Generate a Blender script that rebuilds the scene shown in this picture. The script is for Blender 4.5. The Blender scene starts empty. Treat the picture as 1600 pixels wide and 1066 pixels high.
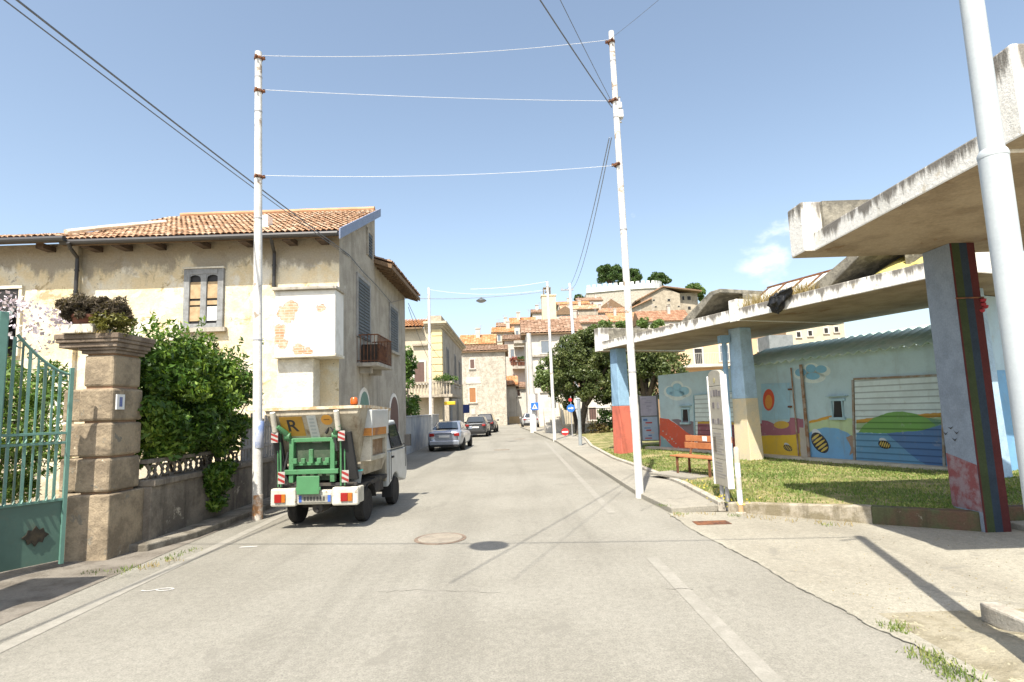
import bpy, bmesh, math, random
import numpy as np
from mathutils import Vector, Matrix
random.seed(7); RNG = np.random.default_rng(7)
SC = bpy.context.scene; COL = SC.collection
# ---------------------------------------------------------------- camera model (also used to read positions off the photo)
F, CX, CY, H = 900.0, 800.0, 533.0, 1.9
ROLL, PITCH = 0.033, math.atan(107 / 900)
FW = Vector((0, math.cos(PITCH), math.sin(PITCH))); _U = Vector((0, -math.sin(PITCH), math.cos(PITCH))); _R = Vector((1, 0, 0))
RT = _R * math.cos(ROLL) - _U * math.sin(ROLL); UP = _R * math.sin(ROLL) + _U * math.cos(ROLL)
def ray(px, py): return RT * ((px - CX) / F) - UP * ((py - CY) / F) + FW
CAM = Vector((0, 0, H))
def G(px, py, z=0.0):
    d = ray(px, py); return CAM + d * ((z - H) / d.z)
def Yp(px, py, y):
    d = ray(px, py); return CAM + d * (y / d.y)
def Xp(px, py, x):
    d = ray(px, py); return CAM + d * (x / d.x)
def PL(px, py, P, n):
    d = ray(px, py); return CAM + d * ((P - CAM).dot(n) / d.dot(n))
V = Vector
# ---------------------------------------------------------------- materials
MATS = {}
def rgb(c): return (c[0], c[1], c[2], 1.0)
class NT:
    def __init__(s, name):
        m = bpy.data.materials.new(name); m.use_nodes = True; s.m = m; s.t = m.node_tree; s.t.nodes.clear()
        s.out = s.n('ShaderNodeOutputMaterial'); s.b = s.n('ShaderNodeBsdfPrincipled'); s.l(s.b.outputs[0], s.out.inputs[0])
        s.tc = s.n('ShaderNodeTexCoord')
    def n(s, k, **kw):
        x = s.t.nodes.new(k)
        for a, v in kw.items(): setattr(x, a, v)
        return x
    def l(s, a, b): s.t.links.new(a, b)
    def coords(s, scale=(1, 1, 1), kind='Object'):
        mp = s.n('ShaderNodeMapping'); mp.inputs['Scale'].default_value = scale; s.l(s.tc.outputs[kind], mp.inputs[0]); return mp.outputs[0]
    def noise(s, scale, detail=4, rough=.6, vec=None, dist=0):
        x = s.n('ShaderNodeTexNoise'); x.inputs['Scale'].default_value = scale; x.inputs['Detail'].default_value = detail
        x.inputs['Roughness'].default_value = rough; x.inputs['Distortion'].default_value = dist
        s.l(vec if vec is not None else s.tc.outputs['Object'], x.inputs['Vector']); return x.outputs['Fac']
    def ramp(s, f, lo, hi, a=0.0, b=1.0):
        x = s.n('ShaderNodeMapRange'); x.interpolation_type = 'SMOOTHSTEP'
        for k, v in zip((1, 2, 3, 4), (lo, hi, a, b)): x.inputs[k].default_value = v
        s.l(f, x.inputs[0]); return x.outputs[0]
    def mix(s, f, a, b, mode='MIX'):
        x = s.n('ShaderNodeMix', data_type='RGBA', blend_type=mode)
        if isinstance(f, (int, float)): x.inputs[0].default_value = f
        else: s.l(f, x.inputs[0])
        for i, v in ((6, a), (7, b)):
            if isinstance(v, (tuple, list)): x.inputs[i].default_value = rgb(v)
            else: s.l(v, x.inputs[i])
        return x.outputs[2]
    def math(s, op, a, b=0.0):
        x = s.n('ShaderNodeMath', operation=op)
        for i, v in enumerate((a, b)):
            if isinstance(v, (int, float)): x.inputs[i].default_value = v
            else: s.l(v, x.inputs[i])
        return x.outputs[0]
    def bump(s, f, strength=.3, dist=.02):
        x = s.n('ShaderNodeBump'); x.inputs['Strength'].default_value = strength; x.inputs['Distance'].default_value = dist
        s.l(f, x.inputs['Height']); s.l(x.outputs[0], s.b.inputs['Normal'])
    def done(s, col, rough=.85, metal=0.0, spec=.3):
        if isinstance(col, (tuple, list)): s.b.inputs['Base Color'].default_value = rgb(col)
        else: s.l(col, s.b.inputs['Base Color'])
        s.b.inputs['Roughness'].default_value = rough; s.b.inputs['Metallic'].default_value = metal
        s.b.inputs['Specular IOR Level'].default_value = spec
        return s.m
def M(name, c, c2=None, scale=2.0, lo=.4, hi=.65, rough=.85, bump=0.0, bscale=25, metal=0.0, spec=.3,
      streak=None, spots=None, spots2=None, fine=.12):
    """mottled paint/plaster/stone. streak=(rgb, amount, freq); spots=(rgb, threshold, scale)"""
    if name in MATS: return MATS[name]
    s = NT(name)
    c2 = c2 or tuple(x * .8 for x in c)
    col = s.mix(s.ramp(s.noise(scale, 5, .65), lo, hi), c, c2)
    if streak:
        v = s.coords((1, 1, .08)); f = s.ramp(s.noise(streak[2], 5, .7, v), .5, .72, 0, streak[1]); col = s.mix(f, col, streak[0])
    for sp in (spots, spots2):
        if sp:
            f = s.ramp(s.noise(sp[2], 6, .7, None, .4), sp[1], sp[1] + .05); col = s.mix(f, col, sp[0])
    if fine:
        g = s.ramp(s.noise(bscale * 2.2, 3, .7), .25, .75, 1 - fine, 1 + fine); col = s.mix(1.0, col, g, 'MULTIPLY')
    if bump: s.bump(s.noise(bscale, 6, .65), bump, .03)
    MATS[name] = s.done(col, rough, metal, spec); return MATS[name]
def paint(name, c, rough=.35, metal=0.0, coat=.0, dirt=None, wear=.0):
    if name in MATS: return MATS[name]
    s = NT(name); col = c
    f = s.ramp(s.noise(4, 6, .7), .35, .75, .9, 1.08); col = s.mix(1.0, c, f, 'MULTIPLY')
    if dirt: col = s.mix(s.ramp(s.noise(3.2, 6, .75, None, .5), .52, .75, 0, dirt[1]), col, dirt[0])
    s.b.inputs['Coat Weight'].default_value = coat
    MATS[name] = s.done(col, rough, metal, .5); return MATS[name]
def leafmat(name, cols, scale=1.2, rough=.45):
    if name in MATS: return MATS[name]
    s = NT(name); g = s.n('ShaderNodeNewGeometry')
    f = s.math('ADD', s.math('MULTIPLY', g.outputs['Random Per Island'], .55), s.math('MULTIPLY', s.ramp(s.noise(scale, 3, .6), .3, .7), .45))
    r = s.n('ShaderNodeValToRGB'); s.l(f, r.inputs[0]); e = r.color_ramp.elements
    e[0].position, e[0].color = .1, rgb(cols[0]); e[1].position, e[1].color = .9, rgb(cols[2])
    k = e.new(.5); k.color = rgb(cols[1])
    s.done(r.outputs[0], rough, 0, .35)
    tr = s.n('ShaderNodeBsdfTranslucent'); s.l(s.mix(1.0, r.outputs[0], (1.3, 1.3, .5), 'MULTIPLY'), tr.inputs[0])
    mx = s.n('ShaderNodeMixShader'); mx.inputs[0].default_value = .24
    s.l(s.b.outputs[0], mx.inputs[1]); s.l(tr.outputs[0], mx.inputs[2]); s.l(mx.outputs[0], s.out.inputs[0])
    MATS[name] = s.m; return s.m
def glass(name, c=(.03, .04, .05), rough=.06):
    return paint(name, c, rough, 0, .5)
def tilemat(name, cols, ):
    if name in MATS: return MATS[name]
    s = NT(name); g = s.n('ShaderNodeNewGeometry')
    r = s.n('ShaderNodeValToRGB'); e = r.color_ramp.elements
    f = s.math('ADD', s.math('MULTIPLY', g.outputs['Random Per Island'], .6), s.math('MULTIPLY', s.ramp(s.noise(.9, 4, .7), .3, .7), .4))
    s.l(f, r.inputs[0]); e[0].position, e[0].color = .08, rgb(cols[0]); e[1].position, e[1].color = .92, rgb(cols[2]); k = e.new(.5); k.color = rgb(cols[1])
    c = s.mix(s.ramp(s.noise(14, 5, .7), .55, .75, 0, .5), r.outputs[0], (.16, .12, .085))
    MATS[name] = s.done(c, .9, 0, .2); return s.m
# ---------------------------------------------------------------- mesh builder
class MB:
    def __init__(s): s.v = []; s.f = []; s.mi = []; s.k = 0
    def add(s, vs, fs, mi=None):
        o = len(s.v); s.v += [tuple(p) for p in vs]; s.f += [tuple(i + o for i in f) for f in fs]; s.mi += [s.k if mi is None else mi] * len(fs); return s
    def quad(s, a, b, c, d, mi=None): return s.add([a, b, c, d], [(0, 1, 2, 3)], mi)
    def poly(s, pts, mi=None): return s.add(pts, [tuple(range(len(pts)))], mi)
    def hexa(s, p, mi=None):   # 8 points: bottom 4 ccw, top 4 ccw
        return s.add(p, [(3, 2, 1, 0), (4, 5, 6, 7), (0, 1, 5, 4), (1, 2, 6, 5), (2, 3, 7, 6), (3, 0, 4, 7)], mi)
    def box(s, a, b, mi=None):
        x0, x1 = sorted((a[0], b[0])); y0, y1 = sorted((a[1], b[1])); z0, z1 = sorted((a[2], b[2]))
        return s.hexa([(x0, y0, z0), (x1, y0, z0), (x1, y1, z0), (x0, y1, z0), (x0, y0, z1), (x1, y0, z1), (x1, y1, z1), (x0, y1, z1)], mi)
    def obox(s, P, u, v, w, mi=None):   # origin P and three edge vectors
        P, u, v, w = V(P), V(u), V(v), V(w)
        p = [P, P + u, P + u + v, P + v]; p += [q + w for q in p]
        if u.cross(v).dot(w) < 0: p = [p[3], p[2], p[1], p[0], p[7], p[6], p[5], p[4]]
        return s.hexa(p, mi)
    def prism(s, pts, vec, mi=None):    # planar polygon extruded
        n = len(pts); pts = [V(p) for p in pts]; vec = V(vec)
        nr = V((0, 0, 0))
        for i in range(n): nr += pts[i].cross(pts[(i + 1) % n])
        if nr.dot(vec) < 0: pts = pts[::-1]
        q = [p + vec for p in pts]
        fs = [tuple(range(n))[::-1], tuple(range(n, 2 * n))] + [(i, (i + 1) % n, n + (i + 1) % n, n + i) for i in range(n)]
        return s.add(pts + q, fs, mi)
    def tube(s, pts, r, n=8, mi=None, cap=True):
        pts = [V(p) for p in pts]; m = len(pts); rr = r if isinstance(r, (list, tuple)) else [r] * m
        vs = []; up = V((0, 0, 1))
        for i, p in enumerate(pts):
            t = (pts[min(i + 1, m - 1)] - pts[max(i - 1, 0)]).normalized()
            a = t.cross(up if abs(t.z) < .95 else V((0, 1, 0))).normalized(); b = t.cross(a).normalized()
            vs += [p + (a * math.cos(2 * math.pi * k / n) + b * math.sin(2 * math.pi * k / n)) * rr[i] for k in range(n)]
        fs = [(i * n + (k + 1) % n, i * n + k, (i + 1) * n + k, (i + 1) * n + (k + 1) % n) for i in range(m - 1) for k in range(n)]
        fs = [f[::-1] for f in fs]
        if cap: fs += [tuple(range(n)), tuple(range((m - 1) * n, m * n))[::-1]]
        return s.add(vs, fs, mi)
    def lathe(s, C, prof, n=20, axis='z', mi=None):
        C = V(C); vs = []
        for r, h in prof:
            for k in range(n):
                a = 2 * math.pi * k / n; c, d = r * math.cos(a), r * math.sin(a)
                vs.append(C + (V((c, d, h)) if axis == 'z' else V((h, c, d)) if axis == 'x' else V((d, h, c))))
        m = len(prof)
        fs = [(i * n + k, i * n + (k + 1) % n, (i + 1) * n + (k + 1) % n, (i + 1) * n + k) for i in range(m - 1) for k in range(n)]
        fs += [tuple(range(n))[::-1], tuple(range((m - 1) * n, m * n))]
        return s.add(vs, fs, mi)
    def build(s, name, mats, parent=None, loc=None, bevel=0, smooth=False, seg=2, world=True):
        """vertices are given in world space (or, with world=False, in the parent's space)"""
        me = bpy.data.meshes.new(name)
        o = bpy.data.objects.new(name, me); COL.objects.link(o)
        off = V((0, 0, 0))
        if parent is not None:
            o.parent = parent
            if world:
                q = parent
                while q is not None: off += q.location; q = q.parent
        elif loc is not None:
            off = V(loc); o.location = off
        me.from_pydata([tuple(V(p) - off) for p in s.v], [], s.f)
        for m in (mats if isinstance(mats, (list, tuple)) else [mats]): me.materials.append(m)
        me.polygons.foreach_set('material_index', s.mi)
        if smooth: me.polygons.foreach_set('use_smooth', [True] * len(s.f))
        me.validate(); me.update()
        if bevel:
            b = o.modifiers.new('b', 'BEVEL'); b.width = bevel; b.segments = seg; b.limit_method = 'ANGLE'; b.angle_limit = .6
        if smooth:
            try:
                e = o.modifiers.new('es', 'EDGE_SPLIT'); e.split_angle = math.radians(38)
            except Exception: pass
        return o
def tag(o, label=None, cat=None, group=None, kind=None):
    for k, v in (('label', label), ('category', cat), ('group', group), ('kind', kind)):
        if v: o[k] = v
    return o
def thing(name, label, cat, loc=(0, 0, 0), rz=0, group=None, kind=None):
    o = bpy.data.objects.new(name, None); COL.objects.link(o); o.location = V(loc); o.rotation_euler.z = rz; o.empty_display_size = .2
    return tag(o, label, cat, group, kind)
def npmesh(name, verts, quads, mat, parent=None, loc=None):
    me = bpy.data.meshes.new(name); n = len(verts); q = len(quads)
    off = np.zeros(3)
    o = bpy.data.objects.new(name, me); COL.objects.link(o)
    if parent is not None: o.parent = parent; off = np.array(parent.location)
    elif loc is not None: o.location = loc; off = np.array(loc)
    me.vertices.add(n); me.vertices.foreach_set('co', (verts - off).astype(np.float32).ravel())
    me.loops.add(4 * q); me.loops.foreach_set('vertex_index', quads.astype(np.int32).ravel())
    me.polygons.add(q); me.polygons.foreach_set('loop_start', np.arange(0, 4 * q, 4, dtype=np.int32))
    try: me.polygons.foreach_set('loop_total', np.full(q, 4, dtype=np.int32))
    except Exception: pass
    me.materials.append(mat); me.update(calc_edges=True); me.validate(); return o
def leafcloud(P, size, rng, aspect=.5, up=.3):
    """one quad leaf at each point, random orientation"""
    n = len(P); d = rng.normal(size=(n, 3)); d /= np.linalg.norm(d, axis=1)[:, None]
    a = rng.normal(size=(n, 3)); a[:, 2] += up; b = np.cross(d, a); b /= np.linalg.norm(b, axis=1)[:, None] + 1e-9
    s = size * rng.uniform(.6, 1.3, n)[:, None]
    t = d * s; w = b * s * aspect
    vs = np.stack([P - t, P + w - t * .1, P + t, P - w - t * .1], 1).reshape(-1, 3)
    return vs, np.arange(4 * n).reshape(-1, 4)
def clumps(C, R, nclump, rc, nleaf, rng, shell=.75, lower=-1.0, ex=2.0):
    """points in leaf clumps spread through an ellipsoid"""
    C = np.array(C); R = np.array(R); pts = []
    d = rng.normal(size=(nclump, 3)); d /= np.linalg.norm(d, axis=1)[:, None]
    d[:, 2] = np.where(d[:, 2] < lower, -d[:, 2], d[:, 2])
    rad = shell + (1 - shell) * rng.uniform(-1, 1, nclump); rad = np.where(rng.uniform(size=nclump) < .3, rng.uniform(.2, .8, nclump), rad)
    cc = C + d * R * rad[:, None]; rr = rc * rng.uniform(.6, 1.35, nclump)
    k = rng.integers(0, nclump, nleaf); q = rng.normal(size=(nleaf, 3)); q /= np.linalg.norm(q, axis=1)[:, None]
    q *= (rr[k] * rng.uniform(.35, 1.0, nleaf) ** .6)[:, None]; q[:, 2] *= .8
    return cc[k] + q
def trunk_mb(base, top, r0, r1, limbs=(), seed=1):
    rg = random.Random(seed); mb = MB(); base, top = V(base), V(top)
    pts = [base.lerp(top, t) + V((rg.uniform(-1, 1), rg.uniform(-1, 1), 0)) * r0 * .25 * (0 < t < 1) for t in (0, .08, .3, .6, 1)]
    mb.tube(pts, [r0 * 1.35, r0, r0 * .9, r0 * .8, r1], 10)
    for q in limbs: mb.tube([pts[3], pts[3].lerp(V(q), .5) + V((0, 0, .1)), q], [r1 * .9, r1 * .6, r1 * .25], 7)
    return mb
def tiles(mb, P, u, v, W, L, pw=.2, pl=.36, rg=random, h=.05, jit=.012):
    """barrel tiles: P eave corner, u along the eave, v up the slope"""
    P, u, v = V(P), V(u).normalized(), V(v).normalized(); n = u.cross(v).normalized()
    if n.z < 0: n = -n
    nu, nv = max(1, round(W / pw)), max(1, round(L / pl)); pw, pl = W / nu, L / nv; fl = u.cross(v).dot(n) > 0
    for i in range(nv):
        for j in range(nu):
            o = P + u * (j * pw + rg.uniform(-jit, jit)) + v * (i * pl + rg.uniform(-jit, jit)) + n * (rg.uniform(0, jit))
            vs = []
            for k in range(5):
                a = math.pi * k / 4; x = pw * .5 * (1 - 1.04 * math.cos(a)); z = h * math.sin(a) * 1.3
                vs.append(o + u * x + n * (z + h * .55)); vs.append(o + u * x + v * pl * 1.1 + n * z)
            fs = [(2 * k, 2 * k + 2, 2 * k + 3, 2 * k + 1) for k in range(4)]
            mb.add(vs, fs if fl else [f[::-1] for f in fs])
    return mb
def text_mesh(name, body, size, mat, parent, M4, ext=.003, bold=False):
    c = bpy.data.curves.new(name, 'FONT'); c.body = body; c.size = size; c.align_x = 'CENTER'; c.align_y = 'CENTER'; c.extrude = ext; c.offset = .012 * size if bold else 0
    t = bpy.data.objects.new('t', c); COL.objects.link(t); bpy.context.view_layer.update()
    me = bpy.data.meshes.new_from_object(t.evaluated_get(bpy.context.evaluated_depsgraph_get())); bpy.data.objects.remove(t)
    o = bpy.data.objects.new(name, me); COL.objects.link(o); me.materials.clear(); me.materials.append(mat); o.parent = parent; o.matrix_local = M4; return o
def frame4(P, x, y):    # matrix with given local x/y axes
    x, y = V(x).normalized(), V(y).normalized(); z = x.cross(y)
    return Matrix(((x.x, y.x, z.x, P[0]), (x.y, y.y, z.y, P[1]), (x.z, y.z, z.z, P[2]), (0, 0, 0, 1)))
def sag(a, b, s, n=24):
    a, b = V(a), V(b); return [a.lerp(b, i / n) - V((0, 0, 4 * s * (i / n) * (1 - i / n))) for i in range(n + 1)]
# ---------------------------------------------------------------- common materials
CONC = M('concrete_weathered', (.42, .39, .33), (.30, .27, .22), 3, .4, .7, .9, .35, 30, streak=((.12, .10, .08), .55, 5))
WHITE_POLE = M('whitewashed_pole', (.66, .65, .61), (.54, .52, .48), 3, .42, .7, .7, .15, 20, spots=((.33, .27, .21), .60, 4), spots2=((.22, .17, .13), .68, 9))
RUST = M('rusty_iron', (.20, .085, .04), (.09, .045, .03), 6, rough=.85, bump=.2)
DARK = paint('dark_opening', (.015, .014, .013), .6)
BLACK = paint('black_rubber', (.018, .018, .018), .75)
GLASS = glass('window_glass')
# ================================================================ camera, sun, sky
cam = bpy.data.cameras.new('camera'); co = bpy.data.objects.new('camera', cam); COL.objects.link(co); SC.camera = co
cam.sensor_width = 36; cam.lens = 36 * F / 1600; cam.clip_end = 5000; cam.clip_start = .05
b_ = -FW; co.matrix_world = Matrix(((RT.x, UP.x, b_.x, 0), (RT.y, UP.y, b_.y, 0), (RT.z, UP.z, b_.z, H), (0, 0, 0, 1)))
SX, SY = .18, .62
sun = bpy.data.lights.new('sun', 'SUN'); so = bpy.data.objects.new('sun', sun); COL.objects.link(so)
sun.energy = 4.3; sun.angle = math.radians(.5); sun.color = (1, .935, .83)
so.rotation_euler = V((SX, SY, -1)).to_track_quat('-Z', 'Y').to_euler()
w = bpy.data.worlds.new('World'); SC.world = w; w.use_nodes = True; t = w.node_tree; t.nodes.clear()
ow = t.nodes.new('ShaderNodeOutputWorld'); bg = t.nodes.new('ShaderNodeBackground'); sk = t.nodes.new('ShaderNodeTexSky')
sk.sky_type = 'NISHITA'; sk.sun_disc = False; sk.sun_elevation = math.atan(1 / math.hypot(SX, SY)); sk.sun_rotation = math.atan2(-SX, -SY)
sk.air_density = 1.0; sk.dust_density = 2.6; sk.ozone_density = .45; sk.altitude = 200
bg.inputs[1].default_value = .122
tc = t.nodes.new('ShaderNodeTexCoord')
def wn(k, **kw):
    x = t.nodes.new(k)
    for a, v in kw.items(): setattr(x, a, v)
    return x
cl = wn('ShaderNodeTexNoise'); cl.inputs['Scale'].default_value = 22; cl.inputs['Detail'].default_value = 7; cl.inputs['Roughness'].default_value = .6
mp = wn('ShaderNodeMapping'); mp.inputs['Scale'].default_value = (1, 1, 1.8); t.links.new(tc.outputs['Generated'], mp.inputs[0]); t.links.new(mp.outputs[0], cl.inputs[0])
fac = None
for (px, py, rad, lo) in ((1195, 404, .08, .50), (1222, 358, .05, .60), (989, 337, .012, .66), (1292, 372, .05, .60)):
    d = ray(px, py).normalized()
    dm = wn('ShaderNodeVectorMath', operation='DISTANCE'); t.links.new(tc.outputs['Generated'], dm.inputs[0]); dm.inputs[1].default_value = d
    r1 = wn('ShaderNodeMapRange', interpolation_type='SMOOTHSTEP'); t.links.new(dm.outputs['Value'], r1.inputs[0])
    for k, v in zip((1, 2, 3, 4), (rad * .2, rad, .22, -.3)): r1.inputs[k].default_value = v
    ad = wn('ShaderNodeMath', operation='ADD'); t.links.new(cl.outputs['Fac'], ad.inputs[0]); t.links.new(r1.outputs[0], ad.inputs[1])
    r2 = wn('ShaderNodeMapRange', interpolation_type='SMOOTHSTEP'); t.links.new(ad.outputs[0], r2.inputs[0])
    for k, v in zip((1, 2, 3, 4), (lo + .03, lo + .55, 0, .62)): r2.inputs[k].default_value = v
    if fac is None: fac = r2.outputs[0]
    else:
        mx = wn('ShaderNodeMath', operation='MAXIMUM'); t.links.new(fac, mx.inputs[0]); t.links.new(r2.outputs[0], mx.inputs[1]); fac = mx.outputs[0]
cm = wn('ShaderNodeMix', data_type='RGBA'); t.links.new(fac, cm.inputs[0]); hs_ = wn('ShaderNodeHueSaturation'); hs_.inputs['Saturation'].default_value = .86; hs_.inputs['Value'].default_value = .97; hs_.inputs['Hue'].default_value = .493; t.links.new(sk.outputs[0], hs_.inputs['Color']); t.links.new(hs_.outputs[0], cm.inputs[6]); cm.inputs[7].default_value = (6.6, 6.6, 6.5, 1)
t.links.new(cm.outputs[2], bg.inputs[0]); t.links.new(bg.outputs[0], ow.inputs[0])
SC.view_settings.view_transform = 'Standard'; SC.view_settings.look = 'None'; SC.view_settings.exposure = 1.10; SC.view_settings.gamma = 1
SC.cycles.max_bounces = 6; SC.cycles.transparent_max_bounces = 8

# ================================================================ ground, road, pavements
def asphalt(name, c, c2, agg, crack=True):
    s = NT(name); pt = s.ramp(s.noise(.35, 5, .6), .35, .7)
    col = s.mix(pt, c, c2)
    lane = s.noise(1.1, 4, .6, s.coords((1, .07, 1))); col = s.mix(s.ramp(lane, .45, .7, 0, .5), col, tuple(x * .80 for x in c2))
    g = s.n('ShaderNodeTexVoronoi'); g.inputs['Scale'].default_value = 55; s.l(s.tc.outputs['Object'], g.inputs['Vector'])
    col = s.mix(1.0, col, s.ramp(s.noise(60, 3, .8), .2, .8, 1 - agg, 1 + agg), 'MULTIPLY'); col = s.mix(1.0, col, s.ramp(s.noise(14, 5, .85), .3, .7, .84, 1.14), 'MULTIPLY'); col = s.mix(s.ramp(s.noise(26, 3, .6), .66, .74, 0, .6), col, (.12, .115, .10)); col = s.mix(s.ramp(s.noise(.8, 6, .75, None, 1.2), .58, .64, 0, .5), col, (.185, .175, .148))
    col = s.mix(s.ramp(g.outputs['Distance'], .0, .35, .28, 0), col, (.09, .088, .08))
    col = s.mix(s.ramp(s.noise(7, 5, .75), .66, .74, 0, .5), col, (.13, .125, .11))
    s.bump(s.noise(90, 4, .8), .55, .012)
    return s.done(col, .9, 0, .25)
ASPH = asphalt('asphalt_sunbleached', (.262, .250, .212), (.212, .201, .168), .30)
PAVE = asphalt('pavement_concrete', (.31, .29, .24), (.25, .235, .195), .18)
DRIVE = asphalt('driveway_concrete', (.335, .315, .255), (.265, .245, .195), .25)
DIRT = M('dusty_ground', (.30, .26, .19), (.21, .18, .13), 1.5, .4, .65, .95, .5, 14)
VERGE = M('verge_dirt', (.20, .18, .15), (.12, .105, .085), 2, .4, .65, .95, .6, 18)
def sheet(name, pts, mat, z=None, loc=(0, 0, 0)):
    pts = [V(p) for p in pts]
    if z is not None:
        for p in pts: p.z = z
    n = V((0, 0, 0))
    for i in range(len(pts)): n += pts[i].cross(pts[(i + 1) % len(pts)])
    if n.z < 0: pts = pts[::-1]
    return tag(MB().poly(pts).build(name, mat, None, loc), kind='structure')
sheet('ground', [(-900, -60, -.03), (900, -60, -.03), (900, 1500, -.03), (-900, 1500, -.03)], DIRT)
KR = [G(1050, 803), G(1000, 778), G(946, 742), G(870, 692), G(836, 677), G(813, 668.5), G(806, 661.5)]   # kerb line on the right of the road
road = [V((-5.15, -12, 0)), V((6.5, -12, 0)), V((6.5, 10.2, 0))] + [V((p.x + .15, p.y, 0)) for p in KR] + [G(806, 660), G(766, 660), G(755, 668), V((-5.15, 45, 0)), V((-5.15, 30, 0))]
sheet('road', road, ASPH, 0)
# concrete driveway laid over the asphalt on the right
dl = [G(*p) for p in ((1043, 802), (1086, 830), (1130, 852), (1180, 880), (1259, 924), (1310, 950), (1356, 976), (1450, 1017), (1532, 1066))]
for p in dl[1:-1]: p.x += random.uniform(-.03, .03)
d2 = []
for a, b in zip(dl[:-1], dl[1:]):
    for k in range(10): d2.append(a.lerp(b, k / 10) + V((random.uniform(-.018, .018), random.uniform(-.01, .01), 0)))
dl = d2 + [dl[-1]]
dl.append(V((dl[-1].x, -2, 0)))
sheet('driveway', dl + [V((14, -2, 0)), V((14, 8.7, 0)), V((6.6, 8.7, 0)), V((5.35, 9.0, 0)), V((3.7, 10.35, 0))], DRIVE, .007)
jt = MB()
for a, b in zip(dl[:-1], dl[1:]):
    if random.random() < .4: continue
    d = (b - a).normalized(); nn = V((-d.y, d.x, 0)) * random.uniform(.001, .006); q = V((0, 0, .012)); jt.quad(a - nn + q, b - nn + q, b + nn + q, a + nn + q)
ck = []
def crack(pts, w0, z=.004):
    pts = [V(p) for p in pts]; out = [pts[0]]
    for a, b in zip(pts[:-1], pts[1:]):
        for k in range(1, 9): out.append(a.lerp(b, k / 8) + V((random.uniform(-.03, .03), random.uniform(-.03, .03), 0)))
    for a, b in zip(out[:-1], out[1:]):
        d = (b - a).normalized(); nn = V((-d.y, d.x, 0)) * w0 * random.uniform(.4, 1.2); q = V((0, 0, z)); jt.quad(a - nn + q, b - nn + q, b + nn + q, a + nn + q)
crack([G(585, 926), G(650, 922), G(780, 926)], .004)
crack([G(1040, 920), G(1085, 920)], .008)
crack([G(1000, 792, .1), G(1030, 778, .1), G(1055, 781, .1), G(1090, 775, .1)], .008, .108)
tag(jt.build('road_cracks', M('tar_crack', (.185, .175, .145), fine=0)), kind='structure')
# faded markings
s = NT('worn_road_paint'); f = s.ramp(s.noise(5, 7, .8), .40, .66, .0, .85); c = s.mix(f, (.245, .233, .198), (.31, .295, .255)); c = s.mix(1.0, c, s.ramp(s.noise(70, 3, .8), .2, .8, .85, 1.1), 'MULTIPLY'); LINE = s.done(c, .9)
def marking(name, x0, y0, x1, y1, wd):
    sheet(name, [(x0 - wd, y0, .004), (x0 + wd, y0, .004), (x1 + wd, y1, .004), (x1 - wd, y1, .004)], LINE)
marking('edge_line', -4.40, 1.0, -4.62, 12.5, .08); marking('edge_line', 1.74, 1.0, 1.66, 7.5, .075); marking('edge_line', 1.69, 10.6, 1.72, 34, .07)
ch = MB(); P = G(247, 922); q = []
for k in range(15):
    a = 2 * math.pi * k / 14; q.append(P + V((.08 + .09 * math.cos(a), .045 * math.sin(a), .006)))
q2 = [P + V((-.18 + .035 * k, -.04 + .03 * (k - 2) ** 2 / 4, .006)) for k in range(6)]
for L in (q, q2):
    for a, b in zip(L[:-1], L[1:]):
        d = (b - a).normalized(); nn = V((-d.y, d.x, 0)) * .012; ch.quad(a - nn, b - nn, b + nn, a + nn)
P = G(385, 856); ch.quad(P + V((-.12, 0, .006)), P + V((.14, .03, .006)), P + V((.14, .07, .006)), P + V((-.1, .05, .006)))
tag(ch.build('chalk_mark', paint('chalk_white', (.52, .51, .48), .9)), kind='structure')
# right pavement, with its kerb step
inner = [G(1122, 787, .12), G(1062, 755, .12), G(1000, 731, .12), G(957, 716, .12)]
inner += [V((inner[-1].x + .1, 27, .12)), V((4.0, 34, .12)), V((3.4, 47, .12)), V((2.4, 56, .12))]
outer = [V((p.x, p.y, 0)) for p in KR[:6]]
side = outer + [V((p.x, p.y, 0)) for p in inner[::-1]]
tag(MB().prism([V((p.x, p.y, -.02)) for p in side], (0, 0, .12)).build('pavement', PAVE, bevel=.015), kind='structure')
kb = MB()
for a, b in zip(inner[:-1], inner[1:]):
    d = (b - a).normalized(); nn = V((d.y, -d.x, 0)) * .14
    p = [V((q.x, q.y, 0)) for q in (a, b, b + nn, a + nn)]; kb.prism([q + V((0, 0, -.02)) for q in p], (0, 0, .18))
tag(kb.build('lawn_kerb', CONC, bevel=.015), kind='structure')
# lawn, raised behind its retaining edge
FRONT = [(inner[0].x + .1, 10.35), (5.35, 8.98), (6.41, 8.26), (6.80, 8.56), (14, 8.56)]
def front_y(x):
    for (x0, y0), (x1, y1) in zip(FRONT[:-1], FRONT[1:]):
        if x <= x1: return y0 + (y1 - y0) * max(0, (x - x0)) / (x1 - x0)
    return FRONT[-1][1]
def lawn_z(x, y=0): q = min(1, max(0, (x - 3.6) / 1.9)); return .15 + .11 * q * q * (3 - 2 * q)
def left_x(y):
    ps = [(p.x + .1, p.y) for p in inner]
    if y <= ps[0][1]: return ps[0][0]
    for (x0, y0), (x1, y1) in zip(ps[:-1], ps[1:]):
        if y <= y1: return x0 + (x1 - x0) * (y - y0) / (y1 - y0)
    return ps[-1][0]
lv, lf = [], []; nu, nv = 24, 30
for j in range(nv + 1):
    for i in range(nu + 1):
        y = 10.35 + (40 - 10.35) * (j / nv) ** 1.5; x0 = left_x(y); x = x0 + (14 - x0) * i / nu; y2 = front_y(x) + 0.02 + (40 - front_y(x)) * (j / nv) ** 1.5
        lv.append((x, y2, lawn_z(x)))
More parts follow.
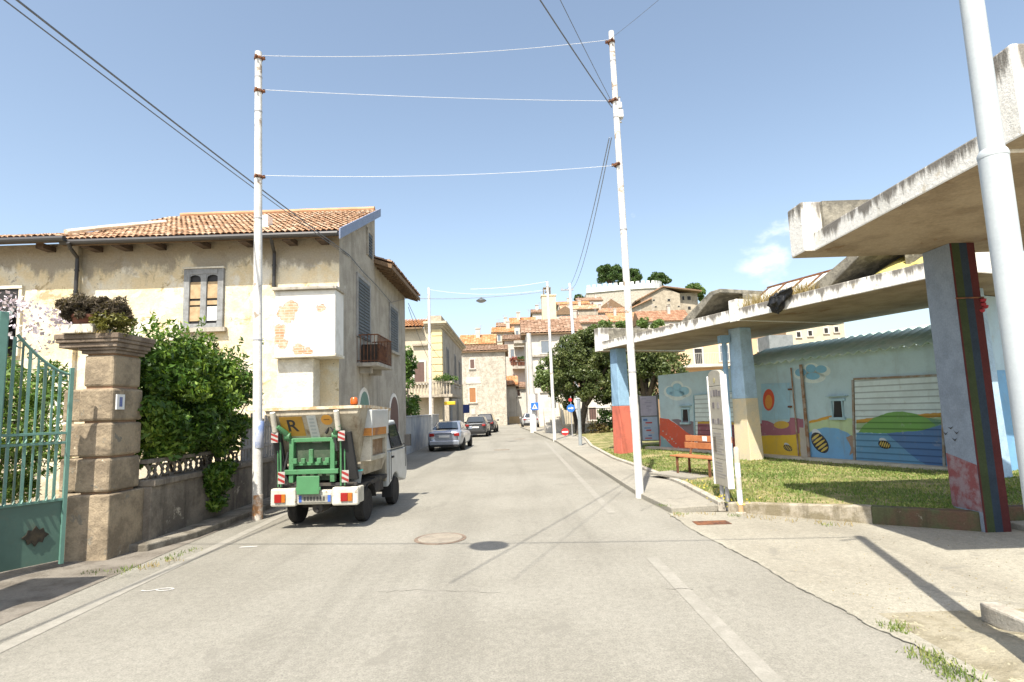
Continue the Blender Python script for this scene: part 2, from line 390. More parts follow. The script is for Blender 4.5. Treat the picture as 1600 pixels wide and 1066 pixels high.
for j in range(nv):
    for i in range(nu): a = j * (nu + 1) + i; lf.append((a, a + 1, a + nu + 2, a + nu + 1))
s = NT('lawn_soil_and_turf'); c = s.mix(s.ramp(s.noise(1.6, 5, .7), .42, .62), (.15, .16, .05), (.33, .28, .14)); c = s.mix(1.0, c, s.ramp(s.noise(40, 4, .8), .2, .8, .6, 1.4), 'MULTIPLY'); s.bump(s.noise(30, 5, .7), .8, .05); LAWN = s.done(c, .95)
tag(MB().add(lv, lf).build('lawn', LAWN), kind='structure')
wl = MB()
for i_, ((x0, y0), (x1, y1)) in enumerate(zip(FRONT[:-1], FRONT[1:])):
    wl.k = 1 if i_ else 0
    d = V((x1 - x0, y1 - y0, 0)).normalized(); nn = V((-d.y, d.x, 0)) * .17
    z0, z1 = lawn_z(x0) + .03, lawn_z(x1) + .03; a, b = V((x0, y0, -.02)), V((x1, y1, -.02))
    wl.hexa([a, b, b + nn, a + nn, a + V((0, 0, z0)), b + V((0, 0, z1)), b + nn + V((0, 0, z1)), a + nn + V((0, 0, z0))])
tag(wl.build('retaining_edge', [M('mossy_concrete_edge', (.36, .32, .25), (.20, .17, .11), 4, .38, .62, .95, .5, 22, streak=((.10, .085, .05), .6, 6), spots=((.17, .08, .05), .63, 2.2)), M('olive_edge_shade_darkened', (.085, .092, .045), (.115, .07, .045), 1.6, .48, .66, .95, .4, 20, streak=((.05, .045, .03), .6, 5), spots=((.26, .23, .17), .64, 3))], None, (5.35, 8.98, 0), bevel=.02), None, None, kind='structure')  # second edge material: olive paint, darkened to carry the canopy shade
# grass blades
rg = np.random.default_rng(3); N = 74000
yy = 8.7 + 15.5 * rg.uniform(size=N) ** 1.5; xx = rg.uniform(3.3, 11.2, N)
LX = np.array([left_x(y) for y in np.linspace(8, 26, 60)]); lx = np.interp(yy, np.linspace(8, 26, 60), LX)
FY = np.array([front_y(x) for x in np.linspace(3, 12, 80)]); fy = np.interp(xx, np.linspace(3, 12, 80), FY)
patch = np.sin(xx * 2.3 + 1.2 * np.sin(yy * 1.1)) + np.sin(yy * 1.9 + xx) + rg.normal(0, .7, N)
k = (xx > lx + .05) & (yy > fy + .16) & (patch > -1.15)
xx, yy = xx[k], yy[k]; n = len(xx); q = np.clip((xx - 3.6) / 1.9, 0, 1); zz = .15 + .11 * q * q * (3 - 2 * q)
h = rg.uniform(.012, .048, n); a = rg.uniform(0, 6.28, n); wd = rg.uniform(.004, .009, n) * (1 + yy / 12); le = rg.uniform(-.6, .6, (n, 2)) * h[:, None]
B = np.stack([xx, yy, zz - .005], 1); W = np.stack([np.cos(a) * wd, np.sin(a) * wd, 0 * a], 1); T = B + np.stack([le[:, 0], le[:, 1], h], 1)
vs = np.stack([B - W, B + W, T + W * .25, T - W * .25], 1).reshape(-1, 3)
GRASS = leafmat('grass_blades', ((.085, .145, .028), (.165, .235, .052), (.40, .37, .15)), .9, .6)
tag(npmesh('grass', vs, np.arange(4 * n).reshape(-1, 4), GRASS), kind='stuff')
# tufts and dry weeds along the edges
def tufts(name, spots, mat, n=60, hh=.14, spread=.12):
    P, T = [], []
    for p in spots:
        p = np.array(p); m = int(n); o = rg.normal(0, spread, (m, 2)); b = np.concatenate([p[:2] + o, np.full((m, 1), p[2] - .005)], 1)
        hgt = hh * rg.uniform(.4, 1.2, m); t = b + np.stack([rg.normal(0, .35, m) * hgt, rg.normal(0, .35, m) * hgt, hgt], 1); P.append(b); T.append(t)
    P, T = np.concatenate(P), np.concatenate(T); m = len(P); a = rg.uniform(0, 6.28, m); W = np.stack([np.cos(a), np.sin(a), 0 * a], 1) * .006
    vs = np.stack([P - W, P + W, T + W * .2, T - W * .2], 1).reshape(-1, 3)
    return tag(npmesh(name, vs, np.arange(4 * m).reshape(-1, 4), mat), kind='stuff')
WEED = leafmat('green_weeds', ((.08, .13, .03), (.15, .21, .05), (.30, .30, .11)), 3)
STRAW = leafmat('dry_straw', ((.20, .15, .06), (.34, .26, .11), (.45, .37, .18)), 3)
tufts('weeds', [G(x, y, .012) for x, y in ((1405, 983), (1398, 978), (1450, 1025), (1462, 1034), (1475, 1044), (1490, 1052), (1505, 1060), (1440, 1019))], WEED, 60, .035, .07)
tufts('weeds', [G(x, y, .1) for x, y in ((205, 888), (190, 892), (150, 893), (262, 873), (300, 860), (280, 866), (1150, 806), (1062, 803), (1290, 820), (1035, 790))], WEED, 34, .035, .07)
tufts('dry_grass', [G(x, y, .02) for x, y in ((240, 884), (230, 886), (270, 876), (1170, 808), (1200, 811), (1240, 814), (1280, 817), (1320, 820), (1060, 806), (1100, 803))], STRAW, 22, .05, .07)
yl = [G(*p, .2) for p in ((1105, 765), (1118, 772), (1130, 780), (1140, 785), (1122, 782), (1095, 762), (1150, 792), (1085, 756), (1160, 790))]
P = np.concatenate([np.array(p) + rg.normal(0, .13, (11, 3)) * (1, 1, .15) + (0, 0, .06) for p in yl])
vs, qd = leafcloud(P, .016, rg, .9); tag(npmesh('yellow_wildflowers', vs, qd, paint('wildflower_yellow', (.55, .43, .06), .6)), kind='stuff')
# dry litter along the foot of the retaining edge and the driveway
P = []
for _ in range(420):
    x = random.uniform(3.6, 5.6); P.append((x, front_y(x) - abs(random.gauss(0, .09)) - .02, .02))
for _ in range(420):
    p = G(random.uniform(1120, 1590), random.uniform(815, 1000)); lim = np.interp(p.y, [q.y for q in dl[::-1]], [q.x for q in dl[::-1]])
    if p.x > lim + .25: P.append((p.x, p.y, .012))
vs, qd = leafcloud(np.array(P), .009, rg, .7); vs[:, 2] = np.clip(vs[:, 2], .009, .016)
tag(npmesh('leaf_litter', vs, qd, leafmat('litter', ((.16, .12, .06), (.30, .25, .15), (.40, .34, .19)), 3)), kind='stuff')
# mound of earth and broken kerb at the lower right
mv, mf = [], []; rgm = random.Random(4)
A = [G(1395, 985), G(1440, 1015), G(1535, 1070)]
nx, ny = 26, 26
for j in range(ny + 1):
    for i in range(nx + 1):
        x = 3.15 + 3.2 * i / nx; y = 2.6 + 2.75 * j / ny
        e = min((x - (3.25 + max(0, (4.9 - y)) * -.12)) / .5, (5.05 + .12 * math.sin(x * 3) - y + max(0, x - 3.9) * .25) / .35, 1); e = max(0, min(1, e)); e = e * e * (3 - 2 * e)
        mv.append((x, y, .008 + e * (.06 + .05 * math.sin(x * 4.1) * math.sin(y * 3.3) * .5 + rgm.uniform(0, .018))))
for j in range(ny):
    for i in range(nx): a = j * (nx + 1) + i; mf.append((a, a + 1, a + nx + 2, a + nx + 1))
tag(MB().add(mv, mf).build('verge', M('dry_earth_bank', (.31, .28, .205), (.21, .185, .125), 3, .4, .65, .95, .7, 30, spots=((.36, .33, .23), .58, 6)), smooth=True), kind='structure')
kb = MB(); a, b = G(1530, 952, .1), G(1640, 1000, .1); d = (b - a).normalized(); nn = V((-d.y, d.x, 0)) * .16
kb.prism([V((q.x, q.y, 0)) for q in (a, b, b + nn, a + nn)], (0, 0, .16))
tag(kb.build('broken_kerb', CONC, None, a, bevel=.02), 'short broken concrete kerb stone bedded in the earth bank', 'kerb stone')
# left side: dirt verge and the ledge at the foot of the garden wall
sheet('verge', [(-7.6, 1, .006), (-4.85, 1, .006), (-4.95, 4, .006), (-5.05, 7.5, .006), (-5.12, 9, .006), (-5.2, 27, .006), (-7.6, 27, .006)], VERGE)
le = MB(); pts = [(-5.84, 8.75), (-5.46, 8.75), (-5.2, 9.6), (-5.16, 15.9), (-5.16, 26.5), (-5.84, 26.5)]
tag(le.prism([(x, y, -.02) for x, y in pts], (0, 0, .13)).build('pavement_ledge', M('ledge_stone', (.24, .22, .18), (.13, .115, .09), 3, bump=.4), bevel=.02), kind='structure')
# manholes
def manhole(px, py, r, label):
    p = G(px, py); o = thing('manhole_cover', label, 'manhole', (p.x, p.y, 0), group='manhole covers in the road')
    mb = MB(); mb.lathe(p, [(r * 1.16, .004), (r * 1.15, .009), (r * 1.0, .009), (r * 1.0, .006)], 32)
    mb.build('rim', M('manhole_rim', (.20, .15, .11), (.12, .09, .07), 5), o)
    mb = MB(); mb.lathe(p, [(r * .99, .004), (r * .98, .012), (0.01, .012)], 32)
    for k in range(-3, 4):
        hw = math.sqrt(max(0, (r * .85) ** 2 - (k * r * .22) ** 2)); mb.box((p.x - hw, p.y + k * r * .22 - .012, .012), (p.x + hw, p.y + k * r * .22 + .012, .016))
    mb.build('lid', M('worn_manhole_lid', (.28, .25, .20), (.22, .195, .16), 4, bump=.3), o)
manhole(688, 842, .34, 'round worn manhole cover in the road behind the tipper truck')
manhole(784, 703, .33, 'dark manhole cover farther up the road beyond the silver saloon')
manhole(812, 686, .33, 'farthest small manhole cover in the road near the utility pole')
p = G(1112, 818); dg = thing('drain_grate', 'rusty rectangular drain grate set in the concrete driveway', 'drain', (p.x, p.y, 0))
mb = MB(); mb.box((p.x - .27, p.y - .14, .01), (p.x + .27, p.y + .14, .016)); mb.build('frame', RUST, dg)
mb = MB()
for k in range(9): x = p.x - .24 + k * .058; mb.box((x, p.y - .12, .016), (x + .03, p.y + .12, .02))
mb.build('bars', RUST, dg)
# ================================================================ left side: old house
PL_CREAM = M('old_cream_plaster', (.60, .51, .34), (.66, .60, .46), 1.1, .42, .6, .95, .55, 9, streak=((.40, .34, .24), .5, 2.2), spots=((.44, .33, .18), .56, 1.1), spots2=((.30, .26, .2), .60, 1.9))
def plaster_house(name):
    s = NT(name); col = s.mix(s.ramp(s.noise(1.1, 5, .65), .42, .6), (.68, .56, .35), (.70, .63, .47))
    col = s.mix(s.ramp(s.noise(.7, 6, .7, None, .8), .52, .60, 0, .8), col, (.74, .70, .60))
    col = s.mix(s.ramp(s.noise(1.3, 7, .75, None, .6), .57, .62), col, (.42, .33, .19))
    col = s.mix(s.ramp(s.noise(2.1, 7, .75, None, .6), .61, .65), col, (.30, .27, .22))
    sp = s.n('ShaderNodeSeparateXYZ'); s.l(s.tc.outputs['Object'], sp.inputs[0])
    up = s.math('ADD', s.ramp(sp.outputs[2], 5.6, 6.9, 0, .34), s.noise(1.0, 6, .7, s.coords((1, 1, .5)))); col = s.mix(s.ramp(up, .60, .72, 0, .85), col, (.30, .265, .21))
    col = s.mix(s.ramp(s.noise(3, 6, .75, s.coords((1, 1, .06))), .55, .75, 0, .55), col, (.36, .30, .21))
    lo = s.math('ADD', s.ramp(sp.outputs[2], .2, 2.0, .25, 0), s.noise(1.4, 6, .7)); col = s.mix(s.ramp(lo, .62, .74, 0, .7), col, (.33, .29, .22))
    col = s.mix(1.0, col, s.ramp(s.noise(20, 4, .8), .25, .75, .86, 1.1), 'MULTIPLY')
    s.bump(s.noise(6, 8, .7), .8, .04); MATS[name] = s.done(col, .95); return MATS[name]
PL_CREAM = plaster_house('stained_cream_plaster')
PL_SHADE_GREY = M('old_shade_grey_plaster', (.42, .38, .31), (.33, .295, .24), 1.3, .4, .62, .95, .45, 12, streak=((.20, .18, .15), .6, 2.5), spots=((.50, .47, .40), .64, 1.6))  # grey tone carries the shade of the street-facing walls
PL_WHITE = M('flaking_white_plaster', (.80, .77, .70), (.70, .66, .58), 1.6, .42, .65, .9, .4, 14, spots=((.48, .24, .13), .62, 1.5))
PL_ROUGH = M('rough_white_render', (.72, .68, .57), (.60, .55, .44), 2, .4, .6, .95, .9, 9, spots=((.46, .38, .24), .66, 2))
BRICK = M('bare_brick', (.45, .22, .12), (.52, .36, .24), 5, .4, .6, .9, .3, 20)
WOODGREY = M('weathered_grey_wood', (.27, .28, .28), (.20, .20, .195), 5, bump=.2, streak=((.36, .36, .35), .6, 14))
WOODBROWN = M('brown_boards', (.22, .145, .085), (.15, .10, .06), 4)
TILE_OLD = tilemat('old_barrel_tiles', ((.30, .17, .10), (.44, .27, .16), (.55, .42, .30)))
TILE_ORANGE = tilemat('orange_barrel_tiles', ((.36, .15, .06), (.45, .21, .09), (.50, .31, .18)))
TILE_BROWN = tilemat('brown_barrel_tiles', ((.20, .12, .075), (.28, .175, .115), (.35, .25, .18)))
GUTTER = paint('dark_gutter', (.035, .033, .032), .5)
ZINC = paint('blue_grey_zinc', (.19, .23, .33), .5)
SHUT = paint('dark_shutter', (.085, .095, .095), .6)
hs = thing('old_house', 'crumbling two storey cream plaster house with tiled roof and white boarded bay', 'house', (-4.9, 16.2, 0))
xj = Yp(130, 370, 16.2).x; xe = -19.0; ZE = 6.98; YR, ZR = 20.5, 9.3; EY = 15.58
mb = MB()
# main front block: gable wall as an extruded side profile
mb.prism([(-4.9, 16.2, -.05), (-4.9, 20.5, -.05), (-4.9, 20.5, 9.2), (-4.9, 16.2, 7.05)], (xj + 4.9, 0, 0))
for i, f in enumerate(mb.f):   # front is cream; street side greyer, its shade put into the plaster colour
    pass
wallm = mb.build('wall', [PL_CREAM, PL_SHADE_GREY], hs)
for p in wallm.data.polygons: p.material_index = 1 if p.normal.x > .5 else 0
mb = MB(); mb.box((xe, 16.05, -.05), (xj - .003, 22, 7.05)); mb.build('wall', PL_CREAM, hs)
mb = MB(); mb.box((-10, 20.503, -.05), (-4.93, 26.4, 7.35)); o = mb.build('wall', PL_SHADE_GREY, hs)
# roofs
rg2 = random.Random(11)
mb = MB(); a = V((xj - .1, EY, ZE)); sl = V((0, YR - EY, ZR - ZE)); Ls = sl.length
mb.obox(a - V((0, 0, .16)), (-4.72 - a.x, 0, 0), sl, (0, 0, .13)); mb.k = 1
tiles(mb, a, (1, 0, 0), sl, -4.74 - a.x, Ls, .165, .31, rg2)
r = mb.build('roof', [WOODBROWN, TILE_OLD], hs)
mb = MB(); mb.obox((-4.72, EY - .02, ZE - .2), (.04, 0, 0), sl + V((0, .04, 0.02)), (0, 0, .30)); mb.build('verge_flashing', ZINC, r)
mb = MB(); mb.tube([(xj + .3 + k * .42, 20.5, ZR + .1 + .008 * (k % 2)) for k in range(18)], .10, 8); mb.build('ridge_tiles', TILE_OLD, r)
# lower roof of the left wing
mb = MB(); a = V((xe, 15.42, 7.03)); sl2 = V((0, 3.0, 1.05))
mb.obox(a - V((0, 0, .15)), (xj - .15 - xe, 0, 0), sl2, (0, 0, .12)); mb.k = 1
tiles(mb, a, (1, 0, 0), sl2, xj - .15 - xe, sl2.length, .165, .31, rg2); mb.build('roof', [WOODBROWN, TILE_OLD], hs)
# pale mortar joint between the two roofs
mb = MB(); mb.tube([(xj - .12, 15.7, 7.28), (xj + .15, 16.8, 7.75), (xj + .9, 18.6, 8.5)], .08, 6); mb.build('mortar_joint', PL_ROUGH, hs)
mb = MB(); a = V((-4.25, 20.3, 7.30)); sl3 = V((-2.6, 0, .95))   # roof of the rear block, eaves over the street
mb.obox(a - V((0, 0, .2)), (0, 6.35, 0), sl3, (0, 0, .15)); mb.k = 1
tiles(mb, a, (0, 1, 0), sl3, 6.35, sl3.length, .2, .36, rg2); mb.k = 0
for k in range(15): y = 20.45 + k * .43; mb.obox((-4.35, y, 7.05), (0, .09, 0), (-.6, 0, .2), (0, 0, .09))
r3 = mb.build('roof', [WOODBROWN, TILE_BROWN], hs)
mb = MB(); mb.box((-5.5, 23.6, 7.4), (-5.05, 24.05, 8.25)); mb.box((-5.55, 23.55, 8.25), (-5.0, 24.1, 8.33)); mb.build('chimney', PL_CREAM, r3)
p = Yp(414, 352, 16.9); mb = MB(); mb.box((p.x - .17, 16.7, 7.2), (p.x + .17, 17.05, 7.95)); mb.box((p.x - .24, 16.62, 7.2), (p.x + .24, 17.1, 7.56)); mb.build('chimney', PL_WHITE, r)
# gutters and rafters
mb = MB(); mb.tube([(xj - .1, EY - .06, 6.92), (-4.74, EY - .06, 6.92)], .075, 10); mb.build('gutter', GUTTER, hs)
mb = MB(); mb.tube([(xe, 15.36, 6.95), (xj + .12, 15.36, 6.98)], .08, 10); mb.build('gutter', GUTTER, hs)
for px in (80, 148, 195, 248, 318, 388, 455, 505):
    x = Yp(px, 385, 16).x; mb = MB(); mb.box((x - .11, EY + .02, 6.80), (x + .11, 16.25, 6.94)); mb.build('rafter', M('dark_rafter', (.10, .07, .05), (.06, .045, .035), 5), hs)
def downpipe(px, ytop, ybot, y):
    t_, b2 = Yp(px, ytop, y), Yp(px, ybot, y); mb = MB()
    mb.tube([(t_.x + .12, y - .62, 6.88), (t_.x + .1, y - .5, 6.75), (t_.x, y - .1, 6.6), (t_.x, y - .09, 6.3), (t_.x, y - .09, b2.z)], .05, 10)
    for z in (6.2, 5.6): mb.lathe((t_.x, y - .09, z), [(.062, 0), (.062, .05)], 10)
    mb.build('downpipe', GUTTER, hs)
downpipe(126, 385, 480, 16.05); downpipe(431, 380, 447, 16.2)
# main window
def rect_at(y, x0, y0, x1, y1):
    a, b = Yp(x0, y1, y), Yp(x1, y0, y); return a.x, b.x, a.z, b.z
x0, x1, z0, z1 = rect_at(16.2, 287, 420, 352, 514); wn_ = None
mb = MB(); yf = 16.2
mb.box((x0, yf - .09, z0), (x0 + .17, yf + .05, z1)); mb.box((x1 - .17, yf - .09, z0), (x1, yf + .05, z1)); mb.box((x0 + .17, yf - .09, z1 - .16), (x1 - .17, yf + .05, z1)); mb.box((x0 + .17, yf - .09, z0), (x1 - .17, yf + .05, z0 + .12))
xm = (x0 + x1) / 2; mb.box((xm - .085, yf - .085, z0 + .12), (xm + .085, yf + .05, z1 - .16))
for sx in (-1, 1):
    cx = xm + sx * .255; w2 = .17
    for k in range(6):   # arched heads
        a0, a1 = math.pi * k / 6, math.pi * (k + 1) / 6
        zz0 = z1 - .16
        mb.add([(cx - w2 * math.cos(a0), yf - .07, z1 - .30 + .12 * math.sin(a0)), (cx - w2 * math.cos(a1), yf - .07, z1 - .30 + .12 * math.sin(a1)), (cx - w2 * math.cos(a1), yf - .07, zz0), (cx - w2 * math.cos(a0), yf - .07, zz0)], [(0, 1, 2, 3)])
win = mb.build('window', WOODGREY, hs, bevel=.012)
mb = MB(); mb.box((x0 + .15, yf - .015, z0 + .1), (x1 - .15, yf - .004, z1 - .15)); mb.build('dark_pane', DARK, win)
mb = MB()
hgt = z1 - z0
for sx in (-1, 1):
    cx = xm + sx * .255
    for (f0, f1, m) in ((.12, .36, 0), (.39, .46, 0), (.50, .78, 0 if sx > 0 else 0)):
        mb.box((cx - .155, yf - .04, z0 + hgt * f0), (cx + .155, yf - .02, z0 + hgt * f1), 1 if (sx > 0 and f0 < .2) else 0)
mb.build('boards', [M('tan_blind_boards', (.46, .34, .2), (.36, .25, .14), 4), paint('white_curtain', (.6, .6, .58), .8)], win)
mb = MB(); mb.box((x0 - .1, yf - .16, z0 - .12), (x1 + .1, yf, z0 - .002)); mb.build('sill', CONC, win)
mb = MB(); mb.box((x0 - .03, yf - .12, z1 + .003), (x1 + .02, yf, z1 + .05)); mb.build('lintel', PL_ROUGH, win)
# window of the left wing, half out of view
x0, x1, z0, z1 = rect_at(16.05, -70, 452, 33, 560); yf = 16.05
mb = MB(); mb.box((x0, yf - .06, z0), (x1, yf - .0, z1)); wl2 = mb.build('window', DARK, hs)
mb = MB(); mb.box((x0 - .1, yf - .1, z1 + .003), (x1 + .1, yf, z1 + .09)); mb.box((x1 + .0, yf - .08, z0), (x1 + .09, yf, z1)); mb.build('frame', PL_ROUGH, wl2)
mb = MB(); mb.hexa([(x0, yf - .10, z0), (x1 - .05, yf - .62, z0), (x1 - .05, yf - .60, z0), (x0, yf - .08, z0), (x0, yf - .10, z0 + .3), (x1 - .05, yf - .12, z0 + 1.35), (x1 - .05, yf - .09, z0 + 1.35), (x0, yf - .08, z0 + .3)])
mb.build('shutter', paint('blue_grey_shutter', (.16, .2, .2), .7), wl2)
def bay_material(xa, xb, za, zb):
    s = NT('flaking_plaster_over_brick'); br = s.n('ShaderNodeTexBrick'); br.inputs['Scale'].default_value = 1; br.inputs['Brick Width'].default_value = .25; br.inputs['Row Height'].default_value = .075; br.inputs['Mortar Size'].default_value = .008
    br.inputs['Color1'].default_value = (.46, .20, .10, 1); br.inputs['Color2'].default_value = (.52, .31, .19, 1); br.inputs['Mortar'].default_value = (.5, .45, .37, 1)
    sp = s.n('ShaderNodeSeparateXYZ'); s.l(s.tc.outputs['Object'], sp.inputs[0]); cb = s.n('ShaderNodeCombineXYZ'); s.l(sp.outputs[0], cb.inputs[0]); s.l(sp.outputs[2], cb.inputs[1]); s.l(cb.outputs[0], br.inputs['Vector'])
    bc = s.mix(s.ramp(s.noise(6, 4, .7), .4, .7, 0, .7), br.outputs['Color'], (.60, .52, .42))
    m = None
    for u, v_, r, k in ((.20, .66, .30, 1), (.27, .74, .26, 1), (.08, .40, .24, 1), (.06, .28, .20, .9), (.76, .72, .17, .8), (.40, .12, .22, .9), (.15, .20, .2, .8), (.55, .07, .2, .7)):
        d = s.n('ShaderNodeVectorMath', operation='DISTANCE'); s.l(s.tc.outputs['Object'], d.inputs[0]); d.inputs[1].default_value = (xa + (xb - xa) * u, -.78, za + (zb - za) * v_)
        q = s.ramp(d.outputs['Value'], r * .3, r * 1.5, k, 0); m = q if m is None else s.math('MAXIMUM', m, q)
    n_ = s.math('ADD', s.math('MULTIPLY', m, .55), s.noise(5.5, 7, .75, None, .8)); mask = s.ramp(n_, .83, .87)
    pl = s.mix(s.ramp(s.noise(1.6, 5, .7), .42, .7), (.74, .72, .66), (.60, .57, .50)); pl = s.mix(s.ramp(s.noise(3, 6, .75, s.coords((1, 1, .15))), .58, .75, 0, .6), pl, (.40, .36, .29))
    rim = s.ramp(n_, .78, .83, 0, .5); pl = s.mix(rim, pl, (.50, .45, .37))
    s.bump(s.math('SUBTRACT', s.math('MULTIPLY', s.noise(14, 5, .7), .3), mask), .8, .03)
    return s.done(s.mix(mask, pl, bc), .92)
# white bay with flaking brick, its slabs and the pier below
yb = 15.42
x0, x1, z0, z1 = rect_at(yb, 428, 452, 524, 560)
mb = MB(); mb.box((x0, yb, z0 + .08), (x1, 16.197, z1)); bay = mb.build('bay', bay_material(x0 + 4.9, x1 + 4.9, z0, z1), hs, bevel=.02)
mb = MB(); mb.box((x0 - .05, yb - .1, z1 + .003), (x1 + .06, 16.19, z1 + .09)); mb.build('top_slab', CONC, bay, bevel=.015)
mb = MB(); mb.box((x0 - .02, yb - .05, z0), (x1 + .03, 16.19, z0 + .077)); mb.build('bottom_slab', PL_ROUGH, bay, bevel=.015)
rb = random.Random(3)
def bricks(u0, v0, cols, rows, keep):
    mb = MB()
    for j in range(rows):
        for i in range(cols):
            if rb.random() < keep:
                xx = x0 + (x1 - x0) * u0 + i * .235 + (j % 2) * .11; zz = z0 + (z1 - z0) * v0 + j * .085
                mb.box((xx, yb - .006, zz), (xx + rb.uniform(.15, .22), yb + .01, zz + .066))
    mb.build('bare_brick_patch', BRICK, bay)

a, b2 = Yp(434, 600, 15.7), Yp(491, 600, 15.7)
mb = MB(); mb.box((a.x, 15.62, -.05), (b2.x, 16.197, z0 - .002)); mb.build('pier', PL_ROUGH, hs, bevel=.03)
# street-side openings (wall plane x = -4.9)
def on_street(x0, y0, x1, y1, xw=-4.9):
    a, b = Xp(x0, y1, xw), Xp(x1, y0, xw); return a.y, b.y, Xp((x0 + x1) / 2, y1, xw).z, Xp((x0 + x1) / 2, y0, xw).z
def shutter_win(name, par, ya, yb_, z0, z1, xw, m=SHUT, arch=False, sill=True, fr=PL_ROUGH):
    mb = MB()
    if arch:
        pts = [(xw, ya, z0), (xw, yb_, z0)] + [(xw, (ya + yb_) / 2 + (yb_ - ya) / 2 * math.cos(k * math.pi / 10), z1 - (yb_ - ya) / 2 * (1 - math.sin(k * math.pi / 10))) for k in range(11)]
        q = [(xw, ya - .14, z0), (xw, yb_ + .14, z0)] + [(xw, (ya + yb_) / 2 + ((yb_ - ya) / 2 + .14) * math.cos(k * math.pi / 10), z1 + .14 - ((yb_ - ya) / 2 + .14) * (1 - math.sin(k * math.pi / 10))) for k in range(11)]
        mb.prism(q, (.03, 0, 0)); w_ = mb.build(name, fr, par)
        mb = MB(); mb.prism([(xw + .03, p[1], p[2]) for p in pts], (.012, 0, 0)); mb.build('leaf', m, w_)
        return w_
    mb.box((xw, ya, z0), (xw + .035, yb_, z1)); ym = (ya + yb_) / 2
    for (s0, s1) in ((ya + .05, ym - .02), (ym + .02, yb_ - .05)):
        n = int((z1 - z0) / .11)
        for k in range(n): z = z0 + .05 + k * (z1 - z0 - .1) / n; mb.hexa([(xw + .03, s0, z), (xw + .06, s0, z), (xw + .06, s1, z), (xw + .03, s1, z), (xw + .03, s0, z + .07), (xw + .04, s0, z + .08), (xw + .04, s1, z + .08), (xw + .03, s1, z + .07)])
    w_ = mb.build(name, m, par); mb = MB()
    mb.box((xw, ya - .13, z0), (xw + .05, ya - .002, z1 + .12)); mb.box((xw, yb_ + .002, z0), (xw + .05, yb_ + .13, z1 + .12)); mb.box((xw, ya - .002, z1 + .002), (xw + .05, yb_ + .002, z1 + .12)); mb.build('frame', fr, w_)
    if sill: mb = MB(); mb.box((xw, ya - .18, z0 - .1), (xw + .14, yb_ + .18, z0 - .002)); mb.build('sill', CONC, w_)
    return w_
GREYTRIM = M('grey_stone_trim', (.34, .33, .31), (.27, .26, .24), 4, bump=.2)
ya, yb2, z0, z1 = on_street(558, 440, 576, 530); shutter_win('balcony_door', hs, ya, yb2, z0, z1, -4.9, SHUT, sill=False, fr=GREYTRIM)
ya, yb2, z0, z1 = on_street(609, 483, 620, 550, -4.93); shutter_win('window', hs, ya, yb2, z0, z1, -4.93, SHUT, fr=GREYTRIM)
ya, yb2, z0, z1 = on_street(561, 612, 575, 668); shutter_win('door', hs, ya, yb2, 0.1, z1, -4.9, paint('faded_green_door', (.14, .25, .2), .7), True, fr=PL_WHITE)
ya, yb2, z0, z1 = on_street(609, 620, 621, 690, -4.93); shutter_win('door', hs, ya, yb2, 0.1, z1, -4.93, paint('maroon_door', (.09, .035, .03), .6), True, fr=PL_WHITE)
ya, yb2, z0, z1 = on_street(574, 366, 580, 402); shutter_win('attic_window', hs, ya, yb2, z0, z1, -4.9, SHUT, sill=False, fr=PL_SHADE_GREY)
# iron balcony
a, b2 = Xp(556, 560, -4.9), Xp(582, 560, -4.9); y0, y1, zb = a.y + .1, b2.y, a.z - .25
mb = MB(); mb.box((-4.9, y0, zb), (-4.2, y1, zb + .12)); mb.box((-4.9, y0 + .3, zb - .2), (-4.5, y0 + .45, zb)); mb.box((-4.9, y1 - .45, zb - .2), (-4.5, y1 - .3, zb)); bal = mb.build('balcony', CONC, hs, bevel=.015)
mb = MB(); zt = zb + 1.0
for (p, q) in (((-4.9, y0 + .03), (-4.24, y0 + .03)), ((-4.24, y0 + .03), (-4.24, y1 - .03)), ((-4.24, y1 - .03), (-4.9, y1 - .03))):
    mb.tube([(p[0], p[1], zt), (q[0], q[1], zt)], .022, 6); mb.tube([(p[0], p[1], zb + .18), (q[0], q[1], zb + .18)], .016, 6)
    n = int((V((*q, 0)) - V((*p, 0))).length / .11)
    for k in range(n + 1): x, y = p[0] + (q[0] - p[0]) * k / n, p[1] + (q[1] - p[1]) * k / n; mb.tube([(x, y, zb + .12), (x, y, zt)], .011, 5)
mb.build('railing', RUST, bal)
mb = MB(); mb.box((-4.87, y0 + .5, zb + .121), (-4.3, y1 - .5, zb + .75)); mb.build('stored_boards', M('dark_boards', (.06, .045, .035), (.035, .028, .024), 5), bal)
# ---------------------------------------------------------------- wall after the house, shrub behind it
PLW = M('grey_blue_wall_plaster', (.34, .35, .36), (.46, .45, .42), 1.5, .4, .62, .95, .4, 12, streak=((.16, .16, .16), .6, 3))
zt = Xp(655, 651, -5.0).z
mb = MB(); mb.box((-5.25, 26.45, -.05), (-5.0, 38.4, zt)); mb.box((-5.29, 26.45, zt + .002), (-4.96, 38.4, zt + .07)); mb.build('boundary_wall', PLW, None, (-5, 26.45, 0), bevel=.01)
tag(bpy.data.objects['boundary_wall'], 'grey plaster boundary wall between the old house and the yellow villa', 'wall')
LEAF_MID = leafmat('mid_green_leaves', ((.03, .07, .015), (.07, .14, .025), (.15, .24, .05)), 1.2)
LEAF_BRIGHT = leafmat('bright_laurel_leaves', ((.022, .055, .009), (.062, .13, .016), (.22, .31, .045)), .9)
LEAF_DARK = leafmat('holm_oak_leaves', ((.038, .058, .016), (.085, .115, .036), (.20, .225, .085)), .7)
LEAF_FAR = leafmat('far_tree_leaves', ((.035, .07, .02), (.06, .11, .03), (.11, .17, .05)), .25)
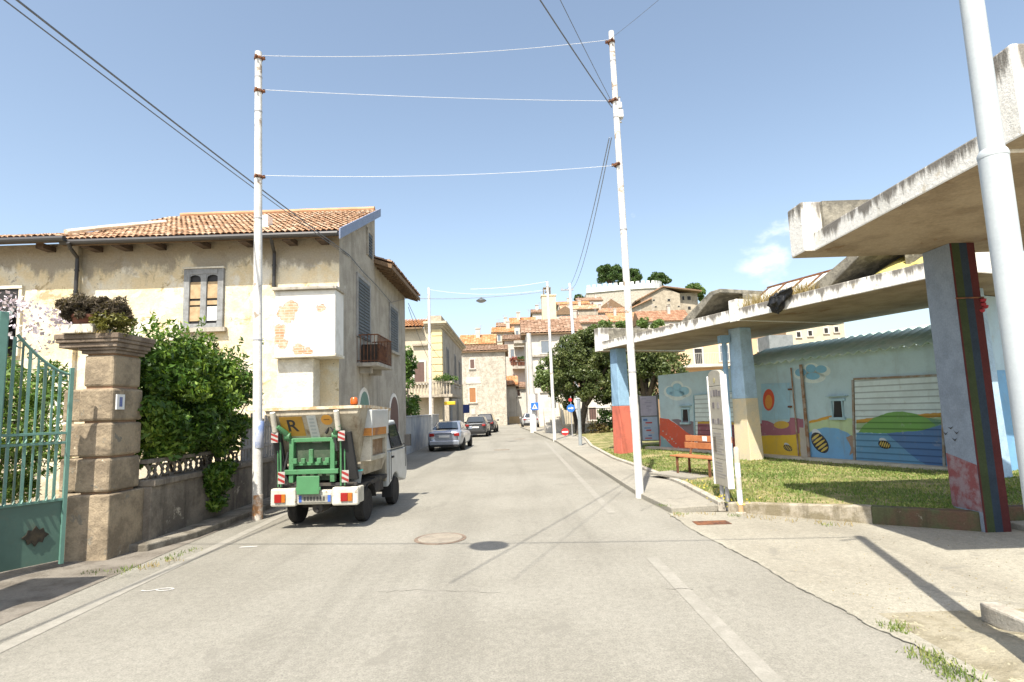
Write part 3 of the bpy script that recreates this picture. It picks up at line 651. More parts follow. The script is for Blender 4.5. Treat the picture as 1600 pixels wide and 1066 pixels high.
def plant(name, label, cat, C, R, nl, size, mat, rc=.35, nc=40, stem=None, group=None, shell=.75, lower=-1, aspect=.5, seed=5, cname='foliage'):
    g = np.random.default_rng(seed); C = V(C)
    o = thing(name, label, cat, (C.x, C.y, stem if stem is not None else C.z - R[2]), 0, group)
    P = clumps(C, R, nc, rc, nl, g, shell, lower)
    vs, q = leafcloud(P, size, g, aspect); npmesh(cname, vs, q, mat, o)
    return o
BARK = M('bark', (.10, .08, .06), (.06, .05, .04), 8, bump=.5)
def stems(o, base, tops, r, name='stem'):
    mb = MB()
    for t_ in tops: b0 = V(base); mb.tube([b0, b0.lerp(V(t_), .5) + V((0, 0, .1)), V(t_)], [r, r * .7, r * .3], 6)
    mb.build(name, BARK, o)
C = Yp(645, 633, 30); o = plant('shrub', 'green shrub rising behind the grey boundary wall', 'shrub', (C.x - .4, 30, 2.5), (.8, 2.4, 1.0), 2600, .10, LEAF_MID, .4, 26, 0.0); stems(o, (C.x - .4, 30, 0), [(C.x - .4, 29, 2.3), (C.x - .5, 31, 2.6)], .05)
C = Xp(637, 578, -5.6); o = plant('shrub', 'small dark shrub at the corner of the old house roof line', 'shrub', (C.x, C.y, 4.4), (.4, .7, 1.3), 1300, .10, LEAF_MID, .3, 20, 0.0, seed=8); stems(o, (C.x, C.y, 0), [(C.x, C.y, 4.4)], .06)
# ---------------------------------------------------------------- stone gate pillar
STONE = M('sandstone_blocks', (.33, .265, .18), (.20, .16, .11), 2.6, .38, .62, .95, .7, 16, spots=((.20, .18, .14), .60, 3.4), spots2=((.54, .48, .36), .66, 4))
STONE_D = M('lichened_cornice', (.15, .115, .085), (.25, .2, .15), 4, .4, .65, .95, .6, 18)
MORTAR = M('brick_joint', (.40, .24, .15), (.28, .2, .13), 6)
XR, YF = -5.78, 8.33
def zat(py): return Yp(140, py, YF).z
zs = [zat(y) for y in (876, 772, 716, 660, 606, 553)]
def make_pillar():
    t_ = thing('gate_pillar', 'tall sandstone gate pillar of rusticated blocks with moulded cornice beside green gate', 'gate pillar', (XR - .3, YF + .3, 0), 0, 'stone pillars of the green gate')
    for k in range(5):
        g = 0 if k == 0 else .025
        e = .05 if k == 0 else 0.0
        if k == 4: e = -.03
        mb = MB(); a, b = zs[k] + (-.1 if k == 0 else .015), zs[k + 1] - .015
        mb.box((XR - .50 - e, YF - e, a), (XR + e, YF + .68 + e, b))
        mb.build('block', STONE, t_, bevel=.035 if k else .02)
    mb = MB(); mb.box((XR - .44, YF + .06, zs[1] - .1), (XR - .06, YF + .62, zs[5])); mb.build('core', MORTAR, t_)
    mb = MB()
    for k in range(4): mb.box((XR - .88, YF + .2, zs[k] + (.012 if k else -.1)), (XR - .45, YF + .6, zs[k + 1] - .012))
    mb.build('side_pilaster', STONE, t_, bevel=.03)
    z = zs[5]; mb = MB()
    for (e, h0, h1) in ((.0, 0, .05), (.03, .05, .09), (.055, .09, .16), (.085, .16, .21), (.10, .21, .29)):
        mb.box((XR - .50 - e - (.24 if e > .04 else 0), YF - e, z + h0), (XR + e, YF + .68 + e, z + h1 - .001))
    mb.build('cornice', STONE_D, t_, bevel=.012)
    return t_
gp = make_pillar(); zc = zs[5] + .29
a, b2 = Xp(181, 640, XR + .012), Xp(193, 624, XR + .012)
mb = MB(); mb.box((XR + .0, a.y, a.z), (XR + .022, a.y + .17, a.z + .22)); pl = mb.build('number_plate', paint('enamel_white', (.75, .75, .72), .3), gp)
mb = MB(); mb.box((XR + .022, a.y + .055, a.z + .04), (XR + .025, a.y + .085, a.z + .18)); mb.box((XR + .022, a.y + .09, a.z + .04), (XR + .025, a.y + .118, a.z + .18)); mb.build('blue_numeral', paint('enamel_blue', (.12, .16, .36), .3), pl)
# second pillar of the gate, nearer
def copy_tree(o, parent=None):
    c = o.copy(); COL.objects.link(c)
    if parent: c.parent = parent
    for ch in list(o.children): copy_tree(ch, c)
    return c
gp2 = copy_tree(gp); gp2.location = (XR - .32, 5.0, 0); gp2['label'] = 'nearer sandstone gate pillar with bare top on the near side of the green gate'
# planter with a dead bush, and a low green plant, on top of the pillar
p0 = V((-6.28, YF + .05, zc)); pt = thing('planter', 'terracotta planter holding a dead dark bush on a white plinth atop the pillar', 'planter', p0)
mb = MB(); mb.box((p0.x - .2, p0.y - .2, zc), (p0.x + .26, p0.y + .25, zc + .13)); mb.build('plinth', M('pale_plinth', (.6, .56, .48), (.45, .41, .34), 5), pt, bevel=.01)
mb = MB(); mb.lathe((p0.x + .02, p0.y, zc + .13), [(.14, 0), (.17, .05), (.19, .11), (.21, .11), (.21, .15), (.17, .15)], 18); mb.build('pot', M('terracotta', (.20, .085, .055), (.12, .06, .045), 4), pt, smooth=True)
g = np.random.default_rng(2)
DEAD = leafmat('dead_twigs', ((.04, .032, .022), (.085, .068, .047), (.19, .155, .11)), 4, .9)
P1 = clumps((p0.x + .0, p0.y - .05, zc + .34), (.44, .34, .21), 30, .10, 7000, g, .7); P2 = clumps((p0.x + .42, p0.y + .03, zc + .37), (.19, .22, .19), 18, .09, 3600, g, .7)
vs, q = leafcloud(np.concatenate([P1, P2]), .04, g, .22, -.5); npmesh('dead_bush', vs, q, DEAD, pt)
p1 = V((-5.83, YF + .02, zc)); o = thing('pillar_weed', 'scruffy green and brown weed growing on the pillar cornice', 'plant', p1)
P = clumps((p1.x - .02, p1.y, zc + .15), (.26, .25, .2), 24, .11, 2400, g, .7)
vs, q = leafcloud(P, .03, g, .35); npmesh('foliage', vs, q, leafmat('weed_olive', ((.06, .06, .015), (.15, .14, .03), (.25, .26, .07)), 5), o)
tufts('dry_grass', [(-6.25 + .06 * k, YF - .1 + .03 * (k % 3), zc) for k in range(7)], STRAW, 26, .06, .04)
# ---------------------------------------------------------------- green gate
GREEN = paint('gate_green', (.075, .145, .112), .5, 0, .1, dirt=((.16, .12, .07), .35))
GREEN_L = paint('gate_green_light', (.115, .24, .195), .45, 0, .1, dirt=((.2, .16, .1), .25))
A = G(112, 886); A.x -= .12; B = G(-20, 912); gd = (B - A).normalized(); gn = V((-gd.y, gd.x, 0))
if gn.x < 0: gn = -gn
gt = thing('green_gate', 'green iron gate leaf with vertical bars above a solid lower panel', 'gate', A, 0)
def gz(px, py): return PL(px, py, A, gn).z
zp = gz(60, 787); zm = gz(60, 690); Lg = 2.6
mb = MB(); mb.obox(A + V((0, 0, .1)) - gn * .02, gd * Lg, gn * .012, (0, 0, zp - .1)); mb.build('lower_panel', GREEN, gt)
mb = MB(); d0 = (PL(55, 838, A, gn) - A).dot(gd); zc2 = gz(55, 838)
pts = [(0, .21), (.06, .12), (.13, .15), (.16, .06), (.24, 0), (.16, -.06), (.13, -.15), (.06, -.12), (0, -.21), (-.06, -.12), (-.13, -.15), (-.16, -.06), (-.24, 0), (-.16, .06), (-.13, .15), (-.06, .12)]
mb.prism([A + gd * (d0 + x * .62) + V((0, 0, zc2 + z * .62)) - gn * .006 for x, z in pts], gn * .02); mb.build('rosette', M('dark_iron_rosette', (.022, .02, .015), (.05, .04, .025), 8), gt)
mb = MB()
mb.obox(A + V((0, 0, .05)) - gn * .02, gd * .05, gn * .045, (0, 0, gz(112, 575) - .05))                     # slim end stile
for z in (zp, zm - .05, zm + .08): mb.obox(A + V((0, 0, z)) - gn * .02, gd * Lg, gn * .04, (0, 0, .035))
mb.build('frame', GREEN_L, gt, bevel=.004)
ztop0, ztop1 = gz(112, 585), gz(40, 530)
for k in range(1, 26):
    d = .05 + k * .088; f = min(1, d / .62); zt = ztop0 + (ztop1 + .05 - ztop0) * (f ** 1.6) - .03; mb = MB()
    wid = .035 if k % 2 else .022
    mb.obox(A + gd * d + V((0, 0, zp)) - gn * .01, gd * wid, gn * .02, (0, 0, zt - zp))
    for (za, s_) in ((zp + .02, 1), (zm - .02, 1)):
        mb.tube([A + gd * (d + .01) + V((0, 0, za + .09)) + gn * .015, A + gd * (d + .015) + V((0, 0, za + .03)) + gn * .03, A + gd * (d + .035) + V((0, 0, za + .005)) + gn * .055], [.012, .014, .008], 6)
    mb.build('bar', GREEN_L if k % 3 else GREEN, gt)
mb = MB(); pts = []
for k in range(16):
    d = .04 + .62 * k / 15; f = (k / 15) ** 1.6; pts.append(A + gd * d + V((0, 0, ztop0 + (ztop1 + .05 - ztop0) * f)))
mb.tube(pts, .02, 6)
for k in range(5):
    c = pts[2 + 3 * k] + V((0, 0, -.07)); mb.tube([c + gd * (.05 * math.cos(q)) + V((0, 0, .05 * math.sin(q))) for q in np.linspace(0, 6.0, 12)], .009, 5)
mb.build('scroll_rail', GREEN_L, gt)
dpost = .78; mb = MB(); mb.obox(A + gd * dpost + V((0, 0, .05)) - gn * .02, gd * .10, gn * .09, (0, 0, gz(8, 488) - .05)); mb.build('meeting_stile', GREEN_L, gt, bevel=.008)
# ---------------------------------------------------------------- oleander, garden wall, hedge, paling
OLE = leafmat('oleander_leaves', ((.05, .10, .02), (.12, .21, .04), (.26, .34, .09)), 1.3)
C = Yp(40, 600, 9.9); o = plant('oleander', 'oleander bush in pale pink flower behind the green gate', 'bush', (C.x - .6, 9.9, 2.0), (1.3, .9, 1.35), 11000, .075, OLE, .38, 60, 0.0, aspect=.24, seed=12); stems(o, (C.x - .6, 9.9, 0), [(C.x - 1, 9.8, 2.6), (C.x - .3, 9.9, 2.8), (C.x - .6, 10.2, 2.9), (C.x, 9.8, 2.2)], .035)
g = np.random.default_rng(31); P = []
for px, py in ((30, 488), (60, 498), (75, 486), (98, 512), (22, 475), (42, 478), (85, 492), (50, 520), (60, 545), (12, 492), (110, 500), (34, 510), (15, 470), (70, 505), (92, 495)):
    c = Yp(px, py, 9.1 + random.uniform(0, .5)); P.append(np.array(c) + g.normal(0, .07, (22, 3)))
vs, q = leafcloud(np.concatenate(P), .036, g, .9); npmesh('blossoms', vs, q, M('pale_pink_petals', (.76, .69, .71), (.66, .56, .60), 6, rough=.7, fine=.1), o)
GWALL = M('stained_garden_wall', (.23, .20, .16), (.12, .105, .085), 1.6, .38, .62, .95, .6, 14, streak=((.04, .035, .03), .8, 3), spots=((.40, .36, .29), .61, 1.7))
gw = thing('garden_wall', 'low stained garden wall carrying a pierced concrete balustrade under the hedge', 'wall', (-5.75, 9.05, 0))
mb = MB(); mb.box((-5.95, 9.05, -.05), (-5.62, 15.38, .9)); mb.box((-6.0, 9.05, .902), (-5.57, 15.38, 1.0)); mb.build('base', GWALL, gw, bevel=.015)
mb = MB()
for k in range(9):
    y = 9.1 + k * .34
    for sx in (-1, 1):
        mb.tube([(-5.76, y + .17 + sx * .15, 1.0), (-5.76, y + .17 + sx * .05, 1.12), (-5.76, y + .17 + sx * .15, 1.24)], .03, 6)
    mb.tube([(-5.76, y + .17 + .09 * math.cos(q), 1.12 + .09 * math.sin(q)) for q in np.linspace(0, 6.28, 11)], .022, 6)
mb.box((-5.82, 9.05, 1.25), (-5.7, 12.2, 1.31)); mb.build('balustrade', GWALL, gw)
fn = thing('paling_fence', 'grey weathered paling fence on the garden wall past the hedge', 'fence', (-5.75, 12.4, 1.0))
mb = MB(); rg2 = random.Random(9)
for k in range(22):
    y = 12.3 + k * .14; mb.box((-5.79, y, 1.002), (-5.765, y + .10, 1.95 + rg2.uniform(-.08, .08)))
mb.build('palings', M('grey_palings', (.30, .28, .26), (.2, .19, .17), 4, bump=.3), fn)
mb = MB(); mb.box((-5.765, 12.3, 1.25), (-5.74, 15.38, 1.32)); mb.box((-5.765, 12.3, 1.7), (-5.74, 15.38, 1.77)); mb.build('rails', M('grey_palings', ()), fn)
g = np.random.default_rng(21)
hd = thing('laurel_hedge', 'bright green laurel hedge overhanging the garden wall by the stone pillar', 'hedge', (-6.1, 11, 0))
P = [clumps((-5.98, 10.3, 2.2), (.62, 1.35, 1.05), 100, .27, 24000, g, .85), clumps((-5.98, 11.5, 2.15), (.62, 1.05, .98), 70, .27, 15000, g, .85), clumps((-5.56, 11.0, 1.0), (.16, .5, .8), 18, .18, 2200, g)]
vs, q = leafcloud(np.concatenate(P), .062, g, .42, .5)
sh = []   # upright shoots along the top
for _ in range(120):
    y = g.uniform(9.2, 12.3); x = -6.0 + g.normal(0, .3); z0_ = 2.85 - (y - 10.5) * .06; hh = g.uniform(.25, .85); ln = g.normal(0, .12, 2)
    n = int(14 + 40 * hh); tt = g.uniform(0, 1, n); sh.append(np.stack([x + ln[0] * tt * hh * 2 + g.normal(0, .035, n), y + ln[1] * tt * hh * 2 + g.normal(0, .035, n), z0_ + tt * hh], 1))
v2, q2 = leafcloud(np.concatenate(sh), .055, g, .36, .9)
npmesh('foliage', np.concatenate([vs, v2]), np.concatenate([q, q2 + len(vs)]), LEAF_BRIGHT, hd)
stems(hd, (-6.1, 11, 0), [(-6.1 + g.normal(0, .2), 11 + dy, 2.3) for dy in (-1.2, -.6, 0, .7, 1.4, 2.2)], .04)
# ---------------------------------------------------------------- whitewashed festival poles
BAND = paint('grey_band', (.35, .35, .36), .5)
def pole(base, top, r0, r1, label, bands, name='festival_pole', group='whitewashed poles strung across the road', m=None):
    base, top = V(base), V(top); o = thing(name, label, 'pole', base, 0, group)
    mb = MB(); mb.tube([base - V((0, 0, .05))] + [base.lerp(top, k / 6) for k in range(7)], [r0] + [r0 + (r1 - r0) * k / 6 for k in range(7)], 14)
    mb.build('shaft', m or WHITE_POLE, o, smooth=True)
    if bands:
        for f in bands:
            rr_ = r0 + (r1 - r0) * f + .005; mb = MB(); mb.lathe(base.lerp(top, f), [(rr_, 0), (rr_ + .002, .015), (rr_, .03)], 12); mb.build('band', BAND, o)
    return o
b = G(402, 812); t_ = Yp(404, 82, b.y); PLt = t_.copy()
pL = pole(b, t_, .092, .068, 'tall whitewashed pole with peeling foot beside the tipper truck', (.36, .62, .86, .94))
mb = MB(); mb.lathe(b, [(.0935, .0), (.0945, .02), (.095, .22), (.0945, .45), (.0938, .46)], 14); mb.build('peeling_foot', M('peeling_pole_foot', (.42, .22, .10), (.6, .55, .48), 6, .4, .6, bump=.3), pL, smooth=True)
mb = MB(); z = Yp(404, 700, b.y).z; mb.lathe(b + V((-.004, 0, z)), [(.0925, 0), (.0955, .005), (.0945, .5), (.091, .505)], 14); mb.build('torn_poster', M('torn_poster_paper', (.50, .53, .62), (.22, .30, .52), 5, .42, .6), pL, smooth=True)
b = G(1000, 778); t_ = Yp(955, 50, b.y); PRt = t_.copy(); PRb = b.copy()
pR = pole(b, t_, .088, .062, 'tall whitewashed pole at the pavement kerb beside the first canopy pillar', (.25, .55, .8, .93))
q = Yp(966, 172, b.y); mb = MB(); mb.box((q.x - .02, q.y - .07, q.z - .2), (q.x + .1, q.y + .07, q.z - .02)); mb.box((q.x - .02, q.y - .06, q.z + .02), (q.x + .08, q.y + .06, q.z + .16)); mb.tube([(q.x + .04, q.y, q.z - .3), (q.x + .04, q.y, q.z + .3)], .02, 6); mb.build('junction_box', paint('pale_grey_box', (.55, .55, .54), .6), pR, bevel=.01)
for par_, bx_, pys in ((pL, 404, (92, 143, 277)), (pR, 960, (66, 158, 258))):
    for py_ in pys:
        q = Yp(bx_ - (0 if par_ is pL else (5 if py_ < 100 else -5 if py_ > 200 else 0)), py_, par_.location.y); mb = MB(); mb.lathe(q - V((0, 0, .03)), [(.082, 0), (.088, .01), (.088, .05), (.082, .06)], 12); mb.box((q.x - .02, q.y - .14, q.z - .02), (q.x + .02, q.y - .07, q.z + .02)); mb.lathe((q.x + (.11 if par_ is pL else -.11), q.y, q.z - .03), [(.02, 0), (.035, .02), (.02, .04), (.03, .06)], 8); mb.build('clamp', RUST, par_)
b = G(867, 690); t_ = Yp(855, 440, b.y); P3t = t_.copy()
pole(b, t_, .1, .075, 'whitewashed pole at the kerb in front of the round clipped tree', (.7,))
b = V((Yp(673, 640, 34.7).x, 34.7, 0)); t_ = Yp(670, 450, 34.7); L3t = t_.copy()
pole(b, t_, .1, .075, 'whitewashed pole rising behind the silver saloon car', (.6,))
# far pole with a cross-arm
b = V((5.0, 45, 0)); t_ = Yp(890, 443, 45); R4t = t_
o = pole((t_.x + .25, 45, 0), t_, .15, .11, 'pale concrete pole with a cross-arm behind the clipped tree', (), 'utility_pole', 'utility poles', M('pale_bluish_concrete', (.60, .64, .68), (.5, .54, .58), 3))
mb = MB(); q = Yp(890, 453, 45); mb.box((q.x - .7, 44.93, q.z - .05), (q.x + .3, 45.07, q.z + .05)); mb.tube([(q.x - .6, 45, q.z), (q.x - .6, 45, q.z + .2)], .04, 6); mb.tube([(q.x + .25, 45, q.z), (q.x + .25, 45, q.z + .2)], .04, 6); mb.build('cross_arm', BAND, o)
b = G(833, 676); b.x += .05; t_ = Yp(826, 521, b.y); UPt = t_
o = pole(b, t_, .27, .19, 'stout concrete utility pole with whitened lower part and crossing sign', (), 'utility_pole', 'utility poles', M('pole_concrete', (.52, .50, .46), (.44, .42, .38), 3))
mb = MB(); mb.lathe(b, [(.28, .0), (.28, 3.0), (.272, 3.05)], 16); mb.build('white_poster_wrap', M('poster_white', (.74, .73, .70), (.62, .62, .6), 2), o, smooth=True)
# near pole on the right
b = V((3.44, 3.9, .03)); t_ = V((3.44, 3.9, 6.95)); NPt = t_
o = thing('lamp_wire_pole', 'thick pale blue grey steel pole with a sleeve joint beside the near canopy', 'pole', b)
zj = Yp(1546, 241, 3.9).z; xs = .02
mb = MB(); mb.tube([b - V((0, 0, .1)), (b.x, b.y, zj)], .089, 20); mb.lathe((b.x, b.y, zj), [(.091, -.03), (.093, -.01), (.086, .012), (.075, .03)], 20)
mb.build('lower_tube', M('pale_grey_pole_paint', (.46, .50, .51), (.41, .45, .47), 2, rough=.5, fine=.04), o, smooth=True)
mb = MB(); mb.tube([(b.x, b.y, zj), t_], [.073, .067], 20); mb.build('upper_tube', M('pale_grey_pole_paint', ()), o, smooth=True)
mb = MB(); mb.tube([t_ + V((-.35, -.12, -.12)), t_ + V((.02, 0, -.12))], .02, 8); mb.build('bracket', BAND, o)
# ---------------------------------------------------------------- wires
WIRE_W = paint('white_string', (.8, .8, .78), .7); WIRE_D = paint('dark_cable', (.13, .14, .16), .6)
def wire(name, label, pts, r, m, group):
    mb = MB(); mb.tube(pts, r, 5); o = mb.build(name, m, None, pts[0], smooth=True); return tag(o, label, 'cable', group)
GS = 'white strings between the poles'
yL, yR = PLt.y, PRt.y
for (pa, pb, s_, lab) in (((406, 87), (955, 62), .16, 'topmost white string stretched between the two tall poles'), ((404, 140), (961, 158), .05, 'middle white string stretched between the two tall poles'), ((402, 274), (968, 258), .12, 'lowest white string stretched between the two tall poles')):
    wire('festoon_string', lab, sag(Yp(*pa, yL), Yp(*pb, yR), s_), .0045, WIRE_W, GS)
h0 = Xp(545, 398, -4.86); k0 = Yp(42, 0, 6.2)
e = h0 + (k0 - h0) * 1.6
wire('overhead_cable', 'thick dark cable running from the old house gable over the gate', sag(h0, e, .1), .014, WIRE_D, 'dark cables from the old house')
wire('overhead_cable', 'second dark cable running just below the thick one from the old house', sag(h0 + V((0, 0, -.06)), e + V((-.02, .02, -.10)), .12), .009, WIRE_D, 'dark cables from the old house')
h1 = Xp(637, 466, -4.75)
wire('wall_cable', 'thin cable clipped along the street gable of the old house', [h0, V((-4.83, 18.5, h0.z - .15)), V((-4.83, 20.4, h0.z - .2)), V((-4.85, 23, h0.z - .35)), h1], .013, WIRE_D, None)
lp = Yp(752, 469, 30.5); wr = Yp(856, 455, 33.5)
wire('lamp_cable', 'dark cable carrying the hanging street lamp over the road', sag(h1, lp + V((0, 0, .14)), .05) + sag(lp + V((0, 0, .14)), wr, .04)[1:], .014, paint('pale_cable', (.3, .3, .3), .6), None)
wire('festoon_string', 'white string from the leaning far pole above the hanging lamp', sag(Yp(735, 452, 33), P3t, .1), .011, WIRE_W, GS)
wire('festoon_string', 'white string between the two farther whitewashed poles', sag(L3t - V((0, 0, .1)), wr + V((0, 0, .1)), .3), .008, WIRE_W, GS)
def lamp(name, label, p, group='hanging street lamps'):
    o = thing(name, label, 'street lamp', p, 0, group); mb = MB()
    mb.lathe(p, [(.03, .13), (.05, .1), (.16, .06), (.27, -.02), (.285, -.05), (.27, -.05)], 24); mb.build('shade', paint('lamp_shade_grey', (.07, .075, .08), .5), o, smooth=True)
    mb = MB(); mb.lathe(p, [(.25, -.045), (.2, -.10), (.1, -.14), (.01, -.15)], 20); mb.build('diffuser', paint('lamp_diffuser', (.35, .36, .36), .3), o, smooth=True)
    mb = MB(); mb.tube([p + V((0, 0, .12)), p + V((0, 0, .17))], .02, 6); mb.build('hanger', BAND, o)
lamp('hanging_lamp', 'dark saucer shaped street lamp hanging on a cable over the road', lp)
lq = G(765, 852); lq = V((lq.x - SX * 6.5, lq.y - SY * 6.5, 6.5))
lamp('hanging_lamp', 'near saucer street lamp on the wire from the steel pole, casting the round shadow', lq)
ms = V((-8.9, 5.6, 0)); o = thing('wire_mast', 'plain wooden mast carrying the near lamp wire behind the gate', 'mast', ms); mb = MB(); mb.tube([ms, ms + V((0, 0, 6.5))], [.1, .07], 10); mb.build('shaft', BARK, o)
wire('lamp_cable', 'cable carrying the near lamp from the steel pole across the road', sag(NPt + V((0, 0, -.02)), lq + V((0, 0, .17)), .04) + sag(lq + V((0, 0, .17)), ms + V((0, 0, 6.45)), .06)[1:], .014, WIRE_D, None)
# cables on the right-hand tall pole: towards the camera and on towards the village
qa = Yp(956, 168, PRt.y)
for dx, lab in ((0, 'thick dark cable running over the camera to the kerb pole'), (.28, 'thinner dark cable beside the thick one over the road')):
    d = ray(848 + dx * 96, 0); q2 = CAM + d * (6.3 / d.z); e = qa + (q2 - qa) * 2.6 + V((0, 0, .1))
    wire('overhead_cable', lab, sag(qa + V((0, 0, dx * .5)), e, .12), .012 if dx == 0 else .006, WIRE_D, 'dark cables on the kerb pole')
for dx, lab in ((0, 'dark cable from the kerb pole to the cross-arm pole'), (.5, 'second dark cable from the kerb pole to the cross-arm pole')):
    wire('overhead_cable', lab, sag(Yp(952, 215, PRt.y) + V((dx * .1, 0, 0)), Yp(883 + dx * 16, 452, 45), .9), .012, paint('pale_blue_cable', (.25, .29, .36), .6), 'cables to the far pole')
wire('overhead_cable', 'hair thin wire from the kerb pole to the near steel pole', sag(PRt + V((0, 0, -.15)), NPt + V((0.02, 0, 1.0 - 1.0)), .1), .004, WIRE_D, None)
# ---------------------------------------------------------------- cables by the villa
wire('overhead_cable', 'dark service cable from the old house eave down to the villa', sag(Xp(638, 474, -4.7), V((-5.0, 39.5, 5.6)), .25), .012, WIRE_D, 'service cables to the villa')
wire('overhead_cable', 'lower dark service cable from the old house eave down to the villa', sag(Xp(638, 480, -4.7), V((-5.3, 39.7, 4.7)), .35), .012, WIRE_D, 'service cables to the villa')
# ================================================================ right side: concrete canopies
CAN = M('whitewashed_concrete', (.80, .78, .72), (.68, .66, .60), 2.2, .45, .7, .9, .35, 18, streak=((.075, .065, .05), .9, 3.2), spots=((.10, .09, .075), .66, 5))
CANTOP = M('blackened_concrete', (.27, .25, .20), (.14, .13, .105), 4, .4, .62, .95, .6, 14, spots=((.40, .37, .28), .62, 6))
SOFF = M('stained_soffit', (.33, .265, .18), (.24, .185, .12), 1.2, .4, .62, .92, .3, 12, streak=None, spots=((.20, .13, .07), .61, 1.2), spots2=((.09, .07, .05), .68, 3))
def dripped(name, ztop, h):
    s = NT(name); col = s.mix(s.ramp(s.noise(2.2, 5, .7), .45, .7), (.84, .82, .76), (.70, .68, .61)); sp = s.n('ShaderNodeSeparateXYZ'); s.l(s.tc.outputs['Object'], sp.inputs[0])
    g_ = s.ramp(sp.outputs[2], ztop - h, ztop + .02, 0, .26); f = s.math('ADD', g_, s.noise(4.5, 6, .75, s.coords((1, 1, .10)))); col = s.mix(s.ramp(f, .60, .75, 0, .88), col, (.12, .105, .085))
    col = s.mix(s.ramp(s.noise(7, 6, .75, None, .7), .64, .69), col, (.085, .075, .06)); col = s.mix(s.ramp(s.noise(3, 5, .7), .60, .72, 0, .6), col, (.50, .42, .28))
    col = s.mix(1.0, col, s.ramp(s.noise(40, 4, .8), .25, .75, .86, 1.08), 'MULTIPLY'); s.bump(s.noise(18, 6, .7), .45, .03); return s.done(col, .92)
CAN1, CAN1U, CAN2, CAN2U = dripped('canopy_fascia_near', 4.385, .3), dripped('canopy_upstand_near', 4.9, .5), dripped('canopy_fascia_long', 4.37, .3), dripped('canopy_upstand_long', 4.8, .45)
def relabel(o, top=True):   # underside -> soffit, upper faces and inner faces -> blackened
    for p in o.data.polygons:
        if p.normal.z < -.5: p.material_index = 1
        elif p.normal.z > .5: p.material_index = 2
c1 = thing('concrete_canopy', 'near whitewashed concrete canopy slab carried on the rainbow striped pillar', 'canopy', (6.6, 8.6, 0))
X0, ZB = 4.54, 4.10
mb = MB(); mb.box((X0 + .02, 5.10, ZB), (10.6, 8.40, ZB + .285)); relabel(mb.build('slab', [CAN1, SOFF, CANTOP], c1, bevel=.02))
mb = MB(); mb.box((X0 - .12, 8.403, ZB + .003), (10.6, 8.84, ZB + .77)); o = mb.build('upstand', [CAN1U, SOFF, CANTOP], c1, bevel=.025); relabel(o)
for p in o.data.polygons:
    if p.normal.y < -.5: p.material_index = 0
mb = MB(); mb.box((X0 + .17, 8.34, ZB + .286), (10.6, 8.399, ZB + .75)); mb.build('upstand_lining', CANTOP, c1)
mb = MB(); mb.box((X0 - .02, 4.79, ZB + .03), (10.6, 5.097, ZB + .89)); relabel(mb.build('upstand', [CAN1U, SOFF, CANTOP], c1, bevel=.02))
# rainbow pillar
def flat(name, c): return M(name, c, tuple(x * .82 for x in c), 3, .4, .65, .85, .15, 18, spots=((.42, .42, .40), .70, 4))
PALE = flat('pale_lavender_paint', (.24, .285, .34)); RED = flat('mural_dark_red', (.075, .016, .016)); GRN = flat('mural_olive', (.035, .05, .02)); BLU = flat('mural_slate_blue', (.022, .036, .055)); PINK = M('mural_pink_sponge', (.23, .075, .075), (.27, .20, .21), 5, .4, .6)
mb = MB(); xa, xb, ya, yb = 6.42, 6.78, 8.2, 8.76; xs_ = [xa, xa + .03, xa + .14, xa + .25, xb]; zt = ZB - .002
mb.box((xa + .001, ya + .004, -.02), (xb - .001, yb, zt), 0)
for i in range(4): mb.quad((xs_[i], ya, -.02), (xs_[i + 1], ya, -.02), (xs_[i + 1], ya, zt), (xs_[i], ya, zt), i + 1)
mb.quad((xa - .003, yb, .28), (xa - .003, ya + .003, .28), (xa - .003, ya + .003, .92), (xa - .003, yb, 1.05), 5)
for (y, z, a) in ((8.5, 1.35, .12), (8.6, 1.42, -.1), (8.72, 1.33, .1), (8.55, 1.25, 0)):   # painted swallows
    mb.add([(xa - .006, y + .06, z + .03 + a * .2), (xa - .006, y, z), (xa - .006, y - .06, z + .03), (xa - .006, y, z - .02)], [(0, 1, 2, 3)], 6)
mb.build('pillar', [PALE, RED, GRN, BLU, RED, PINK, DARK], c1)
mb = MB(); mb.tube([(xa - .02, ya - .02, 3.28), (xb + .02, ya - .02, 3.28), (xb + .02, yb + .02, 3.28)], .012, 6); mb.build('strap', RUST, c1)
rg3 = np.random.default_rng(5)
rag = MB(); q = V((xb + .03, ya + .02, 3.1)); n = 6
for k in range(n): rag.lathe(q + V((rg3.normal(0, .02), rg3.normal(0, .02), .14 - k * .03)), [(.01, .03), (.04 + .015 * rg3.uniform(), .015), (.035, -.02), (.01, -.03)], 7)
tag(rag.build('red_rag', paint('red_cloth', (.28, .02, .03), .8), None, q, smooth=True), 'crumpled red rag tied to the strap of the rainbow pillar', 'rag')
# second canopy, running back along the kiosk
A2 = G(935, 548, 4.05); C2 = G(1430, 440, 4.05); u2 = (C2 - A2).normalized(); n2 = V((u2.y, -u2.x, 0))     # n2 points outwards, towards the road
if n2.x > 0: n2 = -n2
def c2p(s, off, z): return A2 + u2 * s - n2 * off + V((0, 0, z - A2.z))
c2 = thing('concrete_canopy', 'long whitewashed concrete canopy over the painted kiosk on blue and red pillars', 'canopy', c2p(3, 1, 0))
def c2box(mb, s0, s1, o0, o1, z0, z1, mi=None): mb.obox(c2p(s0, o0, z0), u2 * (s1 - s0), -n2 * (o1 - o0), (0, 0, z1 - z0), mi)
W2 = 3.7
for s0, s1 in ((.32, 7.28), (7.60, 12.95)):
    mb = MB(); c2box(mb, s0, s1, 0, W2, 4.05, 4.37); relabel(mb.build('slab', [CAN2, SOFF, CANTOP], c2, bevel=.02))
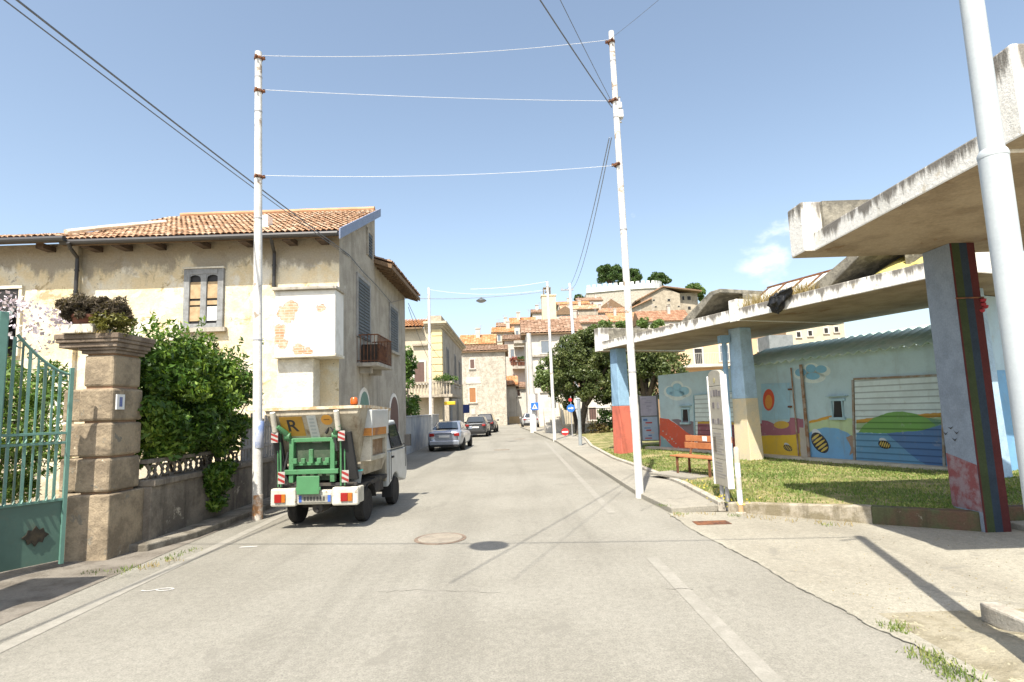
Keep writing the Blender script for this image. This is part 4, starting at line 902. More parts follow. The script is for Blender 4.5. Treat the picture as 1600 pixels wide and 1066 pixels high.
mb = MB(); c2box(mb, -.1, .317, -.10, W2 + .1, 4.0, 4.9); relabel(mb.build('upstand', [CAN2U, SOFF, CANTOP], c2, bevel=.02))
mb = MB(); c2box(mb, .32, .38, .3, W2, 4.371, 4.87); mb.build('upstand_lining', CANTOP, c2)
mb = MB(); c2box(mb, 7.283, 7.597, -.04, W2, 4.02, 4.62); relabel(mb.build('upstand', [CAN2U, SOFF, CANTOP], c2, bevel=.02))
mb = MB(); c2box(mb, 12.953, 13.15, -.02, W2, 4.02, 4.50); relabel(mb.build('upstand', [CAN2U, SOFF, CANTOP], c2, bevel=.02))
for base in (4.55, 9.3):
    mb = MB(); prof = [(base, 4.372), (base + 1.62, 5.12), (base + 2.05, 5.12), (base + 2.05, 5.0), (base + 1.75, 4.98), (base + .75, 4.372)]
    mb.prism([c2p(s, .32, z) for s, z in prof], -n2 * 3.2); mb.build('rib', CANTOP, c2, bevel=.02)
    mb = MB(); prof = [(base + 2.05, 4.372), (base + 2.05, 5.0), (base + 2.3, 4.95), (base + 2.7, 4.6), (base + 2.7, 4.372)]
    mb.prism([c2p(s, 1.1, z) for s, z in prof], -n2 * 2.4); mb.build('rib', CANTOP, c2, bevel=.02)
PB, PR, PCR = flat('pillar_blue', (.27, .43, .58)), M('pillar_red', (.55, .15, .10), (.44, .13, .09), 2.5), M('pillar_cream', (.66, .55, .36), (.56, .5, .38), 2, spots=((.45, .3, .14), .66, 3))
PLB = flat('pillar_pale_blue', (.42, .58, .72))
def pillar2(s, off, zg, cols, cuts, side_pipe, label=None):
    w0, w1, d0, d1 = .30, .23, .32, .28; zt = 4.048; mb = MB(); zc_ = [zg] + cuts + [zt]
    for i, m in enumerate(cols):
        P = []
        for z in (zc_[i] + (.0005 if i else 0), zc_[i + 1]):
            f = (z - zg) / (zt - zg); w_, d_ = w0 + (w1 - w0) * f, d0 + (d1 - d0) * f
            P += [c2p(s - w_, off - d_ * .5, z), c2p(s + w_, off - d_ * .5, z), c2p(s + w_, off + d_, z), c2p(s - w_, off + d_, z)]
        if P[1].x * 0 == 0: mb.hexa([P[3], P[2], P[1], P[0], P[7], P[6], P[5], P[4]], i)
    o = mb.build('pillar', cols_m := [c for c in cols], c2, bevel=.015)
    if side_pipe:
        mb = MB(); mb.tube([c2p(s - .33, off - .32, zg), c2p(s - .27, off - .28, zt - .25)], .075, 10); b_ = c2p(s - .28, off - .28, zt - .3); mb.box((b_.x - .14, b_.y - .12, b_.z - .1), (b_.x + .14, b_.y + .12, b_.z + .12)); mb.build('downpipe', PB, c2)
    return o
def c2s(px, py, z):
    q = G(px, py, z) - A2; return q.dot(u2), -q.dot(n2)
s_, o_ = c2s(972, 713, .06); pillar2(s_ - .05, o_ + .02, .0, [PR, PB], [1.9], False)
s_, o_ = c2s(1183, 722, .22); pillar2(s_ - .38, o_ + .02, .15, [PCR, PLB], [2.0], True)
mb = MB(); p = c2p(c2s(1183, 722, .22)[0] - .1, c2s(1183, 722, .22)[1] + .2, .1)
# far pillar near the end slab
pillar2(11.9, 1.9, .15, [PLB], [], False)
# skylight frames on top of the canopy
sk_ = thing('roof_skylight', 'rusty framed translucent skylight sloping on top of the long canopy', 'skylight', c2p(8, 1.5, 4.37))
PAN = M('milky_panel', (.66, .66, .62), (.55, .55, .50), 2, rough=.5)
for s0, s1 in ((6.9, 9.9), (11.9, 12.9)):
    mb = MB(); mb.obox(c2p(s0, 1.1, 4.6), u2 * (s1 - s0), -n2 * .75 + V((0, 0, .52)), (0, 0, .015)); mb.build('panel', PAN, sk_)
    mb = MB()
    for off, z in ((1.08, 4.6), (1.86, 5.14)): mb.obox(c2p(s0 - .1, off - .02, z), u2 * (s1 - s0 + .2), -n2 * .05, (0, 0, .05))
    n = int((s1 - s0) / .55)
    for k in range(n + 1): mb.obox(c2p(s0 + k * (s1 - s0) / n - .02, 1.09, 4.63), u2 * .04, -n2 * .75 + V((0, 0, .52)), (0, 0, .03))
    for k in range(n + 1): mb.tube([c2p(s0 + k * (s1 - s0) / n, 1.86, 4.37), c2p(s0 + k * (s1 - s0) / n, 1.86, 5.14)], .02, 5)
    mb.build('frame', RUST, sk_)
tp = MB(); NU, NVv = 10, 8
for j in range(NVv + 1):
    for i in range(NU + 1):
        a, b = i / NU, j / NVv; tp.v.append(tuple(c2p(10.95 + 1.1 * a + .15 * b, .55 + 1.3 * b, 4.45 + .62 * b + .06 * math.sin(a * 9 + b * 3))))
for j in range(NVv):
    for i in range(NU): a = j * (NU + 1) + i; tp.f.append((a, a + 1, a + NU + 2, a + NU + 1)); tp.mi.append(0)
o = tp.build('yellow_tarpaulin', M('yellow_tarp_cloth', (.55, .47, .14), (.46, .38, .12), 2), None, c2p(11.5, .6, 4.4), smooth=True); o.modifiers.new('s', 'SOLIDIFY').thickness = .012
tag(o, 'yellow tarpaulin draped over the frames on the long canopy', 'tarpaulin')
# black rubbish bag caught on the edge, and dry weeds
bg_ = bmesh.new(); bmesh.ops.create_icosphere(bg_, subdivisions=4, radius=1)
from mathutils import noise as mn
cb = c2p(9.0, -.08, 4.33)
for v_ in bg_.verts:
    d = v_.co.copy(); k = 1 + .5 * mn.noise(d * 2.1) + .22 * mn.noise(d * 6); v_.co = cb + u2 * (d.x * .22 * k + .0) + n2 * (d.y * .11 * k) + V((0, 0, d.z * (.30 if d.z < 0 else .13) * k)) + u2 * (.4 * max(0, d.x) ** 2 * .6) + V((0, 0, .18 * max(0, d.x) ** 2))
me = bpy.data.meshes.new('rubbish_bag'); bg_.to_mesh(me); bg_.free(); me.materials.append(paint('black_plastic', (.009, .009, .009), .5))
for p in me.polygons: p.use_smooth = False
o = bpy.data.objects.new('rubbish_bag', me); COL.objects.link(o); tag(o, 'torn black plastic bag hanging over the edge of the long canopy', 'bag')
spots = [tuple(c2p(7.7 + .09 * k, .15 + .3 * ((k * 7) % 5) / 5, 4.38)) for k in range(24)]
tufts('dry_grass', spots, STRAW, 46, .30, .08)
spots = [tuple(c2p(3.2 + .14 * k, 1.5 + .9 * ((k * 7) % 5) / 5, 4.38)) for k in range(10)]
tufts('weeds', spots, WEED, 30, .25, .12)
# ================================================================ painted kiosk
K0 = V((5.4892, 21.9, .22)); ku = V((.42103, -.90704, 0)).normalized(); kn = V((-.90704, -.42103, 0)).normalized()
def kp(px, py, off=0.0): return PL(px, py, K0 + kn * off, kn)
def ks(s, z, off=0.0): return V((K0.x, K0.y, 0)) + ku * s + V((0, 0, z)) + kn * off
kk = thing('painted_kiosk', 'low pale blue kiosk with a painted landscape mural, bees and roller shutters', 'kiosk', ks(5, .1, 0))
MUR = {}
def mur(name, c, slats=False):
    k = name + ('_slats' if slats else '')
    if k not in MUR:
        s = NT('mural_' + k); col = s.mix(s.ramp(s.noise(2.2, 5, .7), .38, .66), c, tuple(min(1, x * .84 + .02) for x in c))
        col = s.mix(s.ramp(s.noise(5, 6, .75, None, .5), .58, .70, 0, .5), col, (.40, .41, .38)); col = s.mix(s.ramp(s.noise(9, 7, .8, s.coords((1, 1, .5))), .55, .8, 0, .35), col, tuple(min(1, x * 1.35 + .04) for x in c))
        col = s.mix(s.ramp(s.noise(3, 5, .7, s.coords((1, 1, .12))), .56, .74, 0, .35), col, (.25, .22, .17))
        if slats:
            wv = s.n('ShaderNodeTexWave', wave_type='BANDS', bands_direction='Z', wave_profile='SAW'); wv.inputs['Scale'].default_value = 2 * math.pi / 20 / .15; s.l(s.tc.outputs['Object'], wv.inputs['Vector']); s.bump(wv.outputs['Fac'], 1.0, .03)
            col = s.mix(s.ramp(wv.outputs['Fac'], .68, .92, 0, .8), col, tuple(x * .42 for x in c))
        else: s.bump(s.noise(14, 5, .7), .3, .02)
        MUR[k] = s.done(col, .75, 0, .3)
    return MUR[k]
SKYB, SKYL = (.43, .565, .59), (.60, .70, .71)
MRND = random.Random(77)
class Mural:
    def __init__(s): s.mb = MB(); s.mats = []; s.lay = 0
    def idx(s, m):
        if m not in s.mats: s.mats.append(m)
        return s.mats.index(m)
    def poly(s, pts, name, c, off, slats=False):
        if len(pts) < 9 or name in ('red', 'green', 'blue', 'plum'):
            q = []
            for (xa_, ya_), (xb_, yb_) in zip(pts, pts[1:] + pts[:1]):
                n_ = max(1, int(math.hypot(xb_ - xa_, yb_ - ya_) / 4)); q += [(xa_ + (xb_ - xa_) * k / n_ + (MRND.uniform(-.45, .45) if k else 0), ya_ + (yb_ - ya_) * k / n_ + (MRND.uniform(-.55, .55) if k else 0)) for k in range(n_)]
            pts = q
        s.mb.poly([kp(x, y, off) for x, y in pts][::-1], s.idx(mur(name, c, slats)))
    def ell(s, cx, cy, rx, ry, name, c, off, slats=False, rot=0.0, n=20):
        s.poly([(cx + rx * math.cos(2 * math.pi * k / n) * math.cos(rot) - ry * math.sin(2 * math.pi * k / n) * math.sin(rot), cy + rx * math.cos(2 * math.pi * k / n) * math.sin(rot) + ry * math.sin(2 * math.pi * k / n) * math.cos(rot)) for k in range(n)], name, c, off, slats)
    def bee(s, cx, cy, r, rot, off, slats=False):
        Y, B = (.55, .42, .10), (.04, .04, .045)
        s.ell(cx - r * .25, cy - r * .75, r * .7, r * .4, 'bee_wing', (.55, .60, .62), off, slats, rot); s.ell(cx, cy, r * 1.15, r * .68, 'bee_black', B, off + .002, slats, rot)
        for k, f in enumerate((-.72, -.34, .04, .42, .78)):
            w_ = r * .62 * math.sqrt(max(0, 1 - (f * .87) ** 2)); s.ell(cx + r * f * math.cos(rot), cy + r * f * math.sin(rot), r * .12, w_ * .92, 'bee_yellow', Y, off + .004, slats, rot, 12)
mw = Mural(); S_ = mw
mw.k = 0
wm = S_.idx(mur('sky', SKYB))
def kbox(mb, s0, s1, z0, z1, o0, o1, mi=0): mb.obox(ks(s0, z0, o0), ku * (s1 - s0), kn * (o1 - o0), (0, 0, z1 - z0), mi)
kbox(mw.mb, 0, 3.6, .1, 3.0, 0, -4.2, wm)
a = [ks(3.603, .1, 0), ks(10.4, .1, 0), ks(10.4, .1, -4.2), ks(3.603, .1, -4.2)]; b = [ks(3.603, 3.0, 0), ks(10.4, 3.1, 0), ks(10.4, 3.1, -4.2), ks(3.603, 3.0, -4.2)]
mw.mb.hexa(a[::-1] + b[::-1], wm)
P = S_.poly
P([(1031, 710), (1031, 653), (1045, 655), (1060, 665), (1075, 677), (1089, 683), (1089, 716)], 'red', (.58, .10, .05), .004)
P([(1049, 656), (1060, 655), (1068, 658), (1089, 659), (1089, 683), (1075, 677), (1060, 665)], 'mauve_grey', (.19, .16, .18), .006)
P([(1032, 708), (1032, 680), (1040, 686), (1050, 697), (1062, 706), (1066, 713)], 'teal', (.22, .35, .36), .008)
for x, y, r in ((1036, 674, 1.2), (1041, 679, .9), (1050, 686, 1.5), (1045, 688, 1.1), (1038, 686, 1.3), (1056, 693, 1.0), (1053, 690, .8), (1047, 683, .8), (1060, 699, .9)): S_.ell(x, y, r, r * 1.1, 'foam', (.46, .42, .36), .011, n=7)
P([(1166, 684), (1166, 660), (1190, 662), (1190, 722), (1166, 720)], 'maroon', (.28, .07, .08), .004)
P([(1190, 656), (1200, 658), (1212, 664), (1222, 662), (1233, 659), (1235, 653), (1255, 655), (1256, 677), (1236, 681), (1190, 681)], 'plum', (.34, .13, .17), .004)
S_.ell(1221, 664, 12, 6, 'sun', (.58, .38, .07), .006)
P([(1190, 681), (1236, 680), (1256, 676), (1258, 725), (1190, 722)], 'ochre', (.70, .47, .05), .006)
P([(1234, 653), (1249, 654), (1250, 674), (1236, 680)], 'rose', (.38, .15, .18), .008)
P([(1249, 668), (1262, 668), (1264, 724), (1252, 723)], 'cream_strip', (.48, .44, .36), .010)
P([(1264, 658), (1280, 654), (1300, 649), (1303, 651), (1290, 656), (1264, 662)], 'orange', (.55, .30, .05), .004)
P([(1264, 662), (1290, 656), (1303, 652), (1336, 655), (1336, 690), (1264, 690)], 'pale_green', (.44, .55, .32), .006)
P([(1264, 677), (1274, 671), (1290, 668), (1310, 670), (1324, 676), (1336, 686), (1336, 729), (1266, 725)], 'blue', (.17, .37, .58), .008)
P([(1322, 684), (1330, 680), (1336, 684), (1336, 706), (1327, 712), (1330, 700)], 'brown_stain', (.32, .22, .15), .010)
S_.bee(1281, 692, 16, .95, .012); S_.bee(1231, 700, 6.5, .5, .010)
P([(1471, 650), (1530, 645), (1532, 664), (1471, 668)], 'pale_green', (.44, .55, .32), .004); P([(1471, 664), (1532, 660), (1532, 738), (1473, 734)], 'blue', (.17, .37, .58), .006)
S_.ell(1201, 625, 9, 17, 'balloon_red', (.60, .09, .04), .024); S_.ell(1201, 628, 5.5, 11, 'balloon_orange', (.66, .28, .05), .026)
CLD = (.60, .68, .63)
for x, y, rx, ry in ((1046, 612, 9, 9), (1058, 604, 10, 9), (1070, 612, 11, 9), (1058, 618, 14, 8)): S_.ell(x, y, rx, ry, 'cloud_cream', CLD, .003)
for x, y, rx, ry in ((1047, 611, 6.5, 6.5), (1058, 605, 7, 6), (1069, 611, 8, 6.5), (1058, 615, 12, 5)): S_.ell(x, y, rx, ry, 'cloud_blue', (.29, .50, .58), .005)
for x, y, rx, ry in ((1252, 584, 12, 9), (1268, 577, 13, 10), (1285, 580, 13, 9), (1270, 590, 20, 9)): S_.ell(x, y, rx, ry, 'cloud_cream', CLD, .003)
for x, y, rx, ry in ((1251, 582, 9, 6.5), (1267, 576, 8, 6.5), (1283, 577, 9, 6), (1270, 588, 11, 5.5)): S_.ell(x, y, rx, ry, 'cloud_deep_blue', (.20, .42, .55), .005)
mw.mb.build('wall', mw.mats, kk)
# plinth
mb = MB(); kbox(mb, -.6, 10.4, .0, .335, .002, .34); mb.build('plinth', M('pale_plinth_edge', (.52, .48, .38), (.42, .38, .3), 4, bump=.3), kk, bevel=.015)
# roller shutters
def shutter(pts_rect, layers):
    m = Mural(); i = m.idx(mur('shutter_sky', SKYL, True)); p = [kp(x, y, .02) for x, y in pts_rect]
    m.mb.poly(p[::-1], i)
    q = [kp(x, y, .001) for x, y in pts_rect]
    for a_, b_ in zip(range(4), (1, 2, 3, 0)): m.mb.quad(p[a_], p[b_], q[b_], q[a_], i)
    layers(m); return m.mb.build('roller_shutter', m.mats, kk)
def L1(m):
    m.poly([(1090, 659), (1120, 658), (1164, 661), (1164, 664), (1090, 662)], 'sun', (.55, .36, .07), .024, True)
    m.poly([(1090, 662), (1164, 664), (1164, 685), (1090, 684)], 'plum', (.26, .10, .13), .026, True)
    m.poly([(1090, 684), (1164, 685), (1164, 719), (1090, 715)], 'red', (.40, .08, .05), .024, True)
shutter([(1088, 715), (1165, 719), (1165, 611), (1085, 618)], L1)
def L2(m):
    m.poly([(1338, 656), (1380, 651), (1470, 645), (1470, 652), (1400, 657), (1338, 662)], 'orange', (.52, .30, .06), .024, True)
    m.poly([(1338, 672), (1338, 662), (1400, 657), (1470, 652), (1471, 668), (1440, 675)], 'pale_green', (.32, .44, .26), .026, True)
    m.poly([(1430, 650), (1471, 656), (1472, 668), (1440, 672)], 'dark_green', (.13, .28, .17), .028, True)
    m.poly([(1341, 676), (1350, 664), (1365, 653), (1388, 645), (1410, 643), (1432, 647), (1450, 655), (1462, 665), (1440, 673), (1400, 678)], 'green', (.17, .36, .10), .030, True)
    m.poly([(1338, 676), (1400, 678), (1440, 673), (1472, 664), (1475, 733), (1338, 729)], 'blue', (.15, .33, .50), .032, True)
    m.poly([(1385, 677), (1440, 673), (1472, 664), (1475, 733), (1455, 732), (1425, 712)], 'deep_blue', (.10, .20, .40), .034, True)
    m.bee(1382, 695, 9, .35, .037, True)
shutter([(1338, 729), (1475, 733), (1470, 588), (1335, 594)], L2)
def frame_rect(name, r, wd, m, z=.03):
    mb = MB(); p = [kp(*q, 0) for q in r]
    mid = sum(p, V((0, 0, 0))) / 4
    for a_, b_ in ((1, 2), (2, 3), (3, 0)):
        d = (p[b_] - p[a_]).normalized(); o_ = (p[a_] + p[b_]) / 2 - mid; o_ -= d * o_.dot(d); o_.normalize(); mb.obox(p[a_] - d * 0 + kn * .001, (p[b_] - p[a_]), o_ * wd, kn * z)
    return mb.build(name, m, kk)
frame_rect('shutter_frame', [(1338, 729), (1475, 733), (1470, 588), (1335, 594)], .05, M('rusty_shutter_rail', (.26, .19, .13), (.33, .33, .30), 5), .045)
frame_rect('shutter_frame', [(1088, 715), (1165, 719), (1165, 611), (1085, 618)], .04, M('faded_blue_rail', (.30, .45, .5), (.24, .34, .38), 5), .04)
for r in ([(1067, 660), (1077, 660), (1077, 639), (1067, 640)], [(1303, 652), (1318, 652), (1318, 626), (1303, 627)]):
    mb = MB(); p = [kp(*q, .004) for q in r]; mb.poly(p[::-1], 0); w_ = mb.build('window', DARK, kk)
    mb = MB(); P4 = [kp(*q, 0) for q in r]; d = ku
    hgt = P4[3].z - P4[0].z; wid = (P4[1] - P4[0]).length
    for (o_, s_, h_) in ((P4[0] - d * .03, d * .03, hgt), (P4[1], d * .03, hgt)): mb.obox(o_ + kn * .001, s_, kn * .04, (0, 0, h_))
    mb.obox(P4[0] - d * .08 - V((0, 0, .07)) + kn * .001, d * (wid + .16), kn * .08, (0, 0, .068)); mb.obox(P4[3] - d * .06 + V((0, 0, .001)) + kn * .001, d * (wid + .12), kn * .04, (0, 0, .06)); mb.obox(P4[3] - d * .15 + V((0, 0, .12)) + kn * .001, d * (wid + .3), kn * .12, (0, 0, .02)); mb.build('frame', mur('frame_blue', (.34, .5, .55)), w_)
r = [(1191, 657), (1234, 655), (1234, 598), (1189, 600)]; mb = MB(); p = [kp(*q, .02) for q in r]; mb.poly(p[::-1]); q_ = [kp(*q, .001) for q in r]
for a_, b_ in zip(range(4), (1, 2, 3, 0)): mb.quad(p[a_], p[b_], q_[b_], q_[a_])
dr = mb.build('door_panel', mur('door_blue', (.33, .53, .62)), kk)
for py in (610, 637): q = kp(1232, py, .02); mb = MB(); mb.obox(q, ku * .12, kn * .03, (0, 0, .05)); mb.build('hinge', RUST, dr)
# rusty pipes up the wall
for px, t0, r_ in ((1257, 575, .045), (1241, 580, .022)):
    a, b2 = kp(px - 2, t0, .06), kp(px + 8, 722, .06); mb = MB(); mb.tube([b2, V((b2.x, b2.y, a.z)) * .5 + b2 * 0 + V((b2.x, b2.y, b2.z)) * .5, V((b2.x, b2.y, a.z + .1))], r_, 8); mb.build('pipe', M('rust_streaked_pipe', (.34, .28, .22), (.24, .13, .07), 4, .4, .6), kk)
# corrugated roof
s = NT('green_corrugated_sheet'); c = s.mix(s.ramp(s.noise(1.2, 5, .7), .4, .65), (.40, .54, .47), (.54, .64, .56)); c = s.mix(s.ramp(s.noise(2, 4, .7), .6, .72), c, (.55, .56, .45)); CORR = s.done(c, .6)
mb = MB(); n = 150; vs = []
for i in range(n + 1):
    s_ = 3.75 + (10.5 - 3.75) * i / n; zz = 3.04 + .10 * i / n; hgt = .05 * math.sin(i * 2 * math.pi / 6)
    for off, dz in ((.28, -.10), (-1.5, .50), (-3.9, .75)): vs.append(ks(s_, zz + dz + hgt + .03, off))
fs = [(3 * i + j, 3 * i + 3 + j, 3 * i + 4 + j, 3 * i + 1 + j) for i in range(n) for j in range(2)]
mb.add(vs, [f[::-1] for f in fs]); o = mb.build('roof', CORR, kk, smooth=True); o.modifiers.new('s', 'SOLIDIFY').thickness = .012
# taller sky-painted block at the end of the kiosk
an = thing('painted_annex', 'taller sky blue painted block beyond the kiosk, lit by the sun behind the steel pole', 'building', ks(10.6, 0, .3))
mb = MB(); AX0, AX1 = 10.403, 13.0; TW = mur('annex_pale', (.46, .62, .72)); TL = mur('annex_blue', (.20, .42, .66))
def abox(z0, z1, mi, e=0): mb.obox(ks(AX0 - 0, z0, .30 + e), ku * (.25 + e), -kn * 5.5, (0, 0, z1 - z0), mi)
abox(.1, 2.4, 1); abox(2.402, 4.03, 0); mb.build('wall', [TW, TL], an)
mb = MB(); mb.obox(ks(AX0 + .253, .1, .12), ku * .05, -kn * .5, (0, 0, 3.9)); mb.build('buttress', TW, an)
# ================================================================ information totem, post, bench, boards
TOT = M('totem_beige', (.38, .355, .29), (.32, .295, .24), 2, rough=.4, fine=.05); TOTW = paint('totem_white_edge', (.78, .78, .76), .35)
tx, ty0, ty1, tz0, tz1 = 3.69, 10.24, 11.0, .42, 2.42
to = thing('information_totem', 'tall beige town information totem with arched top standing on the lawn corner', 'sign', (tx, ty0, .1))
mb = MB()
for (a, b) in ((.42, .88), (.888, 1.42), (1.428, 2.20)): mb.box((tx, ty0 + .05, a), (tx + .08, ty1 - .05, b))
mb.prism([(tx, ty0 + .05, 2.208)] + [(tx, ty1 - .05, 2.208)] + [(tx, (ty0 + ty1) / 2 + (ty1 - ty0 - .1) / 2 * math.cos(math.pi * k / 10), 2.40 + .10 * math.sin(math.pi * k / 10)) for k in range(11)], (.08, 0, 0))
mb.build('panels', TOT, to, bevel=.006)
mb = MB()
for y in (ty0, ty1 - .05): mb.box((tx - .015, y, .40), (tx + .095, y + .049, 2.40))
mb.build('side_rails', TOTW, to, bevel=.012)
mb = MB(); mb.box((tx + .02, ty0 + .2, .0), (tx + .06, ty0 + .3, .42)); mb.box((tx + .02, ty1 - .3, .0), (tx + .06, ty1 - .2, .42)); mb.build('feet', BAND, to)
mb = MB(); xf = tx - .004; rgx = random.Random(8)
PH = [paint('totem_ink', (.15, .135, .14), .5), paint('totem_photo_brown', (.22, .19, .15), .5), paint('totem_photo_grey', (.29, .27, .26), .5)]
for z0, z1, n, lo in ((2.02, 2.14, 4, .1), (1.80, 1.92, 2, .3), (1.52, 1.62, 4, .05)):
    for k in range(n):
        y = ty1 - .12 - (k + lo) * (ty1 - ty0 - .2) / (n + lo); hh = z1 - z0
        mb.box((xf, y - .11, z0), (xf + .006, y, z1 - rgx.uniform(0, .03)), rgx.choice((0, 0, 1, 2)))
    mb.build('printed_photos', PH, to); mb = MB()
for k in range(9): z = 1.34 - k * .045; mb.box((xf, ty1 - .12 - rgx.uniform(.3, .55), z), (xf + .006, ty1 - .12, z + .014), 2)
mb.box((xf, ty1 - .25, 1.0), (xf + .006, ty1 - .13, 1.28), 1)
for k in range(6): z = .82 - k * .05; mb.box((xf, ty1 - .12 - rgx.uniform(.35, .55), z), (xf + .006, ty1 - .12, z + .014), 2)
mb.build('printed_text', PH, to)
mb = MB(); mb.lathe((tx - .002, (ty0 + ty1) / 2, 2.31), [(.05, 0), (.05, -.003), (.032, -.003)], 16, 'x'); mb.build('emblem', paint('totem_gold', (.45, .40, .2), .5), to)
p = G(1158, 803); o = thing('short_post', 'short white and tan painted post at the driveway corner beside the totem', 'post', p)
mb = MB(); mb.tube([p - V((0, 0, .05)), p + V((0, 0, .16))], .045, 12, 1); mb.tube([p + V((0, 0, .16)), p + V((0, 0, .40))], .046, 12, 0); mb.tube([p + V((0, 0, .40)), p + V((0, 0, .62))], .046, 12, 2); mb.tube([p + V((0, 0, .62)), p + V((0, 0, .86))], .046, 12, 0); mb.tube([p + V((0, 0, .86)), p + V((0, 0, 1.10)), p + V((0, 0, 1.13))], [.046, .046, .03], 12, 3)
mb.build('shaft', [M('post_pale_blue_white', (.64, .67, .72), (.55, .58, .62), 4), M('post_tan', (.45, .28, .14), (.5, .4, .3), 5), M('post_grey', (.5, .48, .44), (.42, .4, .36), 5), M('post_beige', (.50, .44, .34), (.42, .36, .28), 5)], o, smooth=True)
mb = MB(); mb.lathe(p, [(.09, -.02), (.085, .02), (.05, .03)], 12); mb.build('foot', CONC, o)
# bench, parallel to the kiosk, back towards it
WOODO = M('orange_bench_slats', (.42, .17, .07), (.34, .13, .05), 5, rough=.6, bump=.1)
zb = lawn_z(4.3) ; B0 = Yp(1046, 709, 14.75); bo = V((B0.x, B0.y, zb)); bu, bn = ku, kn
bench = thing('park_bench', 'orange brown wooden park bench on the lawn facing the road', 'bench', bo)
def bb(mb, s0, s1, o0, o1, z0, z1): mb.obox(bo + bu * s0 - bn * o0 + V((0, 0, z0)), bu * (s1 - s0), -bn * (o1 - o0), (0, 0, z1 - z0))
mb = MB()
for k in range(4): bb(mb, 0, 1.55, .0 + k * .115, .10 + k * .115, .42, .455)
mb.build('seat', WOODO, bench, bevel=.006)
mb = MB()
for k in range(2): mb.obox(bo + bu * .0 - bn * (.50 + .04 * k) + V((0, 0, .60 + k * .17)), bu * 1.55, -bn * .03, (0, 0, .15))
mb.build('backrest', WOODO, bench, bevel=.006)
q = bo + bu * .62 - bn * .535 + V((0, 0, .79)); mb = MB(); mb.obox(q + bn * .004, bu * .16, bn * .002, (0, 0, .12)); mb.build('white_plaque', paint('plaque_white', (.7, .7, .68), .5), bench)
for s_ in (.2, 1.3):
    mb = MB(); bb(mb, s_, s_ + .05, .02, .06, -.05, .42); bb(mb, s_, s_ + .05, .40, .44, -.05, .42); bb(mb, s_, s_ + .05, .02, .46, .385, .418)
    mb.obox(bo + bu * s_ - bn * .45 + V((0, 0, .40)), bu * .05, -bn * .03, V((0, 0, .52)) - bn * .12); mb.build('leg', RUST, bench)
q = bo + bn * .45 - bu * .3; sb = MB(); sb.obox(V((q.x, q.y, zb - .02)), bu * 1.5, -bn * .75, (0, 0, .045)); tag(sb.build('bench_slab', PAVE, None, (q.x, q.y, zb)), kind='structure')
# notice boards by the first pillar
def board(P0, du, w_, z0, z1, label, posters, group='notice boards by the first pillar'):
    o = thing('notice_board', label, 'notice board', P0, 0, group); nn = V((du.y, -du.x, 0))
    if nn.y > 0: nn = -nn
    mb = MB(); mb.obox(P0 + V((0, 0, z0)), du * w_, -nn * .06, (0, 0, z1 - z0)); mb.build('panel', M('board_grey_metal', (.22, .23, .23), (.16, .16, .16), 3), o)
    mb = MB()
    for s_ in (-.06, w_): mb.obox(P0 + du * s_, du * .06, -nn * .06, (0, 0, z1 + .05))
    mb.build('posts', M('board_grey_metal', ()), o)
    for (a, b, c, d, cols, n) in posters:
        mb = MB(); mb.obox(P0 + du * (w_ * a) + V((0, 0, z0 + (z1 - z0) * c)) + nn * .001, du * (w_ * (b - a)), nn * .004, (0, 0, (z1 - z0) * (d - c)), 0); rr = random.Random(n); W_, H_ = w_ * (b - a), (z1 - z0) * (d - c)
        for k in range(n):
            s0, t0 = rr.uniform(.05, .5), .06 + .88 * k / n; mb.obox(P0 + du * (w_ * a + W_ * s0) + V((0, 0, z0 + (z1 - z0) * c + H_ * t0)) + nn * .005, du * (W_ * rr.uniform(.2, .45)), nn * .002, (0, 0, H_ / n * rr.uniform(.3, .75)), 1 + k % (len(cols) - 1))
        mb.build('poster', [paint('poster_%d_%d_%d' % tuple(int(q * 100) for q in cc), cc, .7) for cc in cols], o)
PB0 = G(1004, 702, .15); board(V((PB0.x, PB0.y, .12)), V((.97, -.24, 0)).normalized(), .66, .35, 2.15, 'notice board with a lavender notice above a blue and red poster, against the kiosk end', [(.02, .98, .56, .99, ((.50, .47, .56), (.38, .36, .46), (.44, .42, .5)), 9), (.05, .98, .02, .53, ((.45, .54, .66), (.55, .08, .07), (.12, .24, .5), (.6, .5, .5)), 8)])
PB1 = G(978, 700, .15); board(V((PB1.x, PB1.y + .4, .12)), V((.97, -.24, 0)).normalized(), .55, .6, 2.2, 'notice board with white and blue posters half hidden behind the red pillar', [(.02, .98, .03, .97, ((.68, .69, .72), (.18, .33, .6), (.5, .55, .65)), 7)])
# step and platform under the near canopy
mb = MB(); mb.box((6.95, 7.5, .0), (12, 8.5, .09)); tag(mb.build('canopy_platform', PAVE, None, (7, 7.6, 0), bevel=.015), kind='structure')
# ================================================================ vehicles
WHITE_P = paint('truck_white_paint', (.48, .50, .49), .4, 0, .2, dirt=((.30, .26, .20), .6))
TUB = M('grimy_cream_steel', (.38, .34, .26), (.24, .205, .145), 3, .4, .65, .6, .1, 20, streak=((.14, .09, .05), .75, 6), spots=((.28, .13, .05), .68, 4))
RUSTY = M('orange_rust_patch', (.46, .20, .05), (.28, .13, .06), 6)
LIFT = paint('lift_green', (.065, .20, .085), .45, 0, .1, dirt=((.05, .06, .035), .85))
LENS_R, LENS_A = paint('red_lens', (.26, .012, .01), .25), paint('amber_lens', (.38, .12, .015), .25)
SIL = paint('reflector_white', (.38, .36, .33), .4); REDR = paint('reflector_red', (.26, .022, .018), .5)
TYRE = M('tyre_rubber', (.022, .021, .02), (.035, .033, .03), 8, bump=.2); RIMW = paint('dusty_rim', (.28, .27, .24), .5, .2); RIMS = paint('alloy_rim', (.42, .43, .45), .35, .7)
